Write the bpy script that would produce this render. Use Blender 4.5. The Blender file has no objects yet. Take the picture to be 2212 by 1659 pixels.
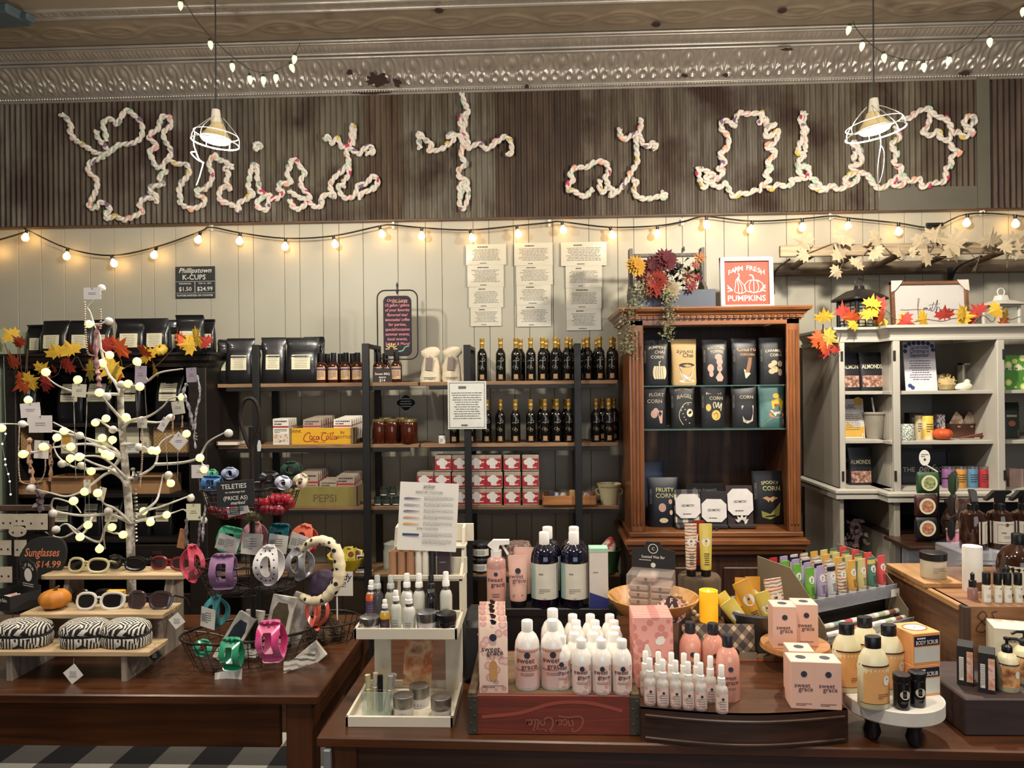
import bpy,bmesh,math,random
import numpy as np
from mathutils import Vector,Matrix,Euler
PI=math.pi
rnd=random.Random(11)
C=bpy.context.scene.collection
SC=bpy.context.scene
# ------------------------------------------------------------------ camera
IW,IH,F=2212,1659,1600.0
EYE,YAW,PITCH,ROLL=1.664,math.radians(2.2),0.0,math.radians(-0.6)
RC=Matrix.Rotation(YAW,3,'Z')@Matrix.Rotation(PI/2+PITCH,3,'X')@Matrix.Rotation(ROLL,3,'Z')
cd=bpy.data.cameras.new('camera');cam=bpy.data.objects.new('camera',cd);C.objects.link(cam)
cam.matrix_world=Matrix.Translation((0,0,EYE))@RC.to_4x4()
cd.sensor_width=36;cd.lens=F*36/IW;cd.clip_start=.05;cd.clip_end=60
SC.camera=cam
# ------------------------------------------------------------------ light
w=bpy.data.worlds.new('world');SC.world=w;w.use_nodes=True
w.node_tree.nodes['Background'].inputs[0].default_value=(.78,.86,1,1)
w.node_tree.nodes['Background'].inputs[1].default_value=.14
def lamp(name,typ,loc,energy,col,size=.1,rot=(0,0,0),sy=None):
 d=bpy.data.lights.new(name,typ);d.energy=energy;d.color=col
 if typ=='AREA':
  d.size=size
  if sy:d.shape='RECTANGLE';d.size_y=sy
 else:d.shadow_soft_size=size
 o=bpy.data.objects.new(name,d);C.objects.link(o);o.location=loc;o.rotation_euler=rot
 return o
 # unseen fill: area light behind the viewer, spots for other shop lamps, ceiling points
lamp('rear_fill_light','AREA',(1.2,-4.2,2.0),62,(.86,.92,1),4.5,(PI/2,0,0),2.2)  # cool area fill added behind the viewer; no window is built there
for lx,ly,e in((-2.3,1.5,60),(.0,1.25,85),(2.3,1.5,85),(-1.1,-.2,70),(1.3,-.2,80)):
 l_=lamp('shop_fill_lamp','SPOT',(lx,ly,2.95),e*1.05,(1,.88,.74),.08);l_.data.spot_size=math.radians(118);l_.data.spot_blend=.7
for lx,ly,e in((-2.6,2.1,18),(-.9,1.8,34),(.9,1.8,36),(2.6,2.1,32)):lamp('shop_fill_lamp','POINT',(lx,ly,2.98),e,(1,.93,.83),.07)  # unseen point fills added to brighten ceiling, crown and upper wall
SC.view_settings.view_transform='Standard';SC.view_settings.look='None'
SC.view_settings.gamma=1;SC.view_settings.use_curve_mapping=False
SC.view_settings.exposure=.35
SC.cycles.max_bounces=6;SC.cycles.transparent_max_bounces=12
SC.cycles.caustics_reflective=False;SC.cycles.caustics_refractive=False
SC.cycles.sample_clamp_indirect=4
# ------------------------------------------------------------------ photo pixels -> places
def ray(px,py):return RC@Vector(((px-IW/2)/F,(IH/2-py)/F,-1))
def P(px,py,Y):
 r=ray(px,py);return Vector((0,0,EYE))+r*(Y/r.y)
def G(px,py,z):
 r=ray(px,py);return Vector((0,0,EYE))+r*((z-EYE)/r.z)
def XY(px,z,Y):
 x=P(px,830,Y).x
 for _ in range(3):
  q=RC.transposed()@(Vector((x,Y,z))-Vector((0,0,EYE)))
  x+=(px-(IW/2+F*q.x/-q.z))*Y/F
 return x
def S(Y):return Y/F
def pz(py,Y,px=1106):return P(px,py,Y).z
# ------------------------------------------------------------------ materials
def lin(c):
 return tuple(((v/255)/12.92 if v/255<=.04045 else((v/255+.055)/1.055)**2.4)for v in c[:3])+(1,)
MATS={}
def N(nt,t,**k):
 n=nt.nodes.new(t)
 for a,b in k.items():
  if a.startswith('i_'):
   key=a[2:];n.inputs[int(key)if key.isdigit()else key].default_value=b
  else:setattr(n,a,b)
 return n
def newmat(name):
 m=bpy.data.materials.new(name);m.use_nodes=True
 return m,m.node_tree,m.node_tree.nodes['Principled BSDF']
def mat(name,col=(128,128,128),rough=.55,metal=0,var=.10,ns=25,bump=0,emit=None,es=0,coat=0,trans=0,col2=None,spec=.5):
 if name in MATS:return MATS[name]
 m,nt,b=newmat(name)
 tc=N(nt,'ShaderNodeTexCoord');nz=N(nt,'ShaderNodeTexNoise',i_Scale=ns,i_Detail=3.0)
 nt.links.new(tc.outputs['Object'],nz.inputs['Vector'])
 mx=N(nt,'ShaderNodeMix',data_type='RGBA')
 c=lin(col);c2=lin(col2)if col2 else tuple(v*(1-var*2)for v in c[:3])+(1,)
 mx.inputs[6].default_value=c;mx.inputs[7].default_value=c2
 if col2:
  r=N(nt,'ShaderNodeValToRGB');r.color_ramp.elements[0].position=.42;r.color_ramp.elements[1].position=.58
  nt.links.new(nz.outputs['Fac'],r.inputs[0]);nt.links.new(r.outputs[0],mx.inputs[0])
 else:nt.links.new(nz.outputs['Fac'],mx.inputs[0])
 nt.links.new(mx.outputs[2],b.inputs['Base Color'])
 b.inputs['Roughness'].default_value=rough;b.inputs['Metallic'].default_value=metal
 b.inputs['Specular IOR Level'].default_value=spec
 if coat:b.inputs['Coat Weight'].default_value=coat;b.inputs['Coat Roughness'].default_value=.06
 if trans:b.inputs['Transmission Weight'].default_value=trans
 if emit:b.inputs['Emission Color'].default_value=lin(emit);b.inputs['Emission Strength'].default_value=es
 if bump:
  bp=N(nt,'ShaderNodeBump',i_Strength=bump,i_Distance=.01)
  nt.links.new(nz.outputs['Fac'],bp.inputs['Height']);nt.links.new(bp.outputs[0],b.inputs['Normal'])
 MATS[name]=m;return m
def wood(name,c1,c2,rough=.45,scale=9,axis='X',coat=0,bump=.15):
 if name in MATS:return MATS[name]
 m,nt,b=newmat(name)
 tc=N(nt,'ShaderNodeTexCoord');mp=N(nt,'ShaderNodeMapping')
 st={'X':(1,14,14),'Y':(14,1,14),'Z':(14,14,1)}[axis]
 mp.inputs['Scale'].default_value=st
 nt.links.new(tc.outputs['Object'],mp.inputs[0])
 n1=N(nt,'ShaderNodeTexNoise',i_Scale=scale*.35,i_Detail=6.0,i_Distortion=1.2)
 nt.links.new(mp.outputs[0],n1.inputs['Vector'])
 n2=N(nt,'ShaderNodeTexNoise',i_Scale=2.5,i_Detail=3.0);nt.links.new(tc.outputs['Object'],n2.inputs['Vector'])
 ad=N(nt,'ShaderNodeMath',operation='MULTIPLY_ADD',i_1=.5);nt.links.new(n2.outputs[0],ad.inputs[0])
 hf=N(nt,'ShaderNodeMath',operation='MULTIPLY',i_1=.6);nt.links.new(n1.outputs[0],hf.inputs[0]);nt.links.new(hf.outputs[0],ad.inputs[2])
 r=N(nt,'ShaderNodeValToRGB');r.color_ramp.elements[0].position=.38;r.color_ramp.elements[1].position=.66
 r.color_ramp.elements[0].color=lin(c2);r.color_ramp.elements[1].color=lin(c1)
 nt.links.new(ad.outputs[0],r.inputs[0]);nt.links.new(r.outputs[0],b.inputs['Base Color'])
 bp=N(nt,'ShaderNodeBump',i_Strength=bump,i_Distance=.004);nt.links.new(n1.outputs[0],bp.inputs['Height']);nt.links.new(bp.outputs[0],b.inputs['Normal'])
 b.inputs['Roughness'].default_value=rough
 if coat:b.inputs['Coat Weight'].default_value=coat;b.inputs['Coat Roughness'].default_value=.15
 MATS[name]=m;return m
def clear(name,col=(240,240,240),a=.2,rough=.08):
 if name in MATS:return MATS[name]
 m,nt,b=newmat(name)
 b.inputs['Base Color'].default_value=lin(col);b.inputs['Roughness'].default_value=rough
 nz=N(nt,'ShaderNodeTexNoise',i_Scale=30.0);mr=N(nt,'ShaderNodeMapRange',i_3=a*.8,i_4=min(1,a*1.3));nt.links.new(nz.outputs[0],mr.inputs[0])
 nt.links.new(mr.outputs[0],b.inputs['Alpha'])
 MATS[name]=m;return m
def patmat(name,kind,cols,scale=1.0,rough=.7,coat=0):
 """woven and printed patterns: check, plaid, zebra, spots, stripes, blobs, weave"""
 if name in MATS:return MATS[name]
 m,nt,b=newmat(name);L=nt.links.new
 tc=N(nt,'ShaderNodeTexCoord');mp=N(nt,'ShaderNodeMapping');mp.inputs['Scale'].default_value=(scale,)*3
 L(tc.outputs['Object'],mp.inputs[0])
 sx=N(nt,'ShaderNodeSeparateXYZ');L(mp.outputs[0],sx.inputs[0])
 def stripe(sock,thr=.5):
  a=N(nt,'ShaderNodeMath',operation='FRACT');L(sock,a.inputs[0])
  g=N(nt,'ShaderNodeMath',operation='GREATER_THAN',i_1=thr);L(a.outputs[0],g.inputs[0]);return g.outputs[0]
 def mixc(f,c1,c2):
  mx=N(nt,'ShaderNodeMix',data_type='RGBA');L(f,mx.inputs[0])
  for k,c in((6,c1),(7,c2)):
   if isinstance(c,tuple):mx.inputs[k].default_value=lin(c)
   else:L(c,mx.inputs[k])
  return mx.outputs[2]
 if kind in('check','plaid'):
  u,v=(sx.outputs[0],sx.outputs[1])if kind=='check' else(sx.outputs[0],sx.outputs[2])
  s1,s2=stripe(u),stripe(v)
  out=mixc(s1,mixc(s2,cols[0],cols[1]),mixc(s2,cols[1],cols[2]))
 elif kind=='diag':
  a=N(nt,'ShaderNodeMath',operation='ADD');L(sx.outputs[0],a.inputs[0]);L(sx.outputs[2],a.inputs[1])
  s=N(nt,'ShaderNodeMath',operation='SUBTRACT');L(sx.outputs[0],s.inputs[0]);L(sx.outputs[2],s.inputs[1])
  s1,s2=stripe(a.outputs[0],.62),stripe(s.outputs[0],.62)
  out=mixc(s1,mixc(s2,cols[0],cols[1]),mixc(s2,cols[1],cols[2]))
 elif kind=='zebra':
  wv=N(nt,'ShaderNodeTexVoronoi',i_Scale=1.0);wv.feature='F1';L(mp.outputs[0],wv.inputs['Vector'])
  rt=N(nt,'ShaderNodeVectorRotate');L(mp.outputs[0],rt.inputs['Vector'])
  an=N(nt,'ShaderNodeMath',operation='MULTIPLY',i_1=6.28);sp=N(nt,'ShaderNodeSeparateColor');L(wv.outputs['Color'],sp.inputs[0]);L(sp.outputs[0],an.inputs[0]);L(an.outputs[0],rt.inputs['Angle'])
  s2=N(nt,'ShaderNodeSeparateXYZ');L(rt.outputs[0],s2.inputs[0]);ml=N(nt,'ShaderNodeMath',operation='MULTIPLY',i_1=4.5);L(s2.outputs[0],ml.inputs[0])
  out=mixc(stripe(ml.outputs[0],.52),cols[0],cols[1])
 elif kind in('spots','blobs'):
  wv=N(nt,'ShaderNodeTexVoronoi',i_Scale=1.0);L(mp.outputs[0],wv.inputs['Vector'])
  g=N(nt,'ShaderNodeMath',operation='LESS_THAN',i_1=.3 if kind=='spots' else.42);L(wv.outputs['Distance'],g.inputs[0])
  base=cols[0]
  if kind=='blobs' and len(cols)>2:
   g2=N(nt,'ShaderNodeMath',operation='LESS_THAN',i_1=.24);L(wv.outputs['Distance'],g2.inputs[0])
   out=mixc(g.outputs[0],base,mixc(g2.outputs[0],cols[1],cols[2]))
  else:out=mixc(g.outputs[0],base,cols[1])
 elif kind=='stripes':
  nz=N(nt,'ShaderNodeTexNoise',i_Scale=.6);L(mp.outputs[0],nz.inputs['Vector'])
  a=N(nt,'ShaderNodeMath',operation='ADD');L(sx.outputs[2],a.inputs[0]);L(nz.outputs[0],a.inputs[1])
  h=N(nt,'ShaderNodeMath',operation='MULTIPLY',i_1=.37);L(a.outputs[0],h.inputs[0])
  out=mixc(stripe(a.outputs[0],.6),cols[0],mixc(stripe(h.outputs[0],.5),cols[1],cols[2]))
 elif kind=='photo':
  nz=N(nt,'ShaderNodeTexNoise',i_Scale=1.0,i_Detail=4.0);L(mp.outputs[0],nz.inputs['Vector'])
  r=N(nt,'ShaderNodeValToRGB');L(nz.outputs[0],r.inputs[0]);e=r.color_ramp.elements
  e[0].position=.32;e[1].position=.68;e[0].color=lin(cols[0]);e[1].color=lin(cols[-1])
  for k,c in enumerate(cols[1:-1]):
   q=e.new(.32+.36*(k+1)/(len(cols)-1));q.color=lin(c)
  out=r.outputs[0]
 elif kind=='weave':
  a=N(nt,'ShaderNodeTexWave',i_Scale=1.0,i_Distortion=1.0);L(mp.outputs[0],a.inputs['Vector'])
  c=N(nt,'ShaderNodeTexChecker',i_Scale=2.0);L(mp.outputs[0],c.inputs['Vector'])
  out=mixc(a.outputs[1],mixc(c.outputs[1],cols[0],cols[1]),cols[0])
 L(out,b.inputs['Base Color']);b.inputs['Roughness'].default_value=rough
 if coat:b.inputs['Coat Weight'].default_value=coat
 MATS[name]=m;return m
 # ------------------------------------------------------------------ mesh builder
TXT={}
def text_geo(s):
 if s in TXT:return TXT[s]
 cu=bpy.data.curves.new('t','FONT');cu.body=s;cu.resolution_u=2;cu.align_x='CENTER';cu.size=1;cu.offset=.012
 o=bpy.data.objects.new('t',cu);me=bpy.data.meshes.new_from_object(o)
 v=[tuple(q.co)for q in me.vertices];f=[tuple(p.vertices)for p in me.polygons]
 bpy.data.objects.remove(o);bpy.data.curves.remove(cu);bpy.data.meshes.remove(me)
 x=[q[0]for q in v]or[0,1]
 TXT[s]=(v,f,max(x)-min(x),(max(x)+min(x))/2);return TXT[s]
def smoothpath(p,n=6,closed=False):
 p=[Vector(q)for q in p];out=[]
 m=len(p)
 if m<3:return p
 for i in range(m if closed else m-1):
  g=(lambda k:p[k%m])if closed else(lambda k:p[max(0,min(m-1,k))])
  a,b,c,d=g(i-1),g(i),g(i+1),g(i+2)
  for k in range(n):
   t=k/n
   out.append(.5*((2*b)+(c-a)*t+(2*a-5*b+4*c-d)*t*t+(3*b-a-3*c+d)*t**3))
 if not closed:out.append(p[-1])
 return out
class M:
 def __init__(s):s.v=[];s.f=[];s.smooth=False;s.fix=True
 def add(s,v,f,xf=None):
  o=len(s.v)
  s.v+=[tuple(xf@Vector(q))for q in v]if xf is not None else[tuple(q)for q in v]
  s.f+=[tuple(i+o for i in q)for q in f];return s
 def box(s,c,d,ch=0,xf=None):
  cx,cy,cz=c;hx,hy,hz=d[0]/2,d[1]/2,d[2]/2
  ch=min(ch,hx*.45,hy*.45,hz*.45)
  if ch<=0:
   v=[(cx+a*hx,cy+b*hy,cz+e*hz)for a in(-1,1)for b in(-1,1)for e in(-1,1)]
   return s.add(v,[(0,1,3,2),(4,6,7,5),(0,4,5,1),(2,3,7,6),(0,2,6,4),(1,5,7,3)],xf)
  v=[];ix={}
  for a in(-1,1):
   for b in(-1,1):
    for e in(-1,1):
     for k in range(3):
      q=[a*hx,b*hy,e*hz]
      for j in range(3):
       if j!=k:q[j]-=(a,b,e)[j]*ch
      ix[a,b,e,k]=len(v);v.append((cx+q[0],cy+q[1],cz+q[2]))
  f=[]
  for k in range(3):
   o=[j for j in range(3)if j!=k]
   for sg in(-1,1):
    q=[]
    for u,t in((-1,-1),(1,-1),(1,1),(-1,1)):
     a=[0,0,0];a[k]=sg;a[o[0]]=u;a[o[1]]=t;q.append(ix[a[0],a[1],a[2],k])
    f.append(tuple(q))
   for u in(-1,1):
    for t in(-1,1):
     q=[]
     for e,kk in((-1,o[0]),(1,o[0]),(1,o[1]),(-1,o[1])):
      a=[0,0,0];a[k]=e;a[o[0]]=u;a[o[1]]=t;q.append(ix[a[0],a[1],a[2],kk])
     f.append(tuple(q))
  for a in(-1,1):
   for b in(-1,1):
    for e in(-1,1):f.append((ix[a,b,e,0],ix[a,b,e,1],ix[a,b,e,2]))
  return s.add(v,f,xf)
 def lathe(s,prof,seg=20,c=(0,0,0),sx=1,sy=1,xf=None):
  v=[];f=[];n=len(prof)
  for r,z in prof:
   for k in range(seg):
    a=2*PI*k/seg;v.append((c[0]+r*sx*math.cos(a),c[1]+r*sy*math.sin(a),c[2]+z))
  for i in range(n-1):
   for k in range(seg):
    k2=(k+1)%seg;f.append((i*seg+k,i*seg+k2,(i+1)*seg+k2,(i+1)*seg+k))
  if prof[0][0]>1e-6:f.append(tuple(range(seg-1,-1,-1)))
  if prof[-1][0]>1e-6:f.append(tuple((n-1)*seg+k for k in range(seg)))
  return s.add(v,f,xf)
 def loft(s,rings,seg=20,xf=None,cap=True):
  """rings: (z, rx, ry, exponent, ox, oy)"""
  v=[];f=[];n=len(rings)
  for R in rings:
   z,rx,ry=R[:3];e=R[3]if len(R)>3 else 2;ox=R[4]if len(R)>4 else 0;oy=R[5]if len(R)>5 else 0
   for k in range(seg):
    a=2*PI*(k+.5)/seg;ca,sa=math.cos(a),math.sin(a)
    v.append((ox+rx*math.copysign(abs(ca)**(2/e),ca),oy+ry*math.copysign(abs(sa)**(2/e),sa),z))
  for i in range(n-1):
   for k in range(seg):
    k2=(k+1)%seg;f.append((i*seg+k,i*seg+k2,(i+1)*seg+k2,(i+1)*seg+k))
  if cap:f.append(tuple(range(seg-1,-1,-1)));f.append(tuple((n-1)*seg+k for k in range(seg)))
  return s.add(v,f,xf)
 def tube(s,pts,r,seg=6,closed=False,xf=None,flat=1):
  pts=[Vector(p)for p in pts];n=len(pts);v=[];f=[]
  rr=r if isinstance(r,(list,tuple))else[r]*n
  up=None
  for i,p in enumerate(pts):
   a=pts[(i-1)%n]if closed or i>0 else p;b=pts[(i+1)%n]if closed or i<n-1 else p
   t=(b-a)
   t=t.normalized()if t.length>1e-9 else Vector((0,0,1))
   if up is None:up=Vector((0,0,1))if abs(t.z)<.9 else Vector((0,1,0))
   u=up-t*up.dot(t)
   if u.length<1e-4:u=Vector((1,0,0))-t*t.x
   u.normalize();up=u;w_=t.cross(u)
   for k in range(seg):
    q=2*PI*k/seg;v.append(p+u*(math.cos(q)*rr[i])+w_*(math.sin(q)*rr[i]*flat))
  for i in range(n if closed else n-1):
   j=(i+1)%n
   for k in range(seg):
    k2=(k+1)%seg;f.append((i*seg+k,i*seg+k2,j*seg+k2,j*seg+k))
  if not closed:f.append(tuple(range(seg-1,-1,-1)));f.append(tuple((n-1)*seg+k for k in range(seg)))
  return s.add(v,f,xf)
 def prism(s,poly,y0,y1,xf=None):
  """polygon in XZ, thick along Y"""
  n=len(poly);v=[(x,y0,z)for x,z in poly]+[(x,y1,z)for x,z in poly]
  f=[tuple(range(n)),tuple(range(2*n-1,n-1,-1))]+[(i,(i+1)%n,n+(i+1)%n,n+i)for i in range(n)]
  return s.add(v,f,xf)
 def poly(s,poly,y,xf=None):return s.add([(x,y,z)for x,z in poly],[tuple(range(len(poly)))],xf)
 def rect(s,x0,x1,z0,z1,y,xf=None):return s.poly([(x0,z0),(x1,z0),(x1,z1),(x0,z1)],y,xf)
 def disc(s,cx,cz,r,y,seg=20,rz=None,xf=None,r0=0):
  rz=rz or r
  if not r0:return s.poly([(cx+r*math.cos(2*PI*k/seg),cz+rz*math.sin(2*PI*k/seg))for k in range(seg)],y,xf)
  o=[(cx+q*math.cos(2*PI*k/seg),y,cz+q*rz/r*math.sin(2*PI*k/seg))for q in(r0,r)for k in range(seg)]
  return s.add(o,[(k,(k+1)%seg,seg+(k+1)%seg,seg+k)for k in range(seg)],xf)
 def text(s,t,size,x,z,y,width=None,shear=0,arc=0,xf=None,sq=1):
  v,f,wd,mid=text_geo(t)
  k=size if width is None else min(size,width/max(wd,1e-6))
  kz=size*sq
  out=[]
  for q in v:
   X=(q[0]-mid)*k+q[1]*kz*shear;Z=q[1]*kz
   if arc:Z-=arc*X*X
   out.append((x+X,y,z+Z))
  return s.add(out,f,xf)
 def lines(s,x0,x1,z0,z1,y,n,seed=1,h=.45,ctr=False,xf=None):
  r=random.Random(seed);dz=(z1-z0)/n
  for i in range(n):
   z=z1-(i+.5)*dz;a,b=x0,x1
   if ctr:q=r.uniform(0,.3)*(x1-x0)/2;a+=q;b-=q
   elif i==n-1:b=x0+(x1-x0)*r.uniform(.3,.8)
   x=a
   while x<b:
    wl=r.uniform(.04,.14)*(x1-x0);s.rect(x,min(b,x+wl),z-dz*h/2,z+dz*h/2,y,xf);x+=wl+.02*(x1-x0)
  return s
 def stroke(s,pts,wd,y,n=5,xf=None,closed=False):
  p=smoothpath([(a,0,b)for a,b in pts],n,closed);m=len(p);v=[];f=[]
  for i,q in enumerate(p):
   t=(p[min(m-1,i+1)]-p[max(0,i-1)])
   t=t.normalized()if t.length>1e-9 else Vector((1,0,0));nn=Vector((-t.z,0,t.x))*wd/2
   v+=[(q.x+nn.x,y,q.z+nn.z),(q.x-nn.x,y,q.z-nn.z)]
  f=[(2*i,2*i+1,2*i+3,2*i+2)for i in range(m-1)]
  return s.add(v,f,xf)
 def xform(s,xf):s.v=[tuple(xf@Vector(q))for q in s.v];return s
 def wrap(s,R,ky=1,cut=None):
  """bend a flat front-facing print round an upright cylinder of radius R"""
  out=[]
  for x,y,z in s.v:rr=R-y;out.append((rr*math.sin(x/R),-rr*math.cos(x/R)*ky,z))
  s.v=out;return s
 def obj(s,name,m,parent=None,smooth=None,loc=None,rot=None,label=None):
  me=bpy.data.meshes.new(name);me.from_pydata(s.v,[],s.f)
  if s.fix and len(s.v)<30000:
   bm=bmesh.new();bm.from_mesh(me);bmesh.ops.recalc_face_normals(bm,faces=bm.faces);bm.to_mesh(me);bm.free()
  if smooth:
   me.shade_smooth();me.set_sharp_from_angle(angle=math.radians(smooth if smooth is not True else 40))
  me.materials.append(m)
  o=bpy.data.objects.new(name,me);C.objects.link(o)
  if parent is not None:o.parent=parent
  if loc is not None:o.location=loc
  if rot is not None:o.rotation_euler=rot
  if label:o['label']=label
  return o
def grid(nx,nz,fn):
 v=[fn(i/nx,j/nz)for j in range(nz+1)for i in range(nx+1)]
 f=[(j*(nx+1)+i,j*(nx+1)+i+1,(j+1)*(nx+1)+i+1,(j+1)*(nx+1)+i)for j in range(nz)for i in range(nx)]
 return v,f
def TH(name,loc=(0,0,0),rz=0,rot=None):
 o=bpy.data.objects.new(name,None);C.objects.link(o);o.location=loc;o.empty_display_size=.02
 o.rotation_euler=rot if rot is not None else(0,0,rz);return o
def tag(o,label,cat,group=None):
 o['label']=label;o['category']=cat
 if group:o['group']=group
 return o
def struct(name,m,mt,smooth=None):
 o=m.obj(name,mt,smooth=smooth);o['kind']='structure';return o
def dup(root):
 def cp(o,par):
  c=o.copy();C.objects.link(c)
  if par is not None:c.parent=par
  for ch in o.children:cp(ch,c)
  return c
 return cp(root,None)
PROTO={}
def put(key,fn,loc,label,cat,group=None,rz=0,rot=None):
 """first of a kind is built, the next ones are copies of it and its parts"""
 if key in PROTO:o=dup(PROTO[key])
 else:o=fn();PROTO[key]=o
 if 'group' in o:del o['group']
 o.location=loc;o.rotation_euler=rot if rot is not None else(0,0,rz);o.scale=(1,1,1)
 return tag(o,label,cat,group)
ORD=['leftmost','second from the left','third from the left','fourth from the left','fifth from the left','sixth from the left','seventh from the left','eighth from the left','ninth from the left','tenth from the left','eleventh from the left','twelfth from the left','thirteenth from the left','fourteenth from the left','fifteenth from the left','sixteenth from the left']
def ordn(i,n):
 if i==n-1:return 'rightmost'
 if i==n-2 and n>4:return 'second from the right'
 if i==n-3 and n>6:return 'third from the right'
 if i==n-4 and n>8:return 'fourth from the right'
 return ORD[i]
 # shared materials
BLK=mat('black_paint',(22,21,22),.5);BLKP=mat('black_plastic',(18,18,20),.35)
WHT=mat('white_paper',(226,222,212),.7,var=.04);CRM=mat('cream_label',(222,212,178),.65,var=.05)
WPL=mat('white_plastic',(236,232,224),.35,var=.03);INK=mat('dark_ink',(45,42,45),.7);GINK=mat('grey_ink',(120,118,116),.7)
CHK=mat('chalk',(225,222,212),.9,var=.15,ns=300);GOLD=mat('gold_foil',(214,170,84),.35,.6,var=.15)
STEEL=mat('steel',(170,170,172),.3,.9);WIRE=mat('black_wire',(30,27,26),.45,.3)
PINKP=mat('pink_paper',(232,190,176),.6,var=.03);NAVY=mat('navy_ink',(48,50,66),.6)
# ================================================================== the room
WY=4.50
# floor and walls
m=M();m.box((0,0,-.05),(11,11,.1));struct('floor',m,wood('floor_boards',(70,44,28),(40,25,17),.4,5,'X'))
CZ=3.63
m=M();m.box((0,0,CZ+.05),(11,11,.1));struct('ceiling',m,mat('tin_ceiling_paint',(150,136,116),.5,.15,var=.25,ns=3,bump=.1))
wallmat=mat('wall_paint',(178,172,154),.5,var=.10,ns=3,bump=.02)
m=M();m.box((0,WY+.07,1.9),(11,.1,3.9));struct('wall_back',m,mat('wall_dark',(60,62,54),.8))
m=M()
grooves=[-60,-10,40,90,140,195,247,305,333,380,455,515,548,615,648,698,733,785,860,920,955,1023,1057,1110,1143,1195,1273,1335,1370,1440,1475,1525,1565,1617,1700,1760,1795,1865,1900,1955,1993,2055,2125,2180,2230,2290]
gx=[-5.4]+[XY(g,2.3,WY)for g in grooves]+[5.4]
for a,b in zip(gx[:-1],gx[1:]):m.box(((a+b)/2,WY+.01,1.9),(b-a-.0022,.02,3.9),.0015)
struct('trim_1',m,wallmat)
for nm,cx,cy,dx,dy in(('wall_left',-5.45,0,.1,11),('wall_right',5.45,0,.1,11),('wall_front',0,-5.45,11,.1)):
 m=M();m.box((cx,cy,1.9),(dx,dy,3.9));struct(nm,m,mat('side_wall_paint',(150,146,132),.6))
 # pressed tin crown: cove band with scallops, narrow band, beads
def tin(name,col,metal=.55,rough=.34):
 return mat(name,col,rough,metal,var=.22,ns=9,bump=.05)
TIN=tin('pressed_tin',(182,172,160));TIN2=tin('pressed_tin_panel',(150,134,114),.25,.45)
def band(name,a,b,period,hf,amp,nu,nv,mt,bulge=0):
 """embossed strip between section points a, b (y, z), repeated along x"""
 a=np.array(a);b=np.array(b);d=b-a;ln=np.hypot(*d);nrm=np.array([-d[1],d[0]])/ln
 if nrm[0]>0:nrm=-nrm
 nper=int(9.6/period);U=np.arange(nper*nu+1)/nu;V=np.linspace(0,1,nv+1)
 uu,vv=np.meshgrid(U%1,V);H=hf(uu,vv)*amp-bulge*np.sin(PI*vv)
 X=np.meshgrid(U*period-nper*period/2,V)[0]
 Y=a[0]+d[0]*vv+nrm[0]*H;Z=a[1]+d[1]*vv+nrm[1]*H
 co=np.stack([X,Y,Z],-1).reshape(-1,3);nx=len(U)
 i=np.arange(nx-1);F_=[]
 for j in range(nv):
  q=np.stack([j*nx+i,j*nx+i+1,(j+1)*nx+i+1,(j+1)*nx+i],-1);F_.append(q)
 me=bpy.data.meshes.new(name);me.from_pydata(co.tolist(),[],np.concatenate(F_).tolist());me.shade_smooth();me.materials.append(mt)
 o=bpy.data.objects.new(name,me);C.objects.link(o);o['kind']='structure';return o
def g2(u,v,cu,cv,su,sv):return np.exp(-((u-cu)/su)**2-((v-cv)/sv)**2)
def ring(u,v,cu,cv,r,w_,asp=1.0):return np.exp(-((np.hypot((u-cu),(v-cv)*asp)-r)/w_)**2)
def big(u,v):
 h=1.0*g2(u,v,.5,.68,.14,.17)+.75*ring(u,v,.5,.66,.30,.05,.9)*(v>.45)
 h+=.8*ring(u,v,.22,.26,.13,.045)+.8*ring(u,v,.78,.26,.13,.045)+.9*g2(u,v,0,.35,.05,.2)+.9*g2(u,v,1,.35,.05,.2)
 h+=.7*g2(u,v,.5,.22,.07,.13)+.5*g2(u,v,0,.8,.08,.12)+.5*g2(u,v,1,.8,.08,.12)
 return h*np.sin(PI*np.clip(v,0,1))**.4
def small(u,v):return.8*g2(u,v,.5,.5,.22,.28)+.6*g2(u,v,0,.5,.08,.4)+.6*g2(u,v,1,.5,.08,.4)-.5*g2(u,v,.5,.5,.08,.1)
def bead(u,v):return np.sqrt(np.clip(1-((u-.5)/.45)**2-((v-.5)/.48)**2,0,1))
def vine(u,v):
 c=.5+.22*np.sin(2*PI*u);h=.7*np.exp(-((v-c)/.05)**2)
 for cu,cv in((.25,.45),(.75,.55)):h+=.6*ring(u*1.0,v,cu,cv,.17,.04,1.1)+.5*g2(u,v,cu,cv,.07,.09)
 for cu,cv in((.05,.75),(.45,.2),(.55,.8),(.95,.25)):h+=.4*g2(u,v,cu,cv,.07,.1)
 return h
def zy(py,Y,px=1106):return(Y,pz(py,Y,px))
c0=(4.462,pz(194,4.462));c1=(4.445,pz(185,4.445));c2=(4.29,pz(114,4.29));c3=(4.265,pz(106,4.265));c4=(4.19,pz(83,4.19));c5=(4.17,pz(77,4.17))
m=M();m.prism([(0,0)]*0 or[(-5,c0[1]-.012),(5,c0[1]-.012),(5,c0[1]),(-5,c0[1])],4.455,WY);struct('trim_2',m,TIN)
band('trim_3',c0,c1,.0165,bead,.008,8,8,TIN)
band('trim_4',c1,c2,.146,big,.018,30,26,TIN,bulge=.012)
m=M()
for yy,zz,r in((c2[0],c2[1],.011),(c3[0],c3[1],.009),(c4[0],c4[1],.007),(c5[0],c5[1],.009),(c1[0],c1[1]-.002,.006)):m.tube([(-4.9,yy,zz),(4.9,yy,zz)],r,10)
struct('trim_5',m,TIN,smooth=True)
band('trim_6',c3,c4,.052,small,.009,14,10,TIN)
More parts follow.
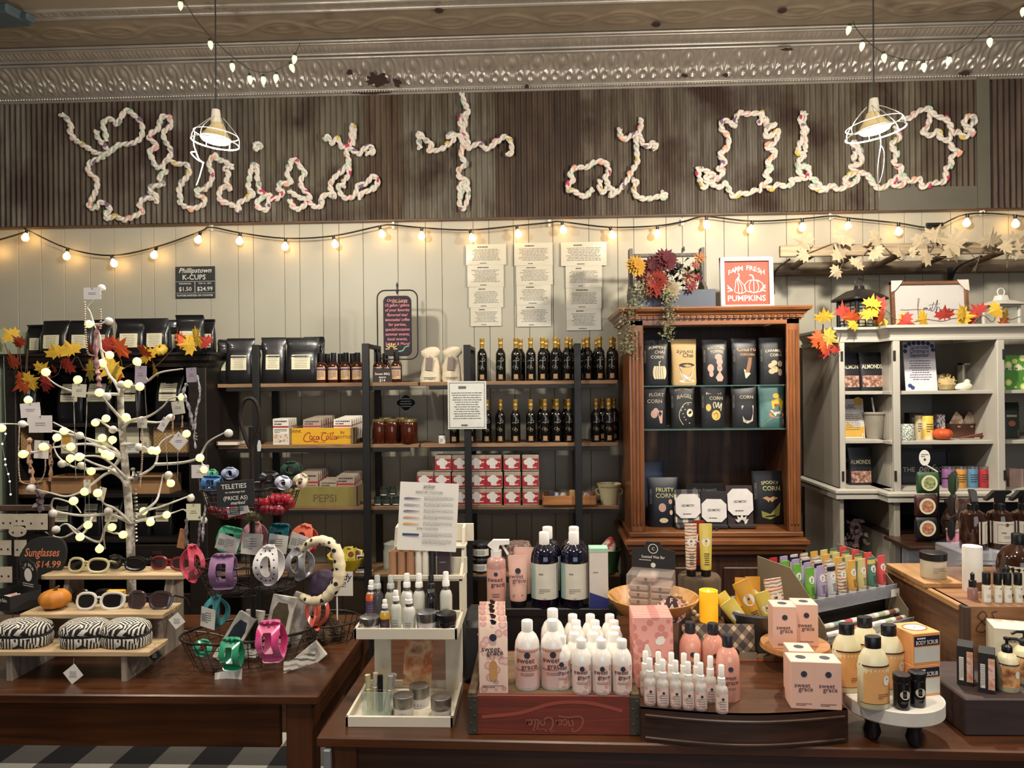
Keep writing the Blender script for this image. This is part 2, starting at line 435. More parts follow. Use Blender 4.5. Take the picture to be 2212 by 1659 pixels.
CZ=c5[1]+.01
bpy.data.objects['ceiling'].location.z=CZ-3.63
band('trim_7',(4.15,CZ-.006),(3.86,CZ-.006),.62,vine,.011,90,34,TIN2)
m=M();m.tube([(-4.9,3.84,CZ-.004),(4.9,3.84,CZ-.004)],.012,10);m.tube([(-4.9,3.76,CZ-.004),(4.9,3.76,CZ-.004)],.012,10);struct('trim_8',m,TIN,smooth=True)
band('trim_9',(3.835,CZ-.004),(3.765,CZ-.004),.07,small,.008,14,8,TIN)
# rust holes on the crown
def blotch(cx,cy,w_,h_,Y,seed):
 r=random.Random(seed);pts=[]
 for k in range(26):
  a=2*PI*k/26;q=r.uniform(.55,1.1);pts.append((math.cos(a)*w_*q/2,math.sin(a)*h_*q/2))
 return[(P(cx+a,cy+b,Y).x,P(cx+a,cy+b,Y).z)for a,b in pts]
m=M()
for cx,cy,w_,h_,Y,sd in((815,172,55,34,4.33,1),(858,178,18,22,4.35,2),(755,156,14,14,4.32,3),(800,199,130,9,4.45,4),(1138,186,10,10,4.42,5),(1480,163,18,9,4.38,7),(1700,106,30,7,4.22,8),(2085,158,30,12,4.38,9),(1568,162,12,9,4.4,10)):
 m.prism(blotch(cx,cy,w_,h_,Y,sd),Y,Y+.006)
o=m.obj('trim_10',mat('rust_patch',(52,30,20),.9,var=.3,ns=40));o['kind']='structure'
for px,py,w_,h_ in((948,24,20,13),(1690,24,26,8),(1418,54,12,7)):
 p=G(px,py,CZ-.02);m=M()
 m.lathe([(0,-.004),(.02,-.003),(.024,.004),(.0,.006)],12,(0,0,0));o=m.obj('rust_spot',mat('rust_patch'),loc=p);tag(o,'small dark rusty plug in the tin ceiling, %s'%('above the cross' if px<1000 else 'near the right pendant cord' if px>1600 else 'between cross and right lamp'),'ceiling plug')
 # corrugated metal sheets
def rust(name,a,b,c,thr,seed):
 m_,nt,bs=newmat(name);L=nt.links.new
 tc=N(nt,'ShaderNodeTexCoord');mp=N(nt,'ShaderNodeMapping');mp.inputs['Scale'].default_value=(9,9,.9);mp.inputs['Location'].default_value=(seed*3.1,0,seed)
 L(tc.outputs['Object'],mp.inputs[0])
 n1=N(nt,'ShaderNodeTexNoise',i_Scale=2.2,i_Detail=7.0,i_Roughness=.65);L(mp.outputs[0],n1.inputs['Vector'])
 n2=N(nt,'ShaderNodeTexNoise',i_Scale=3.0,i_Detail=5.0);L(tc.outputs['Object'],n2.inputs['Vector'])
 r1=N(nt,'ShaderNodeValToRGB');e=r1.color_ramp.elements;e[0].position=thr-.14;e[1].position=thr+.12;e[0].color=lin(b);e[1].color=lin(a)
 L(n1.outputs[0],r1.inputs[0])
 mx=N(nt,'ShaderNodeMix',data_type='RGBA');r2=N(nt,'ShaderNodeValToRGB');r2.color_ramp.elements[0].position=.5;r2.color_ramp.elements[1].position=.68
 L(n2.outputs[0],r2.inputs[0]);L(r2.outputs[0],mx.inputs[0]);L(r1.outputs[0],mx.inputs[6]);mx.inputs[7].default_value=lin(c)
 L(mx.outputs[2],bs.inputs['Base Color']);bs.inputs['Roughness'].default_value=.62;bs.inputs['Metallic'].default_value=.15
 return m_
zb0,zb1=pz(470,4.47),c0[1]+.004
sheets=[(-150,62,(128,120,104),(84,64,48)),(62,300,(104,90,72),(72,48,32)),(300,560,(120,110,94),(84,66,50)),(560,790,(128,118,98),(88,68,48)),(790,868,(112,92,68),(78,50,32)),
(868,1070,(134,126,108),(96,80,60)),(1070,1255,(92,70,52),(62,42,28)),(1255,1465,(124,110,92),(80,60,44)),(1465,1682,(132,122,108),(90,74,58)),
(1682,1990,(128,118,98),(100,84,62)),(1990,2112,(104,88,68),(80,60,42)),(2140,2400,(104,80,62),(66,44,32))]
for i,(a,b,ca,cb)in enumerate(sheets):
 xa,xb=XY(a,3,4.47),XY(b,3,4.47);n=int((xb-xa)/.034*8)
 dz=-(a+b)/2212*.0+rnd.uniform(-.006,.006);yo=-.002 if i%2 else 0
 v,f=grid(n,1,lambda u,q:(xa+(xb-xa)*u,4.465+yo-.0062*math.sin((xa+(xb-xa)*u)/.034*2*PI),(zb0+dz if q<.5 else zb1)))
 m=M();m.fix=False;m.add(v,f);struct('trim_%d'%(11+i),m,rust('rusted_sheet_%d'%i,tuple(int(q_*.80)for q_ in ca),tuple(int(q_*.74)for q_ in cb),(50,30,18),.5,i),smooth=80)
galv=mat('galvanised_sheet',(110,104,90),.5,.3,var=.15,ns=6,bump=.04)
m=M();m.box(((XY(2112,3,4.45)+XY(2140,3,4.45))/2,4.458,(zb0+zb1)/2),(XY(2140,3,4.45)-XY(2112,3,4.45),.008,zb1-zb0));struct('trim_23',m,galv)
x0,x1=XY(1898,2.8,4.45),XY(2112,2.8,4.45)
m=M();m.box(((x0+x1)/2,4.456,pz(428,4.45,2000)),(x1-x0,.003,.135));struct('trim_24',m,galv)
m=M();m.box((0,4.478,zb0-.004),(9.6,.034,.012),.002);struct('trim_25',m,wood('dark_batten',(92,66,44),(60,42,28)))
# ------------------------------------------------------------------ yarn garland letters on the metal
def cp(x0,y0,s,pts):return[(x0+a/s,y0+b/s)for a,b in pts]
A_=lambda p:cp(120,220,5.53,p);B_=lambda p:cp(440,240,5.53,p);X_=lambda p:cp(740,0,2.99,p);D_=lambda p:cp(1180,230,6.91,p);E_=lambda p:cp(1480,210,5.82,p);F2=lambda p:cp(1800,200,5.82,p)
yarn=mat('white_yarn',(226,214,200),.95,var=.12,ns=120,bump=.3)
cols={'mint':(176,206,178),'pink':(226,170,164),'rose':(196,60,92),'purple':(122,96,122),'peach':(232,164,132),'yellow':(206,180,90),'grey':(150,160,150)}
FAB={k:mat('fabric_'+k,c,.9,var=.12,ns=90)for k,c in cols.items()}
def garland(name,label,cat,strokes,seed,width=1.3,group=None):
 r=random.Random(seed);c=strokes[0][0];o0=P(c[0],c[1],4.44);t=TH(name,o0);m=M();m.smooth=True
 for st in strokes:
  pth=smoothpath([P(a,b,4.437)+Vector((0,r.uniform(-.006,.006),0))-o0 for a,b in st],7)
  ln=0;a_,b_=[],[];prev=pth[0];nxt=r.uniform(.03,.08)
  for i,p in enumerate(pth):
   ln+=(p-prev).length;prev=p
   d=(pth[min(i+1,len(pth)-1)]-pth[max(i-1,0)]);d=d.normalized()if d.length>0 else Vector((1,0,0));sd=Vector((-d.z,0,d.x));ph=ln/.085*2*PI
   a_.append(p+(sd*math.cos(ph)+Vector((0,1,0))*math.sin(ph))*.0065*width);b_.append(p-(sd*math.cos(ph)+Vector((0,1,0))*math.sin(ph))*.0065*width)
   if ln>nxt and 2<i<len(pth)-4:
    nxt=ln+r.uniform(.05,.13);k=r.choice(['mint','mint','pink','rose','purple','peach','yellow','grey'])
    fm=M();L_=r.uniform(.02,.042);q0=p-d*L_*.5+sd*r.uniform(-.012,.012);pts=[q0+d*L_*u+Vector((0,-.006,0))for u in(0,.33,.66,1)]
    fm.tube(pts,[.010,.0145,.0145,.010],8,flat=.6);fm.obj('fabric_strip',FAB[k],t,smooth=True,label=k+' fabric strip')
  for q in(a_,b_):m.tube(q,[.0075*width*r.uniform(.8,1.25)for _ in q],6)
 m.obj('yarn',yarn,t,smooth=True);return tag(t,label,cat,group)
garland('yarn_word','white yarn garland spelling Christ in script, left of the cross','wall sign',[
A_([(68,150),(130,200),(190,300),(170,350),(210,430),(300,500),(400,560),(500,620),(650,625)]),
A_([(650,600),(560,500),(490,400),(490,340)]),A_([(600,470),(600,380),(570,280),(610,210),(690,220),(730,265),(790,180),(840,100),(920,150),(1010,240),(1030,350),(1000,440),(900,500),(760,520),(650,600)]),
A_([(570,650),(470,700),(400,740),(390,840),(480,920),(495,1020),(450,1120),(410,1200),(400,1260),(480,1270),(540,1200),(650,1280),(600,1350),(620,1400),(700,1370),(820,1410),(950,1370),(1030,1310),(1000,1240),(1050,1165),(1150,1150),(1210,1190),(1200,1120),(1130,1080),(1150,1020),(1280,990),(1235,930),(1270,870),(1340,820)]),
A_([(1300,780),(1200,780),(1160,700),(1120,590),(1210,520),(1120,440),(1150,380),(1225,330),(1240,230),(1280,180),(1350,190),(1380,280),(1290,370),(1310,470),(1370,560),(1380,630),(1320,690),(1280,770)]),
A_([(1340,690),(1450,740),(1560,750),(1600,830),(1570,900),(1500,980),(1470,1080),(1500,1160),(1480,1200),(1540,1250),(1640,1275),(1760,1230),(1780,1160),(1700,1120),(1690,1060),(1780,1040),(1850,960),(1870,860),(1835,770),(1850,690),(1910,630),(1930,690),(2010,710),(2120,780)]),
B_([(340,660),(250,690),(300,760),(270,850),(330,940),(250,900),(190,970),(190,1050),(280,1100),(370,1140),(420,1190),(410,1100),(500,1060),(600,990),(530,930),(550,820),(580,680),(630,650),(640,780),(660,900),(690,990),(800,1010),(700,1030),(640,1100),(680,1170),(760,1170),(780,1060),(880,1040),(950,960),(890,930),(920,860),(1040,860),(1000,750),(1035,670),(1050,590),(1100,580),(1150,660),(1210,740),(1170,810),(1165,900),(1240,990),(1270,1050),(1180,1050),(1020,955)]),
B_([(1030,1060),(1060,1140),(1120,1170),(1210,1120),(1240,1080),(1340,1150),(1420,1110),(1400,1040),(1490,990),(1560,1030),(1530,950),(1510,890),(1560,800),(1660,710),(1730,600),(1700,480),(1740,430),(1760,300),(1775,160),(1800,240),(1775,400)]),
B_([(1440,340),(1480,300),(1530,380),(1600,340),(1650,430),(1740,440),(1850,510),(1920,450),(2000,430),(2030,490),(1940,510)]),
B_([(1735,620),(1730,760),(1670,850)]),B_([(1690,890),(1620,890),(1630,980),(1700,1040),(1800,1010),(1850,880),(1940,870),(2010,780),(2080,830),(2030,930),(1900,980),(1850,1050)])],3)
garland('yarn_dot','small white yarn ball dotting the i beside the left lamp','wall sign',[B_([(600,410),(640,390),(680,420),(640,455),(605,425)])],4)
garland('yarn_cross','white yarn garland in the shape of a cross, centre of the metal wall','wall sign',[
X_([(770,600),(785,660),(812,720),(775,745),(760,800),(800,880),(812,940)]),X_([(795,750),(790,800),(770,860)]),
X_([(500,960),(492,900),(495,855),(530,900),(575,930),(560,975),(640,960),(720,900),(680,880),(750,875),(775,905),(810,955),(880,925),(930,960),(1000,915),(1050,880),(1085,915),(1092,980),(1055,1000)]),
X_([(770,900),(775,960),(765,1010),(795,1060),(750,1100),(760,1150),(810,1170),(770,1240),(755,1320),(785,1345),(812,1250),(790,1190),(755,1200),(765,1290)])],5)
garland('yarn_word','white yarn garland spelling the word at, right of the cross','wall sign',[
D_([(700,1230),(640,1290),(590,1350),(500,1320),(390,1260),(320,1240),(345,1150),(400,1100),(355,1020),(400,940),(500,910),(600,910),(690,840),(850,820),(915,900),(930,1000),(880,1060),(920,1160),(960,1220)]),
D_([(800,1100),(800,1240),(850,1280),(900,1220),(1000,1250),(950,1330),(1060,1270),(1150,1180),(1220,1080),(1250,1010),(1320,900),(1360,800),(1350,680),(1340,540),(1350,430),(1400,340),(1420,220),(1385,200)]),
D_([(1100,330),(1100,420),(1180,480),(1300,420),(1400,450),(1440,560),(1540,600),(1580,540),(1640,580),(1590,650)]),
D_([(1280,1100),(1350,1120),(1310,1200),(1320,1300),(1400,1370),(1550,1370),(1680,1340),(1730,1330)]),D_([(1720,1290),(1780,1310),(1750,1370),(1720,1320)])],6)
garland('yarn_word','white yarn garland spelling a word starting with A behind the right lamp','wall sign',[
E_([(160,880),(170,970),(220,1130),(290,1110)]),E_([(200,900),(280,940),(360,980),(250,1010),(290,1070),(430,1130),(500,1080),(560,1190),(600,1240),(700,1210),(800,1210),(890,1150)]),
E_([(330,1070),(470,960),(420,900),(500,810),(430,720),(530,640),(540,500),(450,380),(480,290),(560,310),(630,370),(620,300),(680,195),(760,215),(850,200),(960,220),(930,330),(1010,260),(1030,360),(1130,340),(1010,420),(1040,500),(1165,430),(1130,570),(1030,630),(1140,700),(1030,830),(1090,900),(1000,960),(1060,1040),(980,1090),(920,1190)]),
E_([(1000,1110),(1080,1150),(1170,1090),(1250,1120),(1360,1080),(1340,1030),(1450,1040)]),E_([(1480,190),(1440,300),(1490,350),(1520,440),(1450,560),(1420,680),(1500,740),(1430,800),(1420,930),(1510,1030),(1560,950),(1530,870),(1450,880)]),E_([(1520,190),(1490,300),(1480,420),(1510,560),(1500,700)]),
E_([(1560,1010),(1640,1040),(1700,1120),(1780,1160),(1690,1170),(1560,1110)]),E_([(1740,1170),(1850,1110),(1920,1160),(2040,1110),(2000,1040),(2110,960),(2180,960),(2150,1060),(2050,1110)]),
F2([(260,600),(320,720),(350,880),(230,920),(270,990),(420,1020),(460,1090),(560,1190),(640,1190),(750,1100),(830,1080),(900,1110),(850,1170),(760,1160),(800,1060),(880,1060),(970,1120),(1080,1080),(1120,1190),(1250,1140),(1370,1130),(1420,1060),(1410,960),(1480,900),(1480,820),(1560,750),(1490,700),(1480,620)]),
F2([(240,640),(270,740),(250,860)]),F2([(780,420),(830,560),(730,650),(790,760),(760,870),(800,930),(860,930),(830,1040)]),
F2([(860,320),(970,320),(1070,230),(1200,210),(1210,300),(1180,440),(1120,480),(1210,540),(1300,490),(1340,560),(1430,600),(1480,520),(1480,420),(1430,340),(1290,290),(1210,210)]),
F2([(1500,520),(1570,490),(1650,560),(1740,480),(1640,400),(1690,300),(1790,320),(1740,410),(1660,480)])],8)
# ------------------------------------------------------------------ pendant lamps (their own light comes from the bulb)
def pendant(px,py,Y,rpx,tilt,label,power,lcol,ecol):
 o0=P(px,py,Y);R=rpx*S(Y);t=TH('pendant_lamp',o0)
 wm=mat('cage_paint',(200,196,180),.4,.2)
 m=M();m.tube([(0,0,.085),(.002,0,.5),(0,0,CZ-o0.z)],.0028,6);m.obj('cord',BLK,t)
 ht=M();ht.lathe([(.0,.105),(.016,.1),(.018,.085),(.02,.06),(.022,.045)],16);ht.obj('socket',mat('porcelain_socket',(220,212,190),.4),t,smooth=True)
 Tm=Matrix.Rotation(tilt,4,'Y')
 b=M();b.lathe([(.022,.045),(.028,.03),(.05,.0),(.062,-.018)],24,xf=Tm);b.obj('bulb_housing',mat('bulb_housing_paint',(212,190,140),.4),t,smooth=True)
 g=M();g.lathe([(.061,-.019),(.052,-.03),(.03,-.037),(0,-.039)],24,xf=Tm);g.obj('bulb',mat('bulb_glow_'+lcol[0],(255,240,200),.3,emit=ecol,es=34),t,smooth=True)
 k=M();k.tube([(R*math.cos(a*PI/18),R*math.sin(a*PI/18),-.035)for a in range(36)],.0028,6,True,xf=Tm)
 k.tube([(R*.93*math.cos(a*PI/18),R*.93*math.sin(a*PI/18),0.0)for a in range(36)],.0018,6,True,xf=Tm)
 for i in range(6):
  a=i*PI/3+.3;c,s_=math.cos(a),math.sin(a);k.tube(smoothpath([(.02*c,.02*s_,.07),(R*.5*c,R*.5*s_,.045),(R*.93*c,R*.93*s_,0),(R*c,R*s_,-.035)],4),.0016,5,xf=Tm)
 k.obj('cage',wm,t,smooth=True)
 l=lamp('pendant_bulb_light','POINT',o0+Vector((0,0,-.06)),power*1.9,(1,.92,.78)if lcol=='warm' else(1,.94,.82),.045);l.parent=t;l.location=(0,0,-.065)
 tag(t,label,'pendant lamp');return t
p1=pendant(467,290,3.0,50,.12,'caged pendant lamp with tied string, glowing over the word Christ',34,'cool',(255,246,214))
m=M();o0=P(467,290,3.0)
def rel(pts,Y,o):return[P(a,b,Y)-o for a,b in pts]
m.tube(smoothpath(rel([(421,285),(418,310),(424,330),(430,345),(438,352),(434,370),(428,390),(424,400)],3.0,o0),4),.0022,5);m.tube(smoothpath(rel([(420,328),(412,330),(426,345),(440,352)],3.0,o0),3),.003,5);m.obj('tie_string',mat('white_string',(235,232,222),.8),p1,smooth=True)
p2=pendant(1888,268,3.0,60,-.16,'brighter caged pendant lamp with pull chain, right side',60,'warm',(255,240,190));o0=P(1888,268,3.0)
m=M();m.tube(smoothpath(rel([(1900,288),(1903,310),(1898,345),(1896,370),(1897,400),(1900,428)],3.0,o0),4),.0016,5);m.tube(smoothpath(rel([(1904,315),(1910,330),(1908,365),(1900,395)],3.0,o0),4),.0014,5);m.obj('pull_chain',STEEL,p2)
# ------------------------------------------------------------------ warm bulbs strung along the wall
BUL=[(-20,540),(58,512),(146,552),(241,568),(338,550),(433,517),(519,519),(617,531),(720,526),(820,505),(911,508),(1015,513),(1116,504),(1214,495),(1318,507),(1420,504),(1526,484),(1625,494),(1733,489),(1833,487),(1941,498),(2090,479),(2193,481),(2290,500)]
YS=4.43;o0=P(1106,490,YS);t=TH('string_light',o0)
cordpx=[]
HK={1:(55,500),5:(455,490),9:(848,485),12:(1187,480),15:(1475,478),18:(1796,466),20:(2015,490)}
for i,(a,b)in enumerate(BUL):
 cordpx.append((a-2,b-17))
 if i in HK:cordpx.append(HK[i])
cordpx=sorted(cordpx)
m=M();m.tube(smoothpath(rel(cordpx,YS,o0),5),.0026,5);m.tube(smoothpath([q+Vector((0,.004,-.004))for q in rel(cordpx,YS,o0)],5),.0022,5);m.obj('cord',BLK,t,smooth=True)
bm_=mat('warm_bulb',(255,220,160),.2,emit=(255,196,112),es=16);so=None
for i,(a,b)in enumerate(BUL):
 p=P(a,b-15,YS)-o0;lean=rnd.uniform(-.35,.35);xf=Matrix.Translation(p)@Matrix.Rotation(lean,4,'Y')
 if so is None:
  s_=M();s_.lathe([(0,.008),(.009,.006),(.0095,-.016),(.008,-.019),(0,-.019)],12);so=s_.obj('socket',BLKP,t,smooth=True)
  g=M();g.lathe([(.006,-.018),(.009,-.026),(.019,-.040),(.021,-.050),(.017,-.062),(.008,-.069),(0,-.07)],16);go=g.obj('bulb',bm_,t,smooth=True);s1,g1=so,go
 else:
  s1,g1=so.copy(),go.copy();C.objects.link(s1);C.objects.link(g1)
 s1.location=p;g1.location=p;s1.rotation_euler=g1.rotation_euler=(0,lean,0)
pl=M();q=P(2019,485,YS)-o0;pl.box(q,(.1,.016,.02),.005);pl.obj('plug',BLKP,t)
tag(t,'string of warm round bulbs on black cord along the plank wall','string lights')
for k,(a,b)in enumerate(list(HK.values())[:6]+[(2123,457)]):
 m=M();m.tube([(0,.02,.004),(0,-.012,.004),(0,-.02,-.008),(0,-.012,-.018)],.003,6);m.box((0,.02,0),(.014,.004,.04),.001)
 o=m.obj('cord_hook',WPL,loc=P(a,b,4.46));tag(o,'small white wall hook holding the bulb cord, %s'%ordn(k,7),'hook','hooks for the bulb cord')
 # ceiling strings with pointed bulbs
def cstring(cord,bul,Y,label):
 o0=P(cord[0][0],cord[0][1],Y);t=TH('string_light',o0);m=M();m.tube(smoothpath(rel(cord,Y,o0),5),.002,5);m.obj('cord',mat('green_cord',(34,38,28),.5),t,smooth=True)
 gm=mat('faceted_bulb',(214,220,150),.25,emit=(236,238,150),es=1.5)
 for i,(a,b,an)in enumerate(bul):
  q=P(a,b,Y)-o0;an=math.radians(an)
  g=M();g.lathe([(0,.018),(.009,.016),(.0125,.008),(.012,-.002),(.007,-.016),(0,-.026)],10);g.obj('bulb',gm,t,loc=q,rot=(0,an,0),smooth=30)
  s_=M();s_.lathe([(.007,.016),(.0075,.03),(0,.031)],10);s_.obj('socket',mat('green_cord'),t,loc=q,rot=(0,an,0))
 return tag(t,label,'string lights')
cstring([(372,-15),(395,0),(425,45),(460,85),(505,125),(540,150),(570,156),(600,150),(632,128),(648,92)],[(390,12,0),(455,97,-8),(502,145,-5),(540,172,-6),(569,174,0),(596,169,5),(631,147,-20),(636,128,10)],3.55,'string of pale pointed bulbs swagged under the ceiling, left')
cstring([(1843,45),(1850,62),(1875,90),(1910,115),(1950,127),(2000,130),(2050,118),(2110,80),(2160,40),(2225,5)],[(1833,65,15),(1862,100,10),(1910,125,-5),(1946,142,3),(1996,145,-3),(2049,132,12),(2138,91,-4),(2210,25,10)],3.55,'string of pale pointed bulbs swagged under the ceiling, right')
p=G(-30,50,CZ-.1);m=M();m.box((0,0,0),(.42,.16,.05),.01);m.box((.23,.02,-.01),(.05,.05,.04),.01)
o=m.obj('ceiling_fan_blade',mat('blue_grey_metal',(70,84,90),.4,.2),loc=p+Vector((.02,0,.03)),rot=(.0,.08,-.25));tag(o,'blue-grey ceiling vent end at the upper left corner','vent')
o.name='ceiling_vent'
# ================================================================== furniture
WALNUT=wood('table_walnut',(84,48,25),(46,23,10),.32,5,'X',coat=.3)
WALY=wood('table_walnut_end',(80,46,24),(48,25,12),.35,5,'Y',coat=.2)
WALZ=wood('table_walnut_leg',(88,50,27),(52,28,14),.4,6,'Z')
DKW=wood('dark_wood',(66,42,30),(34,20,15),.35,6,'X',coat=.2)
SHW=wood('shelf_board',(150,116,84),(96,70,48),.6,9,'X')
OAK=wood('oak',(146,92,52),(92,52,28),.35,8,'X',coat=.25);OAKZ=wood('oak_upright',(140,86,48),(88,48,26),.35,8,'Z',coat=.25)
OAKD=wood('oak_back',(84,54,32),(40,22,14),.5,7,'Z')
DRIFT=wood('driftwood',(196,170,130),(140,118,92),.75,8,'X',bump=.3);DRIFTG=wood('driftwood_grey',(150,138,124),(106,96,86),.8,8,'Z',bump=.3)
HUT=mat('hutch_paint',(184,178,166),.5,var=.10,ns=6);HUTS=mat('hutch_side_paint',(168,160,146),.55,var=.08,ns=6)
TZ=.75
# left table
t=TH('display_table',(0,0,TZ))
LTx1=XY(690,TZ,2.17);LTy0,LTy1=2.16,2.93
m=M();m.box(((LTx1-3.2)/2,(LTy0+LTy1)/2,-.014),(LTx1+3.2,LTy1-LTy0,.028),.004);m.obj('tabletop',WALNUT,t)
m=M();m.box(((LTx1-3.2)/2-.03,LTy0+.05,-.1),(LTx1+3.2-.2,.022,.145),.002);m.obj('apron',WALNUT,t)
m=M();m.box((LTx1-.05,(LTy0+LTy1)/2,-.1),(.022,LTy1-LTy0-.1,.145),.002);m.obj('side_apron',WALY,t)
for lx,ly in((LTx1-.065,LTy0+.06),(LTx1-.065,LTy1-.06),(-2.9,LTy0+.06)):
 m=M();m.box((lx,ly,-.389),(.082,.075,.722),.004);m.obj('leg',WALZ,t)
tag(t,'brown wooden table on the left holding sunglasses rack and wire baskets','table')
# right table (its front edge runs a little towards the viewer at the right)
a,b=G(683,1592,TZ),G(2230,1624,TZ);ang=math.atan2(b.y-a.y,b.x-a.x)
t=TH('display_table',a,ang);LN=(b-a).length+.3
m=M();m.box((LN/2,.52,-.014),(LN,1.04,.028),.004);m.obj('tabletop',WALNUT,t)
m=M();m.box((LN/2,.045,-.12),(LN-.1,.022,.18),.002);m.obj('apron',DKW,t)
m=M();m.box((.045,.5,-.12),(.022,.9,.18),.002);m.obj('side_apron',DKW,t)
for lx,ly in((.06,.06),(.06,.98)):
 m=M();m.box((lx,ly,-.389),(.08,.08,.722),.004);m.obj('leg',WALZ,t)
m=M();m.box((.03,-.0,-.38),(.018,.02,.7),.002);m.obj('trim_strip',mat('pale_metal',(150,158,160),.4,.5),t)
tag(t,'brown wooden table on the right holding lotions and boxes','table')
# checked rug on the floor under the left table
m=M();v,f=grid(12,6,lambda u,q:(-2.9+2.3*u,2.0-.2626+1.5*q,.008+.002*math.sin(u*9)*math.sin(q*7)));m.add(v,f)
o=m.obj('checked_rug',patmat('buffalo_check','check',[(190,186,176),(92,88,84),(26,25,26)],2.9),smooth=True,loc=(0,.2626,0));tag(o,'black and white buffalo check rug on the floor below the left table','rug')
# ladder shelf units
def unit(label,xs,xl,xr,name='metal_shelf_unit'):
 """xs: photo columns of the front posts, xl/xr: columns of the board ends"""
 t=TH(name,(0,0,0));YF,YB=4.10,4.40
 tops=pz(742,YF,xs[1])
 for xp in xs:
  x=XY(xp,1.6,YF)
  for yy in(YF,YB):
   m=M();m.box((x,yy,tops/2),(.038,.03,tops),.002);m.obj('post',BLK,t)
  m=M();m.box((x,(YF+YB)/2,tops-.012),(.036,YB-YF,.022),.002);m.obj('top_rail',BLK,t)
  m=M()
  for zz in SHZ:m.box((x,(YF+YB)/2,zz-.034),(.03,YB-YF-.03,.02),.002)
  m.obj('shelf_brackets',BLK,t)
 a,b=max(XY(xl,1.6,YF),XY(446,1.6,4.0)+.008),min(XY(xr,1.6,YF),XY(1359,1.6,3.9)-.036)
 for zz in SHZ:
  m=M();m.box(((a+b)/2,(YF+YB)/2+.005,zz-.011),(b-a,.27,.022),.003);m.obj('shelf_board',SHW,t)
  m=M();m.box(((a+b)/2,YF+.03,zz-.033),(b-a-.1,.02,.02),.001);m.obj('shelf_rail',BLK,t)
 return tag(t,label,'shelf')
YSH=4.16
SHZ=[pz(823,4.10,1100),pz(958,4.10,1100),pz(1094,4.10,1100),pz(1240,4.10,1100),.3]
unit('black metal ladder shelf with coffee bags and sauce, left of the pair',(554,791),462,902)
unit('black metal ladder shelf with dark oil bottles, right of the pair',(1010,1248),906,1356)
# oak cabinet
CF,CB=3.90,4.44
cx0,cx1=XY(1359,1.6,CF),XY(1726,1.6,CF);cw=cx1-cx0;cx=(cx0+cx1)/2
ztop=pz(690,CF,1540);zb=pz(1148,CF,1540);ix0,ix1=XY(1390,1.6,CF),XY(1698,1.6,CF)
t=TH('oak_cabinet',(0,0,0));D_C=CB-CF
m=M();m.box((cx0+.012,(CF+CB)/2,(zb+ztop)/2),(.024,D_C,ztop-zb),.003);m.obj('side_panel',OAKZ,t)
m=M();m.box((cx1-.012,(CF+CB)/2,(zb+ztop)/2),(.024,D_C,ztop-zb),.003);m.obj('side_panel',OAKZ,t)
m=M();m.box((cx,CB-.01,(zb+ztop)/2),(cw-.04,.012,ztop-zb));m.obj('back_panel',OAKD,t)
for a,b in((cx0,ix0),(ix1,cx1)):
 m=M();m.box(((a+b)/2,CF-.005,(zb+ztop)/2),(b-a,.022,ztop-zb),.003)
 for k in range(3):m.tube([(a+(b-a)*(.25+.25*k),CF-.017,zb+.04),(a+(b-a)*(.25+.25*k),CF-.017,ztop-.06)],.006,8)
 m.obj('fluted_post',OAKZ,t,smooth=True)
m=M();m.box((cx,CF-.004,ztop-.005),(cw,.024,.05),.003);m.obj('top_rail',OAK,t)
prof=[(0,0),(-.012,0),(-.012,.012),(-.022,.016),(-.022,.038),(-.03,.042),(-.034,.055),(-.05,.068),(-.056,.085),(-.056,.095),(0,.095)]
zc=pz(693,CF,1540);zt=pz(664,CF,1540);kk=(zt-zc)/.095
m=M()
def cornice(m,x0,x1,yf,yb,z0,prof,k=1):
 """moulding round the front and both sides"""
 for(a,za),(b,zb_)in zip(prof[:-1],prof[1:]):
  v=[]
  for o_,z in((a,za),(b,zb_)):v+=[(x0+o_,yb,z0+z*k),(x0+o_,yf+o_,z0+z*k),(x1-o_,yf+o_,z0+z*k),(x1-o_,yb,z0+z*k)]
  m.add(v,[(0,1,5,4),(1,2,6,5),(2,3,7,6)])
 o_,z=prof[-2];m.add([(x0+o_,yb,z0+z*k),(x0+o_,yf+o_,z0+z*k),(x1-o_,yf+o_,z0+z*k),(x1-o_,yb,z0+z*k)],[(0,1,2,3)])
cornice(m,cx0,cx1,CF,CB,zc,prof,kk);m.obj('cornice',OAK,t)
m=M();n=28
for k in range(n):
 x=cx0-.005+(cw+.01)*(k+.5)/n
 for z in(.019,.031):m.box((x,CF-.027,zc+z*kk),(cw/n*.66,.012,.0085*kk),.001)
m.obj('dentil_row',OAK,t)
m=M();m.box((cx,(CF+CB)/2-.01,zb-.013),(cw+.02,D_C+.02,.026),.004);m.obj('base_shelf',OAK,t)
z2=pz(1196,CF,1540)
m=M();cornice(m,cx0+.0,cx1-.0,CF-.01,CB,z2,[(0,0),(-.006,.0),(-.008,.02),(-.02,.028),(-.022,.05),(-.034,.056),(-.034,.075),(-.02,.08),(-.02,.09)],(zb-.026-z2)/.09);m.obj('waist_moulding',OAK,t)
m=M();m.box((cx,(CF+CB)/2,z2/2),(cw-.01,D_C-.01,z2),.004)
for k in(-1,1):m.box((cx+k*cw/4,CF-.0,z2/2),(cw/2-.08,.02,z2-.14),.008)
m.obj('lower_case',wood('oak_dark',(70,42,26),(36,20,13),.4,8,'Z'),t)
gz1,gz2=pz(832,CF+.04,1540),pz(926,CF+.04,1540)
for gz in(gz1,gz2):
 m=M();m.box(((ix0+ix1)/2,CF+.2,gz-.003),(cx1-cx0-.06,.36,.006));m.obj('glass_shelf',clear('shelf_glass',(150,190,180),.22),t)
tag(t,'oak cabinet with dentil cornice displaying popcorn bags','cabinet')
CABTOP=zt
